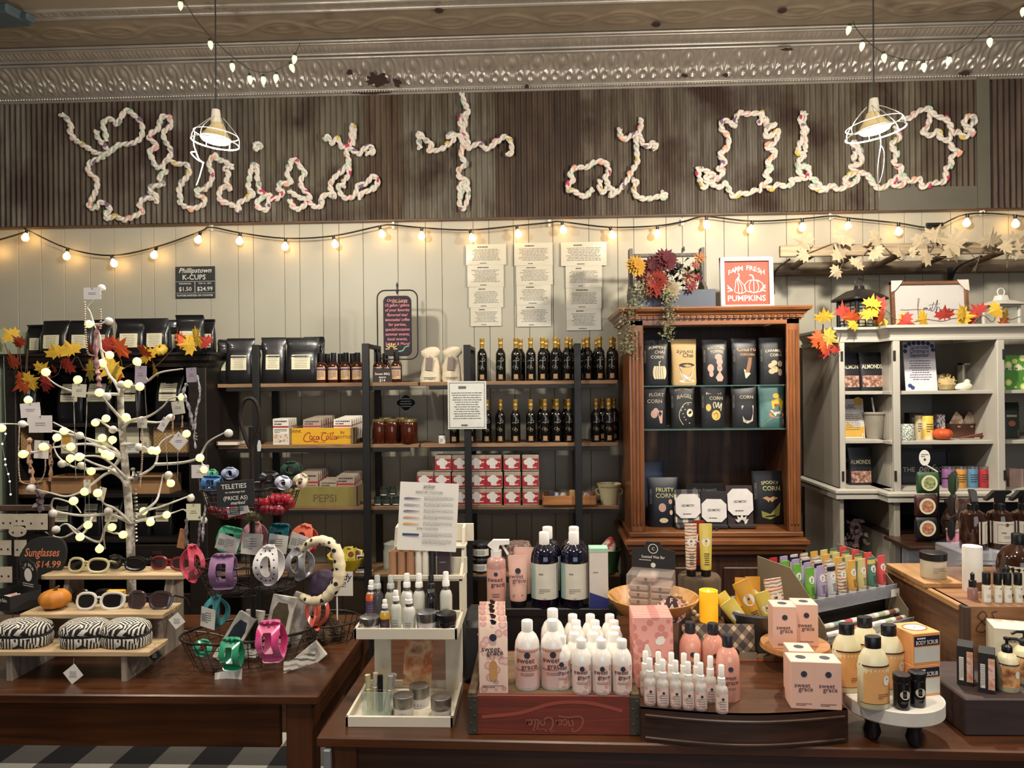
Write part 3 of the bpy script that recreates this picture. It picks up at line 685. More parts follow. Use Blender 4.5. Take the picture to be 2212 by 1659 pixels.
# white hutch
HF=3.85;MF=3.74
hz_t=pz(706,HF,1960);hz_c=pz(738,HF,1960);hb=pz(1057,HF,1870);hz=[pz(845,HF,1870),pz(951,HF,1870)]
xa=XY(1812,1.6,HF);xb=XY(1930,1.6,HF);xm=XY(1932,1.6,MF);xn=XY(2160,1.6,MF);xe=xn+(xb-xa)+.62
HB=4.36;t=TH('white_hutch',(0,0,0))
def vpan(x,y0,y1,z0,z1,nm,mt,th=.02):
 m=M();m.box((x,(y0+y1)/2,(z0+z1)/2),(th,y1-y0,z1-z0),.002);return m.obj(nm,mt,t)
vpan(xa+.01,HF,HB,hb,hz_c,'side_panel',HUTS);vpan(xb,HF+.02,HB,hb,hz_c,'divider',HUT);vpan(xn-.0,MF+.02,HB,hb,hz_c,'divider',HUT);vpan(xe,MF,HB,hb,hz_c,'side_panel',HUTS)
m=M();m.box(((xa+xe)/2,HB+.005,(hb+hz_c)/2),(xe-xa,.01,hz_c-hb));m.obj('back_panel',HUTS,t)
for x,y,w_ in((xa+.014,HF,.028),(xb-.004,HF,.02),(xm+.008,MF,.034),(xn+.0,MF,.036),(xe-.014,MF,.028)):
 m=M();m.box((x,y,(hb+hz_c)/2),(w_,.022,hz_c-hb),.003);m.obj('face_frame',HUT,t)
for x,y in((xa+.012,HF-.013),(xm-.004,MF-.013),(xn+.012,MF-.013)):
 for zz in(pz(768,y,1940),pz(1028,y,1940)):
  m=M();m.box((x,y,zz),(.012,.005,.05),.001);m.obj('hinge',mat('old_hinge',(50,44,40),.6,.5),t)
for zz in hz:
 m=M();m.box(((xa+xb)/2,(HF+HB)/2+.01,zz-.009),(xb-xa-.02,HB-HF-.02,.018),.002);m.obj('shelf',HUT,t)
 m=M();m.box(((xm+xn)/2,(MF+HB)/2+.02,zz-.009),(xn-xm,HB-MF-.04,.018),.002);m.obj('shelf',HUT,t)
 m=M();m.box(((xn+xe)/2,(MF+HB)/2+.02,zz-.009),(xe-xn-.03,HB-MF-.04,.018),.002);m.obj('shelf',HUT,t)
cz=hz_t-hz_c;pf=[(0,0),(-.012,0),(-.012,.014),(-.004,.018),(-.006,.03),(-.02,.05),(-.03,.062),(-.038,.066),(-.038,.08),(0,.08)]
m=M();cornice(m,xa,xb+.02,HF,HB,hz_c,pf,cz/.08);cornice(m,xm-.015,xe,MF,HB,hz_c,pf,cz/.08);m.box(((xa+xe)/2,(HF+HB)/2,hz_t-.006),(xe-xa,HB-HF-.04,.012));m.obj('cornice',HUT,t)
m=M();bp=[(0,-.03),(-.03,-.03),(-.03,-.012),(-.02,-.008),(-.034,.0),(-.034,.012),(-.02,.02),(-.012,.022),(0,.022)]
cornice(m,xa,xb+.03,HF,HB,hb-.015,bp,1);cornice(m,xm-.02,xe,MF,HB,hb-.015,bp,1)
m.box(((xa+xb)/2,(HF+HB)/2,hb-.01),(xb-xa+.02,HB-HF,.02));m.box(((xm+xe)/2,(MF+HB)/2,hb-.01),(xe-xm+.02,HB-MF,.02));m.obj('counter_board',HUT,t)
lz=hb-.045
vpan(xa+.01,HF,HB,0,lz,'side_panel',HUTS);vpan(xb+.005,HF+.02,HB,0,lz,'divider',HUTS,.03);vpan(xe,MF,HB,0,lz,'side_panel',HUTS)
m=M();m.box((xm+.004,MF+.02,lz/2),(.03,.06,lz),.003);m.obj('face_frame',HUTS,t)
m=M();m.box(((xa+xe)/2,HB,lz/2),(xe-xa,.01,lz));m.obj('back_panel',mat('dark_niche_back',(50,42,38),.8),t)  # lower back panel coloured darker than the rest of the hutch
# niche above the drawers, then drawers
dz0=pz(1158,MF,1990);dw=xn-xm
m=M();m.box(((xm+xe)/2,(MF+HB)/2,dz0-.008),(xe-xm,HB-MF-.02,.016),.002);m.obj('shelf',DKW,t)
m=M();m.box(((xm+xe)/2,(MF+HB)/2+.02,(dz0-.02)/2),(xe-xm-.03,HB-MF-.05,dz0-.02));m.obj('drawer_case',HUTS,t)
for zt_,zb_ in((1162,1222),(1231,1300),(1308,1380)):
 a,b=pz(zt_,MF,1990),pz(zb_,MF,1990)
 for k in range(2):
  x0_=xm+.025+k*.56
  m=M();m.box((x0_+.26,MF+.0,(a+b)/2),(.52,.02,a-b-.006),.006);m.box((x0_+.26,MF-.008,(a+b)/2),(.47,.012,a-b-.05),.01);d=m.obj('drawer',mat('drawer_paint',(204,204,206),.5,var=.08),t)
  m=M();hx=x0_+(.12 if k==0 else.1);m.lathe([(0,0),(.018,.0),(.018,.004),(0,.006)],14,xf=Matrix.Translation((hx,MF-.014,(a+b)/2+.005))@Matrix.Rotation(PI/2,4,'X'))
  m.tube([(hx+.026*math.cos(q),MF-.024,(a+b)/2-.008+.026*math.sin(q))for q in[PI*(1+i/10)for i in range(11)]],.004,6);m.obj('ring_pull',mat('tarnished_pull',(120,120,120),.45,.6),d,smooth=True)
tag(t,'white painted hutch with open shelves and drawers, far right','cabinet')
# black armoire at the left
AF,AB=4.0,4.44;ax0,ax1=XY(8,1.6,AF),XY(446,1.6,AF);at=pz(765,AF,230);t=TH('black_armoire',(0,0,0))
ABK=wood('black_stained_wood',(34,27,23),(20,16,14),.45,7,'X')
m=M();cornice(m,ax0+.03,ax1,AF,AB,at-.075,[(0,0),(-.008,.0),(-.012,.02),(-.03,.035),(-.034,.06),(-.045,.066),(-.045,.08),(0,.08)],1);m.box(((ax0+ax1)/2,(AF+AB)/2,at-.005),(ax1-ax0,AB-AF,.02));m.obj('cornice',ABK,t)
for x in(ax0+.03,ax1-.012):
 m=M();m.box((x,(AF+AB)/2,(at-.02)/2),(.024,AB-AF,at-.02),.002);m.obj('side_panel',ABK,t)
m=M();m.box(((ax0+ax1)/2,AB,(at-.02)/2),(ax1-ax0-.04,.01,at-.02));m.obj('back_panel',mat('black_back',(16,14,14),.7),t)
m=M();m.box((XY(440,1.6,AF)-.03,AF-.006,(at-.06)/2-.01),(.10,.02,at-.08),.004);m.obj('face_frame',ABK,t)
m=M();m.box((ax0+.05,AF-.006,(at-.06)/2-.01),(.06,.02,at-.08),.004);m.obj('face_frame',ABK,t)
AZ=[pz(903,AF+.05,230)-.0,pz(982,AF,230),pz(1072,AF,230),pz(1150,AF,230)]
AZ=[pz(982,AF,230),pz(1070,AF,230),pz(1168,AF,230)]
for zz in AZ:
 m=M();m.box(((ax0+ax1)/2,(AF+AB)/2+.02,zz-.01),(ax1-ax0-.05,AB-AF-.04,.02),.002);m.obj('shelf',ABK,t)
m=M();m.box(((ax0+ax1)/2,AF+.01,.28),(ax1-ax0-.06,.02,.5),.004);m.obj('lower_door',ABK,t)
tag(t,'black wooden armoire on the left filled with coffee bags','cabinet')
# horizontal ladder rack on the wall at right
RF,RB=4.08,4.46;rz=pz(543,RF,1700);rzb=pz(582,RB,1700);t=TH('ladder_rack',(0,0,0))
rx0=XY(1684,rz,RF);rbx0=XY(1640,rzb,RB)
RW=wood('weathered_rail',(168,148,118),(112,94,72),.75,9,'X',bump=.3);RWD=wood('weathered_rail_dark',(120,104,84),(74,62,50),.8,9,'X',bump=.3)
m=M();m.box(((rx0+4.2)/2,RF,rz),(4.2-rx0,.03,.062),.004);m.obj('rail',RW,t)
m=M();m.box(((rbx0+4.2)/2,RB,rzb),(4.2-rbx0,.04,.075),.004);m.obj('rail',RWD,t)
k=0
for px in(1762,1858,1960,2068,2180):
 x=XY(px,rz,RF);m=M();m.tube([(x,RF-.005,rz-.008),(x-.0,RB,rzb+.01)],.017,10);m.obj('rung',RWD,t,smooth=True)
for px in(1712,2132):
 x=XY(px,rz,RF);m=M();m.tube(smoothpath([(x,RF+.05,rz-.036),(x,RB-.1,rz-.06),(x,RB-.03,rz-.14),(x,RB-.02,rz-.17)],5),.006,6);m.box((x,RB-.022,rz-.12),(.03,.006,.14));m.obj('bracket',BLK,t)
tag(t,'weathered wooden ladder mounted flat as a wall rack above the hutch','wall rack')
# ================================================================== kinds of goods
def ringsof(prof):return[(z,r,r,2)for r,z in prof]
def conform(m,rings,eps=.0006):
 rs=sorted(rings,key=lambda q:q[0]);out=[]
 for x,y,z in m.v:
  a=rs[0];b=rs[-1]
  if z<=a[0]:b=a
  elif z>=b[0]:a=b
  else:
   for p,q in zip(rs[:-1],rs[1:]):
    if p[0]<=z<=q[0]:a,b=p,q;break
  t=0 if b[0]==a[0]else(z-a[0])/(b[0]-a[0])
  rx=a[1]+(b[1]-a[1])*t;ry=a[2]+(b[2]-a[2])*t;n=(a[3]if len(a)>3 else 2)
  u=min(.999,abs(x)/max(rx,1e-6));yy=ry*(1-u**n)**(1/n)
  if abs(x)>rx:x=math.copysign(rx,x)
  out.append((x,y-yy-eps,z))
 m.v=out;return m
def patch(m,x0,x1,z0,z1,nx=10,nz=4,y=0,edge=None):
 v,f=grid(nx,nz,lambda u,q:(x0+(x1-x0)*u,y,z0+(z1-z0)*q));m.add(v,f);return m
def cdisc(m,cx,cz,r,y=0,rz=None,seg=18):return m.disc(cx,cz,r,y,seg,rz)
BAGM=mat('black_foil_bag',(30,29,31),.32,.1,var=.15,ns=14,bump=.25,coat=.2)
KRAFT=mat('kraft_paper',(206,170,116),.7,var=.08)
def coffee_bag(w,h,seed=1,body=None,label=None,lz=(.28,.60),lx=(-.3,.3)):
 r=random.Random(seed);t=TH('coffee_bag');d=w*.5;j=lambda a:r.uniform(-a,a)
 R=[(0,w*.44,d*.46,5),(h*.02,w*.47,d*.5,5),(h*.3,w*.48,d*.5,5),(h*.58,w*.47,d*.44,4,j(.003),0),(h*.7,w*.475,d*.30,3),(h*.82,w*.485,d*.12,2.5,j(.004),j(.006)),(h*.92,w*.5,d*.05,2,j(.004),j(.01)),(h,w*.49,.002,2,j(.006),j(.014))]
 m=M();m.loft(R,28);m.obj('bag',body or BAGM,t,smooth=50)
 m=M();patch(m,lx[0]*w,lx[1]*w,lz[0]*h,lz[1]*h);conform(m,R);m.obj('label',label or CRM,t,smooth=True)
 m=M();m.lines(lx[0]*w*.75,lx[1]*w*.75,lz[0]*h+h*.03,lz[1]*h-h*.03,0,7,seed,.28,True);conform(m,R,.0012);m.obj('lettering',GINK,t)
 m=M();m.box((0,0,h*.965),(w*.8,.006,.006));m.obj('tin_tie',BLKP,t);return t
def oil_bottle(h=.27):
 t=TH('oil_bottle');k=h/.27
 pr=[(.0,0),(.030,0),(.0315,.004),(.031,.13),(.031,.165),(.027,.182),(.016,.2),(.0135,.21),(.0135,.255),(.0,.255)]
 pr=[(a*k,b*k)for a,b in pr];m=M();m.lathe(pr,18);m.obj('glass',mat('dark_bottle_glass',(14,13,12),.08,var=0,coat=.4),t,smooth=True)
 m=M();m.lathe([(.0142*k,.207*k),(.0142*k,.232*k),(.0152*k,.234*k),(.0142*k,.236*k),(.0142*k,.252*k),(.0152*k,.254*k),(.015*k,.27*k),(0,.271*k)],14);m.obj('capsule',GOLD,t,smooth=True)
 R=ringsof(pr);m=M();patch(m,-.013*k,.013*k,.012*k,.042*k,4,1);conform(m,R,.0008);m.obj('label',mat('tan_label',(168,134,96),.6),t)
 m=M();r=random.Random(5)
 for q in range(9):
  a,z=r.uniform(-.016,.016),r.uniform(.055,.165);m.stroke([(a*k,z*k),((a+r.uniform(-.008,.008))*k,(z+.010)*k),((a+r.uniform(-.01,.01))*k,(z+.017)*k)],.0022*k,0,3)
 m.stroke([(-.02*k,.122*k),(-.008*k,.128*k),(0,.121*k),(.01*k,.127*k),(.02*k,.125*k)],.003*k,0);conform(m,R,.0008);m.obj('printed_vine',mat('vine_print',(150,142,118),.6),t);return t
def sauce_bottle(h=.17):
 t=TH('sauce_bottle');k=h/.17;pr=[(a*k,b*k)for a,b in[(0,0),(.03,0),(.031,.004),(.031,.095),(.027,.108),(.014,.122),(.013,.14),(0,.14)]]
 m=M();m.lathe(pr,18);m.obj('glass',mat('sauce_glass',(58,22,14),.1,var=.05,coat=.3),t,smooth=True)
 m=M();m.lathe([(.0155*k,.116*k),(.0165*k,.12*k),(.0155*k,.17*k),(0,.17*k)],14);m.obj('cap',BLKP,t,smooth=True)
 R=ringsof(pr);m=M();patch(m,-.026*k,.026*k,.018*k,.088*k);conform(m,R,.0005);m.obj('label',mat('sauce_label',(214,176,136),.6),t,smooth=True)
 m=M();patch(m,-.026*k,.026*k,.07*k,.082*k,8,1);conform(m,R,.001);m.obj('label_band',mat('label_violet',(96,76,96),.6),t)
 m=M();m.lines(-.02*k,.02*k,.026*k,.066*k,0,5,8,.4);conform(m,R,.001);m.obj('lettering',INK,t);return t
def pouch(w,h,texts,art,body=None,ink=None,side=None,seed=0):
 r=random.Random(seed);t=TH('popcorn_bag');d=w*.42
 R=[(0,w*.45,d*.42,4),(h*.05,w*.48,d*.5,3.5),(h*.35,w*.47,d*.46,3),(h*.7,w*.475,d*.34,2.6),(h*.88,w*.49,d*.12,2.2,0,r.uniform(-.004,.004)),(h,w*.5,.003,2,0,r.uniform(-.006,.01))]
 m=M();m.loft(R,28);m.obj('bag',body or mat('matte_black_bag',(28,28,32),.42,var=.12,ns=12,bump=.2),t,smooth=50)
 if texts:
  m=M()
  for s_,sz,x,z,ar in texts:m.text(s_,sz*w,x*w,z*h,0,arc=ar/w)
  conform(m,R,.0007);m.obj('lettering',ink or mat('pouch_print',(206,190,160),.6),t)
 if side:
  m=M();m.text(side,.1*w,0,0,0);m.xform(Matrix.Translation((-w*.36,0,h*.62))@Matrix.Rotation(-PI/2,4,'Y'));conform(m,R,.0007);m.obj('side_lettering',mat('pouch_print_dim',(130,122,112),.6),t)
 for shp,mt_ in art:
  m=M()
  for q in shp:
   if q[0]=='d':m.disc(q[1]*w,q[2]*h,q[3]*w,-q[5]if len(q)>5 else 0,16,q[4]*w)
   elif q[0]=='s':m.stroke([(a*w,b*h)for a,b in q[1]],q[2]*w,-.0006)
   elif q[0]=='p':m.poly([(a*w,b*h)for a,b in q[1]],0)
  conform(m,R,.0007);m.obj('printed_picture',mt_,t)
 return t
def text_on(t,items,y,mt_=None,name='lettering',R=None,eps=.0006):
 m=M()
 for it in items:m.text(it[0],it[1],it[2],it[3],y if R is None else 0,*(it[4:]))
 if R:conform(m,R,eps)
 m.obj(name,mt_ or INK,t)
def carton(name,w,d,h,mt_,prints=(),lid=None,ch=.0012):
 t=TH(name);m=M();m.box((0,0,h/2),(w,d,h),ch);m.obj('carton',mt_,t)
 for nm,fn,mm in prints:
  m=M();fn(m);m.obj(nm,mm,t)
 return t
def lotion_tube(w,h,body,cap,emblem=WHT,prints=True,capdown=True,name='lotion_tube',band=None):
 """squeeze tube standing on its cap, crimped at the top"""
 t=TH(name);c=h*.13 if capdown else.008;r=w*.40
 R=[(c,r,r,2),(c+h*.05,r*1.05,r*1.05,2),(h*.5,w*.45,r*.8,2),(h*.82,w*.49,r*.35,2),(h*.95,w*.5,.0025,2),(h,w*.5,.002,2)]
 m=M();m.loft(R,20);m.obj('tube',body,t,smooth=50)
 m=M();m.lathe([(0,0),(r*.88,0),(r*.93,.002),(r*.95,c-.001),(0,c)],18);m.obj('cap',cap,t,smooth=True)
 if band:
  m=M();m.loft([(z,a+.0006,b_+.0006,2)for z,a,b_,_ in[(h*.80,w*.487,r*.38,2),(h*.93,w*.5,.004,2)]],20,cap=False);m.obj('top_band',band,t,smooth=True)
 if emblem:
  m=M();cdisc(m,0,h*.66,w*.33,rz=w*.33);conform(m,R,.0007);m.obj('emblem',emblem,t)
 if prints:
  m=M();m.lines(-w*.22,w*.22,h*.22,h*.46,0,6,3,.4,True);m.disc(0,h*.68,w*.07,-.0006,8,w*.05);conform(m,R,.0012);m.obj('lettering',INK,t)
 return t
def bottle(name,r,h,body,capm,capr=.45,caph=.14,label=None,lz=(.12,.6),text=None,extra=None,shoulder=.2,sy=1,ridge=False,lx=.9):
 t=TH(name);hb=h*(1-caph);nr=r*capr
 pr=[(0,0),(r*.93,0),(r,h*.02),(r,hb*(1-shoulder)),(r*.93,hb*(1-shoulder*.6)),(r*.72,hb*(1-shoulder*.25)),(nr*1.02,hb*.985),(nr*.95,hb),(0,hb)]
 m=M();m.lathe(pr,24,sy=sy);m.obj('bottle',body,t,smooth=50);R=[(z,a,a*sy,2)for a,z in pr]
 m=M();m.lathe([(nr,hb*.985),(nr*1.03,hb+.001),(nr*1.03,h-.002),(nr*.95,h),(0,h)],20,sy=sy if sy<1 else 1);m.obj('cap',capm,t,smooth=40)
 if label:
  m=M();patch(m,-r*lx,r*lx,lz[0]*h,lz[1]*h,14,3);conform(m,R,.0005);m.obj('label',label,t,smooth=True)
 if text:text(t,R)
 return t
def sweet_print(w,h,z,dotz,k=.72):
 def fn(t,R):
  m=M();cdisc(m,0,dotz*h,w*.13,rz=w*.13);conform(m,R,.0012);m.obj('emblem',NAVY,t)
  m=M();m.text('sweet',w*.42*k,-w*.06,z*h,0);m.text('grace',w*.42*k,w*.08,z*h-w*.34*k,0);m.lines(-w*.3,w*.3,z*h-w*.75*k,z*h-w*.55*k,0,2,4,.35,True);conform(m,R,.0012);m.obj('lettering',mat('mauve_ink',(96,66,70),.6),t)
 return fn
 # ------------------------------------------------------------------ standing helpers
def on(px,zs,Y):return Vector((XY(px,zs,Y),Y,zs))
def size(px,Y):return px*Y/F
# ================================================================== on the ladder shelves
s0,s1,s2,s3=SHZ[:4]
cb=[(497,54,98,4.22,'in front of the shelf post, partly behind its neighbour','a'),(520,62,100,4.16,'left of the shelf post, label in full view','a'),(593,55,101,4.17,'just right of the first shelf post','b'),(655,74,100,4.17,'widest of the shelf bags, beside the sauce bottles','c'),(680,46,101,4.26,'half hidden behind the widest bag','b'),(549,30,76,4.24,'narrow, behind the first shelf post','e')]
for i,(px,w_,h_,Y,lab,k)in enumerate(cb):
 w,h=size(w_,Y),size(h_,Y)
 t=coffee_bag(w,h,20+i,lz=(.3,.62),lx=(-.27,.27)if i!=4 else(.05,.35));t.location=on(px,s0,Y);t.rotation_euler.z=rnd.uniform(-.1,.1);tag(t,'black coffee bag, upper shelf, '+lab,'coffee bag','coffee bags on the upper shelf')
o=coffee_bag # bags on top of the armoire
cb=[(78,40,70,4.2),(122,66,78,4.14),(178,56,78,4.14),(220,52,80,4.22),(285,66,80,4.14),(341,60,80,4.14),(372,44,78,4.24),(412,62,86,4.14),(449,36,78,4.22)]
tz=at
for i,(px,w_,h_,Y)in enumerate(cb):
 w,h=size(w_,Y),size(h_,Y);t=coffee_bag(w,h,40+i,lz=(.2,.58),lx=(-.29,.29)if w_>50 else(-.2,.34));t.location=on(px,tz,Y);t.rotation_euler.z=rnd.uniform(-.12,.12);tag(t,'black coffee bag standing on the black armoire, %s of nine'%ordn(i,9),'coffee bag','coffee bags on the armoire')
for row,(zs,cen,hh,cat_)in enumerate(((AZ[0]+.235,(56,158,216,282,369),110,'top'),(AZ[2],(140,202,247,309,356),92,'bottom'))):
 for i,px in enumerate(cen):
  w,h=size(64 if row==0 else 48,4.14),size(hh,4.14);zb_=zs if row else AZ[0]+size(0,4)
  zb_=pz(915,4.0,230)if row==0 else AZ[2]
  t=coffee_bag(w,h,60+i+9*row,lz=(.42,.78)if row==0 else(.34,.76));t.location=on(px,zb_,4.16)
  tag(t,'black coffee bag inside the armoire, %s on its %s shelf'%(ordn(i,5),cat_),'coffee bag','coffee bags inside the armoire')
m=M();zz=pz(915,4.0,230);m.box(((ax0+ax1)/2,4.22,zz-.01),(ax1-ax0-.05,.36,.02),.002);o=m.obj('shelf',ABK,bpy.data.objects['black_armoire'])
# woven baskets and cardboard boxes in the armoire
def wbasket(w,d,h):
 t=TH('woven_basket');m=M();m.box((0,0,.004),(w,d,.008))
 for x,y,a,b in((0,-d/2,w,.012),(0,d/2,w,.012),(-w/2,0,.012,d),(w/2,0,.012,d)):m.box((x,y,h/2),(a,b,h),.004)
 m.obj('basket',patmat('wicker','weave',[(176,140,92),(96,70,44)],45,.8),t)
 m=M();m.tube([(-w/2,-d/2,h),(w/2,-d/2,h),(w/2,d/2,h),(-w/2,d/2,h)],.007,6,True);m.obj('rim',mat('wicker_rim',(150,114,70),.8,ns=80),t);return t
for px,w_,lab in((42,62,'left end of the armoire shelf'),(390,84,'right end of the armoire shelf behind hanging tags')):
 t=wbasket(size(w_,4.1),.18,size(62,4.1));t.location=on(px,AZ[0],4.17);tag(t,'brown woven basket at the '+lab,'basket','woven baskets')
for px,w_,h_,Y,lab,k in((85,60,30,4.12,'small brown cardboard box at the left of the lower armoire shelf',0),(165,78,38,4.14,'open brown cardboard box in the middle of the lower armoire shelf',1),(338,84,40,4.12,'brown cardboard box right of the white tree trunk',0)):
 w,h=size(w_,Y),size(h_,Y);t=TH('cardboard_box',on(px,AZ[1],Y));m=M()
 for x,y,a,b in((0,-.07,w,.005),(0,.07,w,.005),(-w/2,0,.005,.14),(w/2,0,.005,.14)):m.box((x,y,h/2),(a,b,h),.001)
 m.box((0,0,.003),(w,.14,.006));m.obj('carton',mat('cardboard',(172,128,86),.75,var=.08),t)
 m=M();m.box((0,-.085,h-.004),(w,.03,.003),xf=None);m.obj('flap',mat('cardboard'),t);tag(t,lab,'box')
for px,w_,h_,lab in((150,26,52,'yellow and cream packet at the left of the armoire middle shelf'),(222,22,60,'cream patterned packet beside the white tree trunk'),(292,40,64,'white framed card on the armoire middle shelf'),(316,22,66,'cream decorated bottle-shaped packet on the armoire shelf')):
 w,h=size(w_,4.1),size(h_,4.1);t=carton('packet',w,.05,h,mat('packet_'+lab[:3],(222,208,176)if 'cream' in lab else(226,220,206),.6),[('label',lambda m,w=w,h=h:m.rect(-w*.35,w*.35,h*.4,h*.75,-.0256),mat('amber_label',(222,160,60),.6)if 'yellow' in lab else CRM),('lettering',lambda m,w=w,h=h:m.lines(-w*.3,w*.3,h*.1,h*.35,-.0256,4,5),GINK)]);t.location=on(px,AZ[0],4.12);tag(t,lab,'packet')
t=TH('storage_trunk',on(338,.64,4.02));
w,h=size(118,4),size(46,4);t.location.z=AZ[2]-.145;t.location.y=4.13;sb_=M();sb_.box(((ax0+ax1)/2,4.22,t.location.z-.01),(ax1-ax0-.05,.36,.02),.002);sb_.obj('shelf',ABK,bpy.data.objects['black_armoire']);m=M();m.box((0,0,h/2),(w,.2,h),.006);m.obj('trunk_body',ABK,t);m=M();m.box((0,-.104,h*.6),(.05,.01,.02),.003);m.tube([(-.03,-.108,h*.45),(-.03,-.118,h*.3),(.03,-.118,h*.3),(.03,-.108,h*.45)],.004,6);m.obj('latch',mat('dull_iron',(70,66,62),.5,.7),t);tag(t,'black trunk with a metal latch below the coffee bag shelf','trunk')
# sauce bottles
for i,(px,Y)in enumerate(((695,4.16),(721,4.16),(748,4.16),(773,4.16),(818,4.2),(857,4.15),(708,4.26),(736,4.26),(762,4.26),(833,4.28))):
 put('sauce',sauce_bottle,on(px,s0,Y),'barbecue sauce bottle with tan label, %s'%(('front row, '+ordn(i,6))if i<6 else 'back row, '+ordn(i-6,4)),'bottle','sauce bottles on the upper shelf')
 # olive oil bottles
GL='dark glass oil bottles'
top=[1042,1082,1115,1147,1171,1200,1225,1270,1296,1319,1341];tb=[1125,1180,1206,1233,1262,1290,1328,1349]
mid=[982,1018,1052,1081,1114,1147,1178,1204,1229,1288,1316,1342];mb=[1170,1197,1222,1302,1309,1333,1350]
OH=size(93,4.17)
for nm,xs,Y,zs in(('front row on the upper shelf',top,4.17,s0),('back row on the upper shelf',tb,4.30,s0),('front row on the middle shelf',mid,4.17,s1),('back row on the middle shelf',mb,4.30,s1)):
 for i,px in enumerate(xs):
  x=XY(px,zs,Y)
  if Y>4.2 and abs(px-1248)<12:continue
  if x>cx0-.04:x=cx0-.04
  if i and x-lastx<.066:x=lastx+.066
  lastx=x
  if x>cx0-.035:continue
  put('oil',lambda:oil_bottle(OH),Vector((x,Y,zs)),'dark oil bottle with gold capsule, %s, %s'%(nm,ordn(i,len(xs))),'bottle',GL,rz=0)
  # sack gifts
def sack(w,h,seed):
 r=random.Random(seed);t=TH('cloth_sack');R=[(0,w*.5,w*.32,3),(h*.1,w*.5,w*.32,3),(h*.45,w*.44,w*.28,2.4,r.uniform(-.005,.005)),(h*.70,w*.30,w*.2,2),(h*.78,w*.42,w*.24,2),(h*.88,w*.46,w*.2,2,.004),(h*.97,w*.3,w*.12,2,.012),(h,w*.12,w*.06,2,.014)]
 m=M();m.loft(R,22);m.v=[(x*(1+.10*math.sin(7*math.atan2(y,x)+z*60)),y*(1+.10*math.sin(5*math.atan2(y,x)+z*45)),z)for x,y,z in m.v];m.obj('sack',mat('cotton_sack',(226,210,182),.9,var=.12,ns=40,bump=.5),t,smooth=True)
 m=M();m.tube([(w*.29*math.cos(a*.6),w*.2*math.sin(a*.6),h*.72)for a in range(11)],.003,5,True);m.obj('tie',mat('string',(180,160,130),.9),t)
 m=M();m.box((-w*.12,-w*.34,h*.5),(w*.32,.004,h*.36),xf=Matrix.Rotation(.1,4,'Y'));m.obj('gift_tag',mat('taupe_tag',(132,116,108),.7),t)
 m=M();m.text('C',w*.25,-w*.12,h*.48,-w*.35);m.lines(-w*.3,w*.3,h*.06,h*.14,-w*.335,2,3,.4,True);m.obj('lettering',INK,t);return t
for i,px in enumerate((931,978)):t=sack(size(46,4.17),size(76,4.17),i);t.location=on(px,s0,4.17);tag(t,'cream cloth sack tied with string, %s of the two'%('left' if i==0 else 'right'),'gift sack','cloth gift sacks')
# chalk easel with the order notice
t=TH('chalkboard_stand',on(860,s0,4.24));kx=S(4.24);W_=44*kx;z0=50*kx;z1=200*kx;m=M()
def rrect(w,z0,z1,r,n=5):
 p=[]
 for cx,cz,a0 in((w-r,z1-r,0),(-w+r,z1-r,90),(-w+r,z0+r,180),(w-r,z0+r,270)):
  for k in range(n+1):a=math.radians(a0+90*k/n);p.append((cx+r*math.cos(a),cz+r*math.sin(a)))
 return p
m.tube([(a,0,b)for a,b in rrect(W_,z0,z1,.045)],.004,8,True);m.tube([(0,0,z1),(0,0,z1+.03)],.004,6);m.lathe([(0,z1+.05),(.007,z1+.03),(.003,z1+.01),(.008,z1-.01),(.0,z1-.028)],8)
m.lathe([(.0,0),(.07,.0),(.07,.004),(.02,.01),(.008,.03),(.006,z0),(0,z0+.005)],16);m.obj('stand',BLK,t,smooth=40)
m=M();m.prism(rrect(.078,z0+.022,z1-.035,.03),-.006,.006);m.obj('chalkboard',mat('chalk_slate',(44,32,40),.8),t)
m=M();m.prism([(a,b)for a,b in rrect(.082,z0+.018,z1-.031,.033)],-.002,.002);m.obj('board_rim',BLK,t)
tx=['Order Large','1/2 gallon / gallons','of your favorite','flavored tea/','lemonades/ coffee','for parties,','special/occasion','summer events,','local events,','School & More!']
m=M()
for i,s_ in enumerate(tx):m.text(s_,.0235,0,z1-.066-i*.0278,-.007,width=.140,shear=.15)
m.obj('chalk_lettering',mat('pink_chalk',(222,140,150),.9),t)
m=M();m.stroke([(-.03,z1-.071),(.03,z1-.069),(.06,z1-.071)],.002,-.0072)
for k in range(7):a=PI*k/6;m.stroke([(-.035+.012*math.cos(a),z0+.06+.012*math.sin(a)),(-.035+.034*math.cos(a),z0+.06+.034*math.sin(a))],.005,-.0072)
m.obj('chalk_sun',mat('yellow_chalk',(232,212,130),.9),t)
m=M();m.stroke([(.005,z0+.045),(.03,z0+.05),(.045,z0+.07),(.066,z0+.075)],.006,-.0072);m.obj('chalk_ribbon',mat('green_chalk',(120,190,160),.9),t)
tag(t,'black iron swing chalkboard with pink writing on the upper shelf','chalkboard sign')
t=TH('price_card',on(826,s0,4.125));m=M();m.box((0,0,.038),(.11,.004,.076),xf=Matrix.Rotation(-.12,4,'X'));m.obj('card',mat('brown_slate',(50,38,34),.8),t)
m=M();m.text('Sweet BBQ',.018,0,.042,-.0022,width=.1);m.text('sauce',.018,0,.024,-.0022);m.text('$14',.022,0,.004,-.0022);m.xform(Matrix.Rotation(-.12,4,'X'));m.obj('chalk_lettering',mat('chalk',(225,222,212)),t);tag(t,'small brown chalk price card leaning before the sauce bottles','price card')
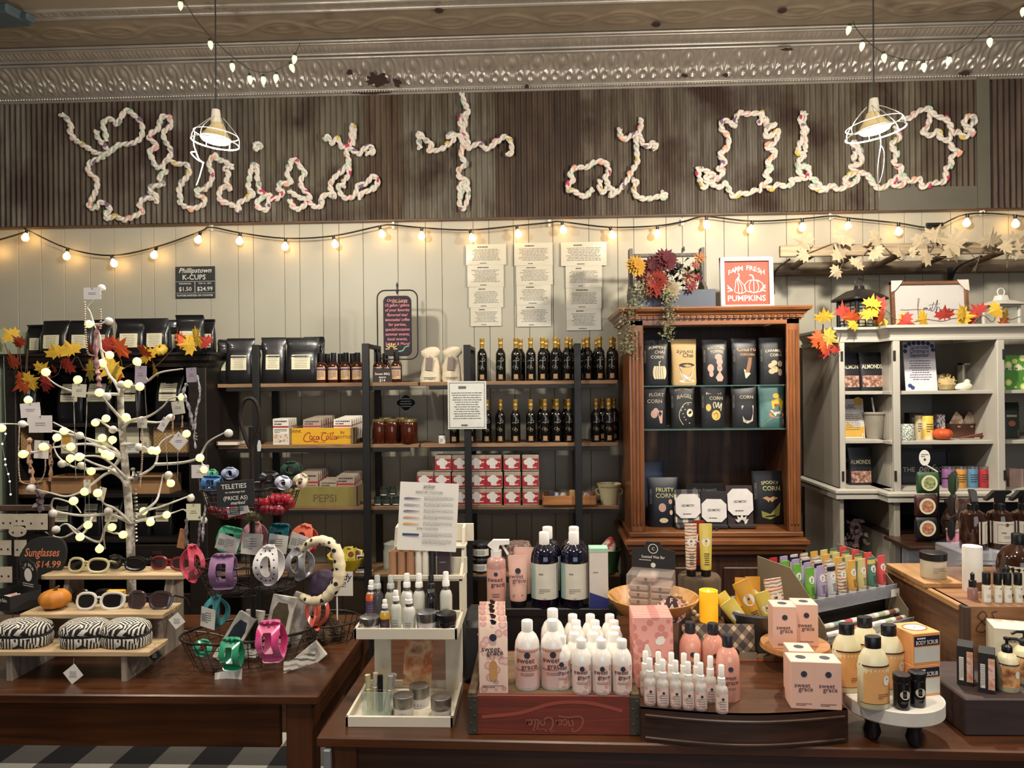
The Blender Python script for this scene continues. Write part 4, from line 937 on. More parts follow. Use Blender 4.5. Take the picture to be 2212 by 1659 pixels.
# jars, chocolate boxes and crates on the middle shelf
def jar(r,h,body,lid,lidh=.015,label=None,name='jar',lr=1.0,facets=18):
 t=TH(name);m=M();pr=[(0,0),(r*.92,0),(r,.005),(r,h*.78),(r*.86,h-lidh),(0,h-lidh)];m.lathe(pr,facets);m.obj('jar_glass',body,t,smooth=True)
 m=M();m.lathe([(r*.86*lr,h-lidh-.002),(r*.9*lr,h-lidh),(r*.9*lr,h-.001),(r*.86*lr,h),(0,h)],facets);m.obj('lid',lid,t,smooth=40)
 if label:
  R=ringsof(pr);m=M();patch(m,-r*.75,r*.75,h*.15,h*.62,8,2);conform(m,R,.0006);m.obj('label',label,t,smooth=True)
  m=M();m.lines(-r*.5,r*.5,h*.2,h*.55,0,4,6,.4,True);conform(m,R,.0012);m.obj('lettering',INK,t)
 return t
HON=mat('amber_preserve',(70,26,12),.08,var=.1,coat=.5)
for i,(px,w_,Y)in enumerate(((820,32,4.17),(847,32,4.17),(884,38,4.16),(833,32,4.29),(870,34,4.29))):
 t=jar(size(w_,Y)/2,size(53,Y),HON,mat('gold_lid',(200,176,120),.3,.8));t.location=on(px,s1,Y);tag(t,'mason jar of dark amber preserve, %s'%(('front row, '+['leftmost','middle','rightmost'][i])if i<3 else('back row, '+['left','right'][i-3])),'jar','amber preserve jars')
t=jar(size(15,4.16)/2,size(20,4.16),WPL,mat('tiny_lid',(60,50,50),.4),.006,label=WHT);t.location=on(955,s1,4.14);tag(t,'tiny white jar alone beside the framed sheet','jar')
CARAM=patmat('caramel_photo','photo',[(96,44,28),(226,214,196),(196,140,100)],60)
def choc(w,h,d,tan=False):
 t=TH('chocolate_box');m=M();m.box((0,0,h/2),(w,d,h),.001);m.obj('carton',mat('choc_tan',(168,150,132),.55)if tan else mat('choc_cream',(236,228,212),.55),t)
 m=M();m.rect(-w*.46,w*.46,h*.08,h*.42,-d/2-.0006);m.obj('printed_picture',CARAM,t)
 m=M();m.rect(-w*.5,w*.5,h*.66,h*.72,-d/2-.0006);m.obj('red_band',mat('red_print',(170,40,48),.5),t)
 m=M();m.lines(-w*.4,w*.4,h*.74,h*.95,-d/2-.0006,2,4,.5);m.lines(-w*.4,w*.4,h*.45,h*.62,-d/2-.0006,3,5,.4);m.obj('lettering',INK,t);return t
d_=.018
for i in range(5):
 put('choc',lambda:choc(size(35,4.13),size(57,4.13),d_),on(608+i*4,s1,4.13+i*.03),'upright white chocolate carton beside the yellow crate, %s'%['front one','second from the front','third from the front','fourth from the front','rearmost'][i],'chocolate box','chocolate cartons beside the crate')
def crate(w,d,h,mt_,name='wooden_crate',iron=False):
 t=TH(name)
 for nm,c,dd in(('front_board',(0,-d/2+.006,h/2),(w-.03,.012,h)),('back_board',(0,d/2-.006,h/2),(w-.03,.012,h)),('side_board',(-w/2+.008,0,h/2),(.016,d,h)),('side_board',(w/2-.008,0,h/2),(.016,d,h)),('bottom_board',(0,0,.005),(w-.03,d-.02,.01))):
  m=M();m.box(c,dd,.0015);m.obj(nm,mt_ if nm in('front_board','back_board')else mat('old_crate_wood',(140,118,84),.8,var=.2,ns=30),t)
 return t
def cocacola(m,w,z,y,k=1.0):
 """flowing script of the soda crate"""
 def S_(pts,wd):m.stroke([((a-155)*w/330,z+b*w/330)for a,b in pts],wd*w/330,y)
 S_([(62,62),(58,78),(36,74),(14,50),(6,24),(16,6),(40,2),(80,8),(110,4),(130,2)],8)
 S_([(76,20),(60,26),(58,46),(74,50),(80,34),(72,20),(88,24)],7);S_([(108,42),(98,48),(88,34),(92,20),(104,20),(112,26)],7)
 S_([(134,42),(122,46),(114,32),(120,20),(132,26),(138,44),(136,24),(146,24)],7)
 S_([(198,76),(176,74),(160,48),(160,22),(176,8),(196,14),(206,24)],8);S_([(150,74),(170,80),(210,66),(240,74),(268,80)],4)
 S_([(216,22),(202,26),(202,44),(214,48),(222,34),(214,22)],7);S_([(240,76),(234,50),(232,22),(244,22)],7);S_([(262,80),(250,50),(248,22),(260,22)],6)
 S_([(284,42),(272,46),(264,32),(270,20),(282,26),(288,44),(286,24),(296,24)],7)
w,h=size(142,4.13),size(36,4.13);t=crate(w,.24,h,mat('yellow_paint',(228,172,40),.55,var=.1,ns=20));t.location=on(707,s1,4.25);t.location.y=4.25
m=M();cocacola(m,w*.60,h*.16,-.1206);m.obj('script_lettering',mat('red_paint',(168,54,30),.6),t)
m=M();m.text('DRINK',.024,-w*.39,h*.72,-.1206,width=w*.17);m.text('IN',.024,w*.33,h*.62,-.1206);m.text('BOTTLES',.022,w*.37,h*.36,-.1206,width=w*.23);m.lines(-w*.12,w*.12,h*.08,h*.14,-.1206,1,2);m.obj('lettering',mat('brown_paint_print',(110,60,30),.6),t)
tag(t,'yellow wooden soda crate with red script lettering on the middle shelf','crate')
for k,(px,n,hh,tan)in enumerate(((676,7,60,True),(742,6,52,False))):
 for i in range(n):
  put('bar%d'%tan,lambda:choc(size(40,4.13),size(50,4.13),.014,tan),on(px,s1,4.17)+Vector((i*.006,i*.024-.02,.012+i*.003)),'%s candy carton in the yellow crate, %s'%('taupe' if tan else 'white',(['front one']+['number %s back from the front'%q for q in('two','three','four','five','six','seven')])[i]),'chocolate box','candy cartons in the yellow crate',rot=(-.12,0,0))
w,h=size(158,4.13),size(43,4.13);t=crate(w,.24,h,mat('olive_crate_paint',(150,134,72),.7,var=.2,ns=16));t.location=on(706,s2,4.25);t.location.y=4.25
m=M();m.text('PEPSI',.062,w*.06,h*.22,-.1206,width=w*.62);m.obj('lettering',mat('faded_print',(104,90,58),.8),t);tag(t,'faded olive soda crate with stencilled capitals on the lower shelf','crate')
for k,(px,n,w_,h_)in enumerate(((668,6,42,84),(712,4,40,62),(748,5,40,76))):
 for i in range(n):
  put('barl%d'%k,lambda:choc(size(w_,4.13),size(h_*.8,4.13),.014,True),on(px,s2,4.17)+Vector((i*.004,i*.026-.02,.012+i*.004)),'brown candy carton in the olive crate, %s stack, %s'%(['left','middle','right'][k],(['front one']+['number %s back from the front'%q for q in('two','three','four','five','six')])[i]),'chocolate box','candy cartons in the olive crate',rot=(-.14,0,0))
  # books / picture frames lying at the left end of the middle shelf
t=TH('book_stack',on(500,s1,4.16));t.name='picture_book';m=M();m.box((0,0,.012),(.12,.13,.024),.002);m.obj('cover',mat('book_brown',(120,72,46),.6),t);m=M();m.box((.006,-.002,.012),(.112,.128,.018));m.obj('pages',WHT,t);tag(t,'brown covered book lying at the left end of the middle shelf','book')
t=TH('serving_tray',on(512,s1,4.05));m=M();m.box((0,.0,.012),(.27,.1,.022),.003);m.obj('tray',BLKP,t);t.location.z=s1-.0;t.location.y=4.16;t.location.x+=.02;t.location.z+=.026;t.location.y+=.0
tag(t,'shallow black tray on the book at the middle shelf left end','tray');bpy.data.objects.remove(t.children[0]);bpy.data.objects.remove(t)
# spice jars on the lower shelf
SPL=mat('spice_lid',(34,48,44),.4)
for i,(px,dz,Y)in enumerate(((817,0,4.15),(836,0,4.15),(856,0,4.15),(830,.052,4.16),(875,0,4.2),(848,.052,4.2))):
 put('spice',lambda:jar(size(18,4.15)/2,.05,mat('spice_glass',(60,66,60),.1,coat=.4),SPL,.012,label=WHT,name='spice_jar'),on(px,s2+dz,Y),'small spice jar with house-shaped white label, %s'%['bottom row leftmost','bottom row second','bottom row third','top of the stack, left','bottom row behind the tilted sheet','top of the stack, right'][i],'jar','spice jars')
 # red chef-hat boxes
def chefbox(w,h):
 t=TH('popcorn_box');m=M();m.box((0,0,h/2),(w,.11,h),.003);m.obj('clear_box',mat('cello_popcorn',(190,176,158),.25,var=.3,ns=60),t)
 m=M();m.rect(-w*.49,w*.49,h*.10,h*.78,-.0558);m.obj('red_label',mat('red_label',(166,40,52),.5),t)
 m=M()
 for cx,cz,r in((-.24,.56,.17),(-.06,.64,.2),(.12,.56,.15),(-.04,.42,.16)):m.disc(cx*w,cz*h,r*w,-.0562,14)
 m.prism([(-.2*w,.2*h),(.14*w,.18*h),(.14*w,.4*h),(-.2*w,.4*h)],-.0563,-.0560);m.obj('chef_hat_print',mat('hat_print',(222,216,210),.6),t)
 m=M();m.rect(.2*w,.42*w,.54*h,.6*h,-.0562);m.rect(-.05*w,.36*w,.22*h,.27*h,-.0562);m.obj('lettering',CRM,t);return t
cbw,cbh=size(38,4.16),size(36.5,4.16)
for row,xs in enumerate(((960,997,1033,1067,1107,1147),(932,966,1000,1034,1068,1108,1148),(960,997,1033,1067,1107,1147))):
 for i,px in enumerate(xs):
  rr=[2,1,0][row];lastx=XY(px,s2,4.17)
  if row==1:lastx=XY([921,958,996,1033,1069,1108,1147][i],s2,4.17)
  put('chef',lambda:chefbox(cbw*.94,cbh*.97),Vector((lastx,4.19,s2+rr*cbh)),'clear box with red chef hat label, %s row, %s'%(['top','middle','bottom'][row],ordn(i,len(xs))),'food box','red labelled boxes')
m=M();put('chef',None,Vector((XY(921,s2,4.17),4.19,s2)),'clear box with red chef hat label, bottom row, hidden behind the tilted sheet','food box','red labelled boxes')
# wood tray with odds and ends, cream pot
t=TH('wooden_tray',on(1229,s2,4.19));w=size(112,4.16);m=M();m.box((0,0,.006),(w,.16,.012),.002)
for x,y,a,b in((0,-.08,w,.01),(0,.08,w,.01),(-w/2,0,.01,.16),(w/2,0,.01,.16)):m.box((x,y,.03),(a,b,.05),.003)
m.obj('tray',wood('tray_wood',(176,118,68),(120,74,40),.5,8,'X'),t);tag(t,'orange-brown wooden tray behind the shelf post, full of small goods','tray')
r_=random.Random(3)
for i,(dx,col,sh)in enumerate(((-.10,(60,50,56),0),(-.07,(150,158,168),1),(-.03,(206,196,180),1),(.02,(190,150,96),0),(.055,(224,214,190),0),(.1,(200,190,182),1))):
 m=M()
 if sh:m.lathe([(0,0),(.02,.002),(.024,.03),(.014,.05),(.0,.052)],12)
 else:m.box((0,0,.032),(.036,.03,.064),.006)
 o=m.obj('small_jar' if sh else 'small_packet',mat('odds_%d'%i,col,.4),loc=t.location+Vector((dx,r_.uniform(-.02,.02),.013)),smooth=True if sh else None);tag(o,'%s in the wooden tray, %s'%('little rounded pot' if sh else 'little upright packet',ordn(i,6)),'packet')
t=TH('ceramic_pot',on(1316,s2,4.17));m=M();k=size(46,4.17)/.105;pr=[(0,0),(.04,0),(.042,.004),(.048,.06),(.056,.085),(.062,.1),(.059,.101),(.05,.085),(.0,.07)];m.lathe([(a*k,b*k)for a,b in pr],26);m.obj('pot',mat('cream_glaze',(204,194,150),.35,var=.08),t,smooth=True)
for s_ in(-1,1):
 m=M();m.tube(smoothpath([(s_*.048*k,0,.075*k),(s_*.064*k,0,.07*k),(s_*.06*k,0,.05*k),(s_*.046*k,0,.045*k)],4),.005,6);m.obj('handle',mat('cream_glaze'),t,smooth=True)
m=M();R=ringsof([(a*k,b*k)for a,b in pr[:6]])
for i in range(9):m.disc((-.04+i*.01)*k,.088*k,.003*k,0,8)
conform(m,R,.0006);m.obj('painted_flowers',mat('pot_print',(110,90,60),.6),t);m=M();m.lathe([(0,.068*k),(.045*k,.08*k),(.0,.094*k)],12);m.obj('potpourri',mat('potpourri',(120,92,60),.9,bump=.6,ns=90),t,smooth=True)
tag(t,'cream glazed pot with two small handles, right end of lower shelf','pot')
# bottom shelf: jars, green pot, bowl, small sign
JD=mat('dark_preserve',(26,24,26),.1,coat=.4)
for i,(px,dz)in enumerate(((1040,0),(1040,.084),(1016,.0),(1062,0))):
 t=jar(size(46,4.16)/2*(.8 if i>1 else 1),.082,JD,STEEL,.012,label=WHT);t.location=on(px,s3,4.17 if i<2 else 4.3);tag(t,'dark jar with white gingham style label, %s'%['bottom of the stack','top of the stack','behind the stack at left','behind the stack at right'][i],'jar','dark jars on the bottom shelf')
 t.location.z=s3+dz+(.0 if i<2 else 0)
t=TH('popcorn_canister',on(1122,s3,4.18));m=M();m.lathe([(0,0),(.07,0),(.072,.13),(.06,.16),(0,.16)],20);m.obj('canister',patmat('kettle_corn','photo',[(60,40,40),(150,120,110),(206,190,176)],50),t,smooth=True);tag(t,'clear canister of mottled sweets behind the trigger bottle','canister')
t=TH('green_pot',on(1312,s3,4.16));m=M();m.lathe([(0,0),(.055,0),(.075,.12),(.078,.125),(.07,.125),(.05,.1),(0,.1)],24);m.obj('pot',mat('green_glaze',(52,88,46),.4),t,smooth=True)
m=M();m.loft([(.1,.05,.05,2),(.15,.04,.03,2,.01),(.19,.012,.01,2,.02)],14);m.obj('red_white_doll',mat('red_white_cloth',(196,60,50),.8,col2=(232,220,196),ns=40),t,smooth=True);tag(t,'green pot stuffed with red and white cloth on the bottom shelf','pot')
t=TH('yellow_bowl',on(752,s3-.0,4.16));t.location.z=s3+.03;m=M();m.lathe([(0,0),(.05,0),(.052,.006),(.1,.06),(.112,.085),(.108,.086),(.09,.06),(0,.02)],26);m.obj('bowl',mat('yellow_plastic',(214,186,40),.4),t,smooth=True);t.location.z=s3
tag(t,'yellow bowl heaped with yellow sweet packets','bowl');bp_=t.location.copy()
for i in range(9):
 a=i*.75;o=carton('candy_packet',.05,.006,.07,mat('yellow_packet',(214,196,70),.4),[('label',lambda m:m.disc(0,.045,.017,-.0036,12),mat('brown_logo',(120,66,40),.5)),('lettering',lambda m:m.lines(-.02,.02,.005,.025,-.0036,3,2),INK)])
 o.location=bp_+Vector((.055*math.cos(a)*(1 if i else 0),-.02+.035*math.sin(a),.055+.006*(i%3)));o.rotation_euler=(-.5+.1*(i%4),(i%5-2)*.35,(i%3-1)*.4);tag(o,'small yellow candy packet in the yellow bowl','candy packet','packets in the yellow bowl')
t=TH('tiny_chalkboard',on(781,s3,4.08));t.name='mini_chalkboard';t.location.z=s3;t.location.y=4.14;m=M();m.box((0,0,.055),(.085,.008,.085),.002);m.obj('frame',WPL,t);m=M();m.rect(-.035,.035,.02,.09,-.0045);m.obj('slate',mat('slate_black',(30,32,36),.8),t)
m=M();m.lines(-.028,.028,.03,.085,-.005,5,3,.3);m.obj('chalk_lettering',CHK,t);m=M();m.box((.0,0,.006),(.09,.05,.01),.002);m.obj('base',WPL,t);tag(t,'tiny white framed chalkboard beside the yellow bowl','chalkboard sign')
t=TH('glass_canister',on(848,s3,4.2));m=M();m.lathe([(0,0),(.05,0),(.052,.11),(.045,.13),(.05,.15),(0,.17)],20);m.obj('glass',clear('jar_clear',(210,216,200),.35),t,smooth=True);tag(t,'clear glass canister behind the kraft tubes','canister')
# ================================================================== framed sheet and wall papers
def sheet(name,x0,x1,y0,y1,Y,mt_=None,tilt=0,lines=9,bar=None,lab='',cat='notice',grp=None,border=False,head=None,seed=1):
 a,b=P(x0,y1,Y),P(x1,y0,Y);w,h=b.x-a.x,b.z-a.z;t=TH(name,((a.x+b.x)/2,Y,a.z));m=M()
 v,f=grid(6,6,lambda u,q:((u-.5)*w,-.0012-.0012*math.sin(u*5+seed)*math.sin(q*4+seed),q*h));m.add(v,f);m.box((0,.0,h/2),(w,.0016,h));m.obj('paper',mt_ or WHT,t)
 m=M();m.lines(-w*.40,w*.40,h*.2,h*.78,-.0032,lines,seed,.3,True);m.lines(-w*.22,w*.22,h*.82,h*.92,-.0032,1,seed+5,.55);m.lines(-w*.15,w*.15,h*.04,h*.12,-.0032,1,seed+9,.45);m.obj('lettering',bar or mat('printed_grey',(104,100,96),.8),t)
 if border:
  m=M()
  for q in((-.46,-.45,.03,.97),(.45,.46,.03,.97)):m.rect(q[0]*w,q[1]*w,q[2]*h,q[3]*h,-.0033)
  for q in((.03,.038),(.962,.97)):m.rect(-.46*w,.46*w,q[0]*h,q[1]*h,-.0033)
  m.obj('border',mat('printed_grey'),t)
 return tag(t,lab,cat,grp)
LAM=mat('laminated_sheet',(206,198,176),.22,var=.04,coat=.4)
SHT=[[(1007,1093,527,571),(1010,1088,571,618),(1013,1087,618,663),(1017,1083,663,703)],[(1111,1194,524,572),(1115,1194,572,614),(1116,1190,614,657),(1117,1190,657,704)],[(1212,1310,522,573),(1222,1300,573,620),(1223,1299,620,665),(1224,1298,665,712)]]
for c_,col in enumerate(SHT):
 for r0_,q in enumerate(col):sheet('notice_sheet',q[0],q[1],q[2],q[3]+2,WY-.008-.0022*(3-r0_),LAM,seed=c_*4+r0_,lab='taped white notice sheet, %s column, %s from the top'%(['left','middle','right'][c_],['first','second','third','fourth'][r0_]),grp='notice sheets on the plank wall')
sheet('framed_notice',968,1050,823,927,4.075,mat('sheet_white',(226,224,214),.3,coat=.4),lines=12,lab='framed white letter sheet hanging before the middle shelf',border=True,seed=31)
# chalk price board on the wall
a,b=P(380,644,WY-.012),P(464,575,WY-.012);w,h=b.x-a.x,b.z-a.z;t=TH('price_board',((a.x+b.x)/2,WY-.012,a.z));m=M();m.box((0,0,h/2),(w,.008,h),.001);m.obj('board',mat('slate_board',(38,42,44),.7),t)
m=M();m.text('Phillipstown',.042,0,h*.80,-.0046,width=w*.86,shear=.3);m.text('K-CUPS',.044,-.005,h*.58,-.0046);m.text('INDIVIDUAL',.014,-w*.25,h*.43,-.0046);m.text('TOP 12 - PKT',.014,w*.25,h*.43,-.0046)
m.text('$1.50',.036,-w*.25,h*.22,-.0046);m.text('$24.99',.036,w*.25,h*.22,-.0046,width=w*.46);m.text('FLAVORS INDEXED ON COUNTER',.016,0,h*.05,-.0046,width=w*.92)
m.rect(-w*.5,w*.5,h*.515,h*.525,-.0046);m.rect(-w*.5,w*.5,h*.15,h*.158,-.0046);m.rect(-.002,.001,h*.16,h*.52,-.0046);m.obj('chalk_lettering',CHK,t);tag(t,'black price board for coffee cups with white writing on the wall','price board')
a=P(877,870,WY-.01);t=TH('wall_tag',a);m=M();pl_=[(math.cos(k*PI/20)*(.052+.006*math.cos(k*PI/5)),math.sin(k*PI/20)*(.042+.006*math.cos(k*PI/5)))for k in range(40)];m.prism([(x*1.08,z*1.08)for x,z in pl_],-.001,.002);m.obj('tag_border',CHK,t)
m=M();m.prism(pl_,-.003,.001);m.obj('tag',mat('slate_black',(30,32,36),.8),t);m=M();m.lines(-.036,.036,-.03,.032,-.0036,4,7,.4,True);m.obj('chalk_lettering',CHK,t);tag(t,'small scalloped black tag with chalk writing on the wall','wall tag')
# fairy light curtain and grey pilaster at the left edge
# ================================================================== inside the oak cabinet
PW=size(56,3.97);PH=size(101,3.97);DIM=mat('pouch_print_dim',(130,122,112),.6);IVO=mat('ivory_print',(226,206,170),.6);DKP=mat('dark_print',(36,34,38),.6);PKP=mat('blush_print',(206,164,150),.6);YLP=mat('golden_print',(214,180,90),.6)
arts=[
('PUMPKIN CHAI CORN',[('PUMPKIN',.15,.06,.80,.6),('CHAI',.17,.16,.69,.4),('CORN',.17,.06,.58,0)],[([('d',-.02+k*.085,.28,.085,.26)for k in range(5)]+[('s',[(.15,.42),(.14,.5),(.2,.52)],.035)],IVO),([('s',[(.02+k*.085,.16),(.0+k*.09,.28),(.04+k*.075,.40)],.012)for k in range(4)],DKP)],None),
('Spiced Chai',[('Spiced',.25,.02,.70,0),('Chai',.23,.14,.60,0)],[([('d',.08,.43,.30,.09)],DKP),([('p',[(-.2,.40),(.36,.42),(.28,.22),(.18,.12),(-.02,.12),(-.14,.22)]),('d',.08,.09,.30,.06)],WHT),([('d',.08,.43,.26,.055),('s',[(-.2,.4),(-.06,.2),(.1,.12),(.3,.3)],.015)],DKP)],KRAFT),
('TOFFEE',[('SOLO TIME',.13,.04,.78,.5),('TOFFEE',.15,.06,.69,.5)],[([('d',.16,.50,.12,.16),('d',.12,.6,.14,.12),('d',.16,.36,.1,.14),('d',-.18,.36,.12,.16),('d',-.16,.24,.08,.12),('p',[(.0,.16),(.16,.3),(.3,.16),(.24,.08),(.08,.08)])],PKP),([('d',.13,.46,.02,.01),('d',.2,.46,.02,.01),('s',[(.1,.38),(.16,.36),(.22,.38)],.015)],DKP)],None),
('Churro',[('Churro',.25,.08,.72,0),('POPCORN',.12,.10,.62,0)],[([('p',[(.0,.14),(-.06,.34),(.2,.24),(.04,.14)])],IVO),([('s',[(.02+k*.05,.26),(.1+k*.05,.42),(.16+k*.04,.58)],.05)for k in range(3)],mat('churro_print',(150,104,76),.6))],None),
('CARAMEL CORN',[('GLASSE',.13,.04,.80,.5),('CARAMEL',.14,.04,.70,.4),('CORN',.15,.12,.60,0)],[([('d',-.05,.40,.12,.1),('d',.06,.46,.11,.1),('d',-.04,.28,.12,.1),('d',.08,.32,.13,.12),('d',.28,.44,.08,.12),('d',.27,.26,.07,.14)],mat('kernel_print',(206,176,136),.6)),([('s',[(-.02,.36),(.04,.38),(.1,.34)],.014),('s',[(.16,.42),(.18,.32),(.22,.24)],.014)],DKP)],None),
('FLOAT CORN',[('FLOAT',.19,.12,.76,.4),('CORN',.2,.04,.60,0)],[([('d',.02,.34,.13,.16),('d',.08,.42,.1,.1),('p',[(.14,.42),(.34,.42),(.32,.12),(.24,.12)])],PKP)],None),
('BAGEL',[('EVERYTHING',.1,.02,.9,.7),('BAGEL',.2,.08,.72,.8)],[([('s',[(.34,.60),(.08,.58),(-.12,.4),(-.14,.24),(.0,.08)],.02),('d',.26,.36,.12,.16)],IVO),([('d',x,z,.022,.02)for x,z in((.0,.5),(.08,.44),(.0,.34),(.1,.2),(.04,.26),(.2,.56),(.24,.12),(-.06,.42))],IVO)],None),
('MONKEY CORN',[('MONKEY',.15,.04,.80,.4),('CORN',.18,.10,.66,0)],[([('d',.08,.30,.17,.2),('d',-.2,.48,.1,.14)],YLP),([('s',[(.02,.46),(-.02,.56),(.06,.6),(.1,.48),(.18,.6),(.2,.46),(.3,.58),(.26,.4)],.03)],IVO),([('s',[(.0,.3),(.08,.36),(.16,.28),(.08,.22)],.016),('d',.14,.18,.03,.02)],DKP)],None),
('CORN',[('SOURDLY',.15,.06,.82,.4),('CORN',.18,.08,.68,0)],[([('p',[(-.12,.52),(.34,.52),(.3,.16),(.1,.1),(-.06,.14)])],mat('jar_print',(190,176,160),.6)),([('s',[(.04,.5),(.02,.3),(.04,.14)],.02),('s',[(.2,.5),(.2,.3),(.18,.16)],.02),('s',[(-.1,.44),(.1,.46),(.32,.44)],.02)],DKP)],None),
('sundae',[],[([('p',[(-.02,.62),(.3,.7),(.42,.6),(.36,.4),(.02,.44)]),('d',.16,.74,.12,.1)],mat('yellow_print',(232,190,60),.6)),([('p',[(-.3,.08),(.42,.08),(.42,.2),(-.04,.22)]),('d',.16,.3,.28,.12)],mat('salmon_print',(222,130,96),.6)),([('p',[(-.08,.4),(.36,.42),(.3,.3),(.2,.34),(.12,.26),(.04,.34)])],CRM),([('d',.14,.52,.06,.06)],mat('cherry_print',(190,36,36),.5))],mat('teal_bag',(92,128,124),.4,col2=(60,96,96),ns=6)),
]
row1=[1416,1477,1544,1607,1667];row2=[1412,1474,1540,1607,1666]
for i,(nm,tx_,art,body)in enumerate(arts):
 px=(row1+row2)[i];zs=gz1 if i<5 else gz2;Y=4.02
 hh=PH if i<5 else size(92,3.97)
 t=pouch(PW,hh,tx_,art,body,ink=DKP if i==1 else mat('churro_ink',(222,150,90),.6)if i==3 else None,side=None if i in(1,9)else 'POPCORN',seed=i)
 t.location=on(px,zs,Y);t.rotation_euler.z=rnd.uniform(-.12,.05)
 lab={1:'kraft paper popcorn bag with a black printed cup, upper glass shelf',9:'teal and yellow popcorn bag with a sundae picture, lower glass shelf',2:'black popcorn bag with a pink chef figure, upper glass shelf',3:'black popcorn bag with orange script and churro picture'}.get(i,'black popcorn bag lettered %s, %s glass shelf'%(nm,'upper' if i<5 else 'lower'))
 if i==8:lab='black popcorn bag with a picture of a full jar, lower glass shelf'
 tag(t,lab,'popcorn bag','popcorn bags on the glass shelves')
for px,w_,h_,Y,lab,body,tx_,art in((1408,52,126,4.22,'blue-topped dark popcorn bag, rear of the pair at cabinet bottom',mat('blue_bag',(38,56,88),.4,var=.2),[],[]),
(1432,66,104,4.05,'dark popcorn bag with coloured letters in front of the blue-topped bag',mat('navy_bag',(26,32,44),.4,var=.2),[('FRUITY',.18,.06,.72,0),('CORN',.2,.04,.60,0)],[([('d',-.04,.40,.12,.14),('d',.22,.52,.06,.08)],PKP),([('d',.0,.14,.14,.08),('d',.24,.3,.05,.08)],IVO)]),
(1660,72,112,4.12,'black popcorn bag with a bat picture, right side of the cabinet bottom',None,[('SPOOKY',.13,.02,.76,.4),('CORN',.18,.05,.64,0)],[([('p',[(-.22,.5),(-.1,.46),(-.04,.42),(0,.46),(.06,.42),(.12,.46),(.24,.5),(.1,.53),(0,.5),(-.1,.53)])],mat('bat_print',(206,160,110),.6)),([('p',[(-.26,.26),(0,.2),(.2,.34),(.3,.42),(.26,.18),(.0,.1),(-.24,.14)])],mat('mossy_print',(150,150,80),.6))])):
 t=pouch(size(w_,Y),size(h_,Y),tx_,art,body,side='POPCORN',seed=px,ink=mat('candy_print',(196,190,130),.6));t.location=on(px,zb,Y);tag(t,lab,'popcorn bag','popcorn bags at the cabinet bottom')
BLUE=mat('blue_strip',(70,110,170),.4)
# dish towels with octagonal labels
for px,w_,h_,rz_,mt_,lab,lz_ in((1487,56,80,.06,patmat('towel_check','plaid',[(46,42,46),(96,92,90),(206,200,184)],17),'folded black and cream check towel with octagonal white label',.52),
(1543,54,76,-.12,mat('charcoal_towel',(48,44,50),.9,var=.2,ns=60,bump=.3),'folded plain charcoal towel with octagonal white label',.42),(1600,56,88,.0,mat('dark_leaf_towel',(56,46,46),.9),'folded dark towel with white leaf print and octagonal label',.56)):
 w,h=size(w_,4),size(h_,4);t=TH('dish_towel',on(px,zb,4.0),rz_);m=M();m.box((0,0,0),(w,.02,h*1.02),.008,xf=Matrix.Translation((0,.02,h*.5))@Matrix.Rotation(-.14,4,'X'));m.box((0,-.022,.012),(w,.05,.018),.007);m.obj('towel',mt_,t,smooth=40)
 m=M();c=.2*w;a,b=w*.48,h*.32;m.prism([(-a+c,-b),(a-c,-b),(a,-b+c),(a,b-c),(a-c,b),(-a+c,b),(-a,b-c),(-a,-b+c)],-.001,.001,xf=Matrix.Translation((0,.0035,h*(lz_+.06)))@Matrix.Rotation(-.14,4,'X'));m.obj('label',mat('white_card',(232,226,222),.6),t)
 m=M();m.text('GEOMETRY',.018,0,-.004,-.0016,width=w*.5);m.lines(-w*.2,w*.2,-h*.24,-h*.18,-.0016,1,2,.4);m.xform(Matrix.Translation((0,.0035,h*(lz_+.06)))@Matrix.Rotation(-.14,4,'X'));m.obj('lettering',INK,t)
 if px==1600:
  m=M()
  for a_,l_ in((-1.1,.04),(-.6,.045),(0,.05),(.6,.045),(1.1,.04),(1.5,.03)):
   dx,dz=math.sin(a_),math.cos(a_);m.poly([(dx*.012,dz*.012),(dx*.5*l_-dz*.009,dz*.5*l_+dx*.009),(dx*l_,dz*l_),(dx*.5*l_+dz*.009,dz*.5*l_-dx*.009)],0)
  m.xform(Matrix.Translation((.005,-.011,.028))@Matrix.Rotation(-.1,4,'X'));m.obj('leaf_print',WHT,t)
 tag(t,lab,'dish towel','folded dish towels in the oak cabinet')
t=TH('tea_towel_sign',on(1522,zb,4.2));t.name='chalk_sign';m=M();m.box((0,0,.105),(.21,.01,.21),.003);m.obj('board',mat('slate_black',(30,32,36),.8),t);m=M();m.text('Tea towels',.03,0,.165,-.0056,width=.15,shear=.2);m.obj('chalk_lettering',DIM,t);tag(t,'dark chalk sign behind the folded towels in the oak cabinet','chalkboard sign')
for px in(1548,1537):
 m=M();m.lathe([(0,0),(.009,.0),(.01,.006),(.004,.012),(0,.012)],10);o=m.obj('black_bead',BLKP,loc=on(px,zb,3.93),smooth=True);tag(o,'small black bead on the cabinet base shelf before the towels, %s of two'%('right' if px>1540 else 'left'),'bead')
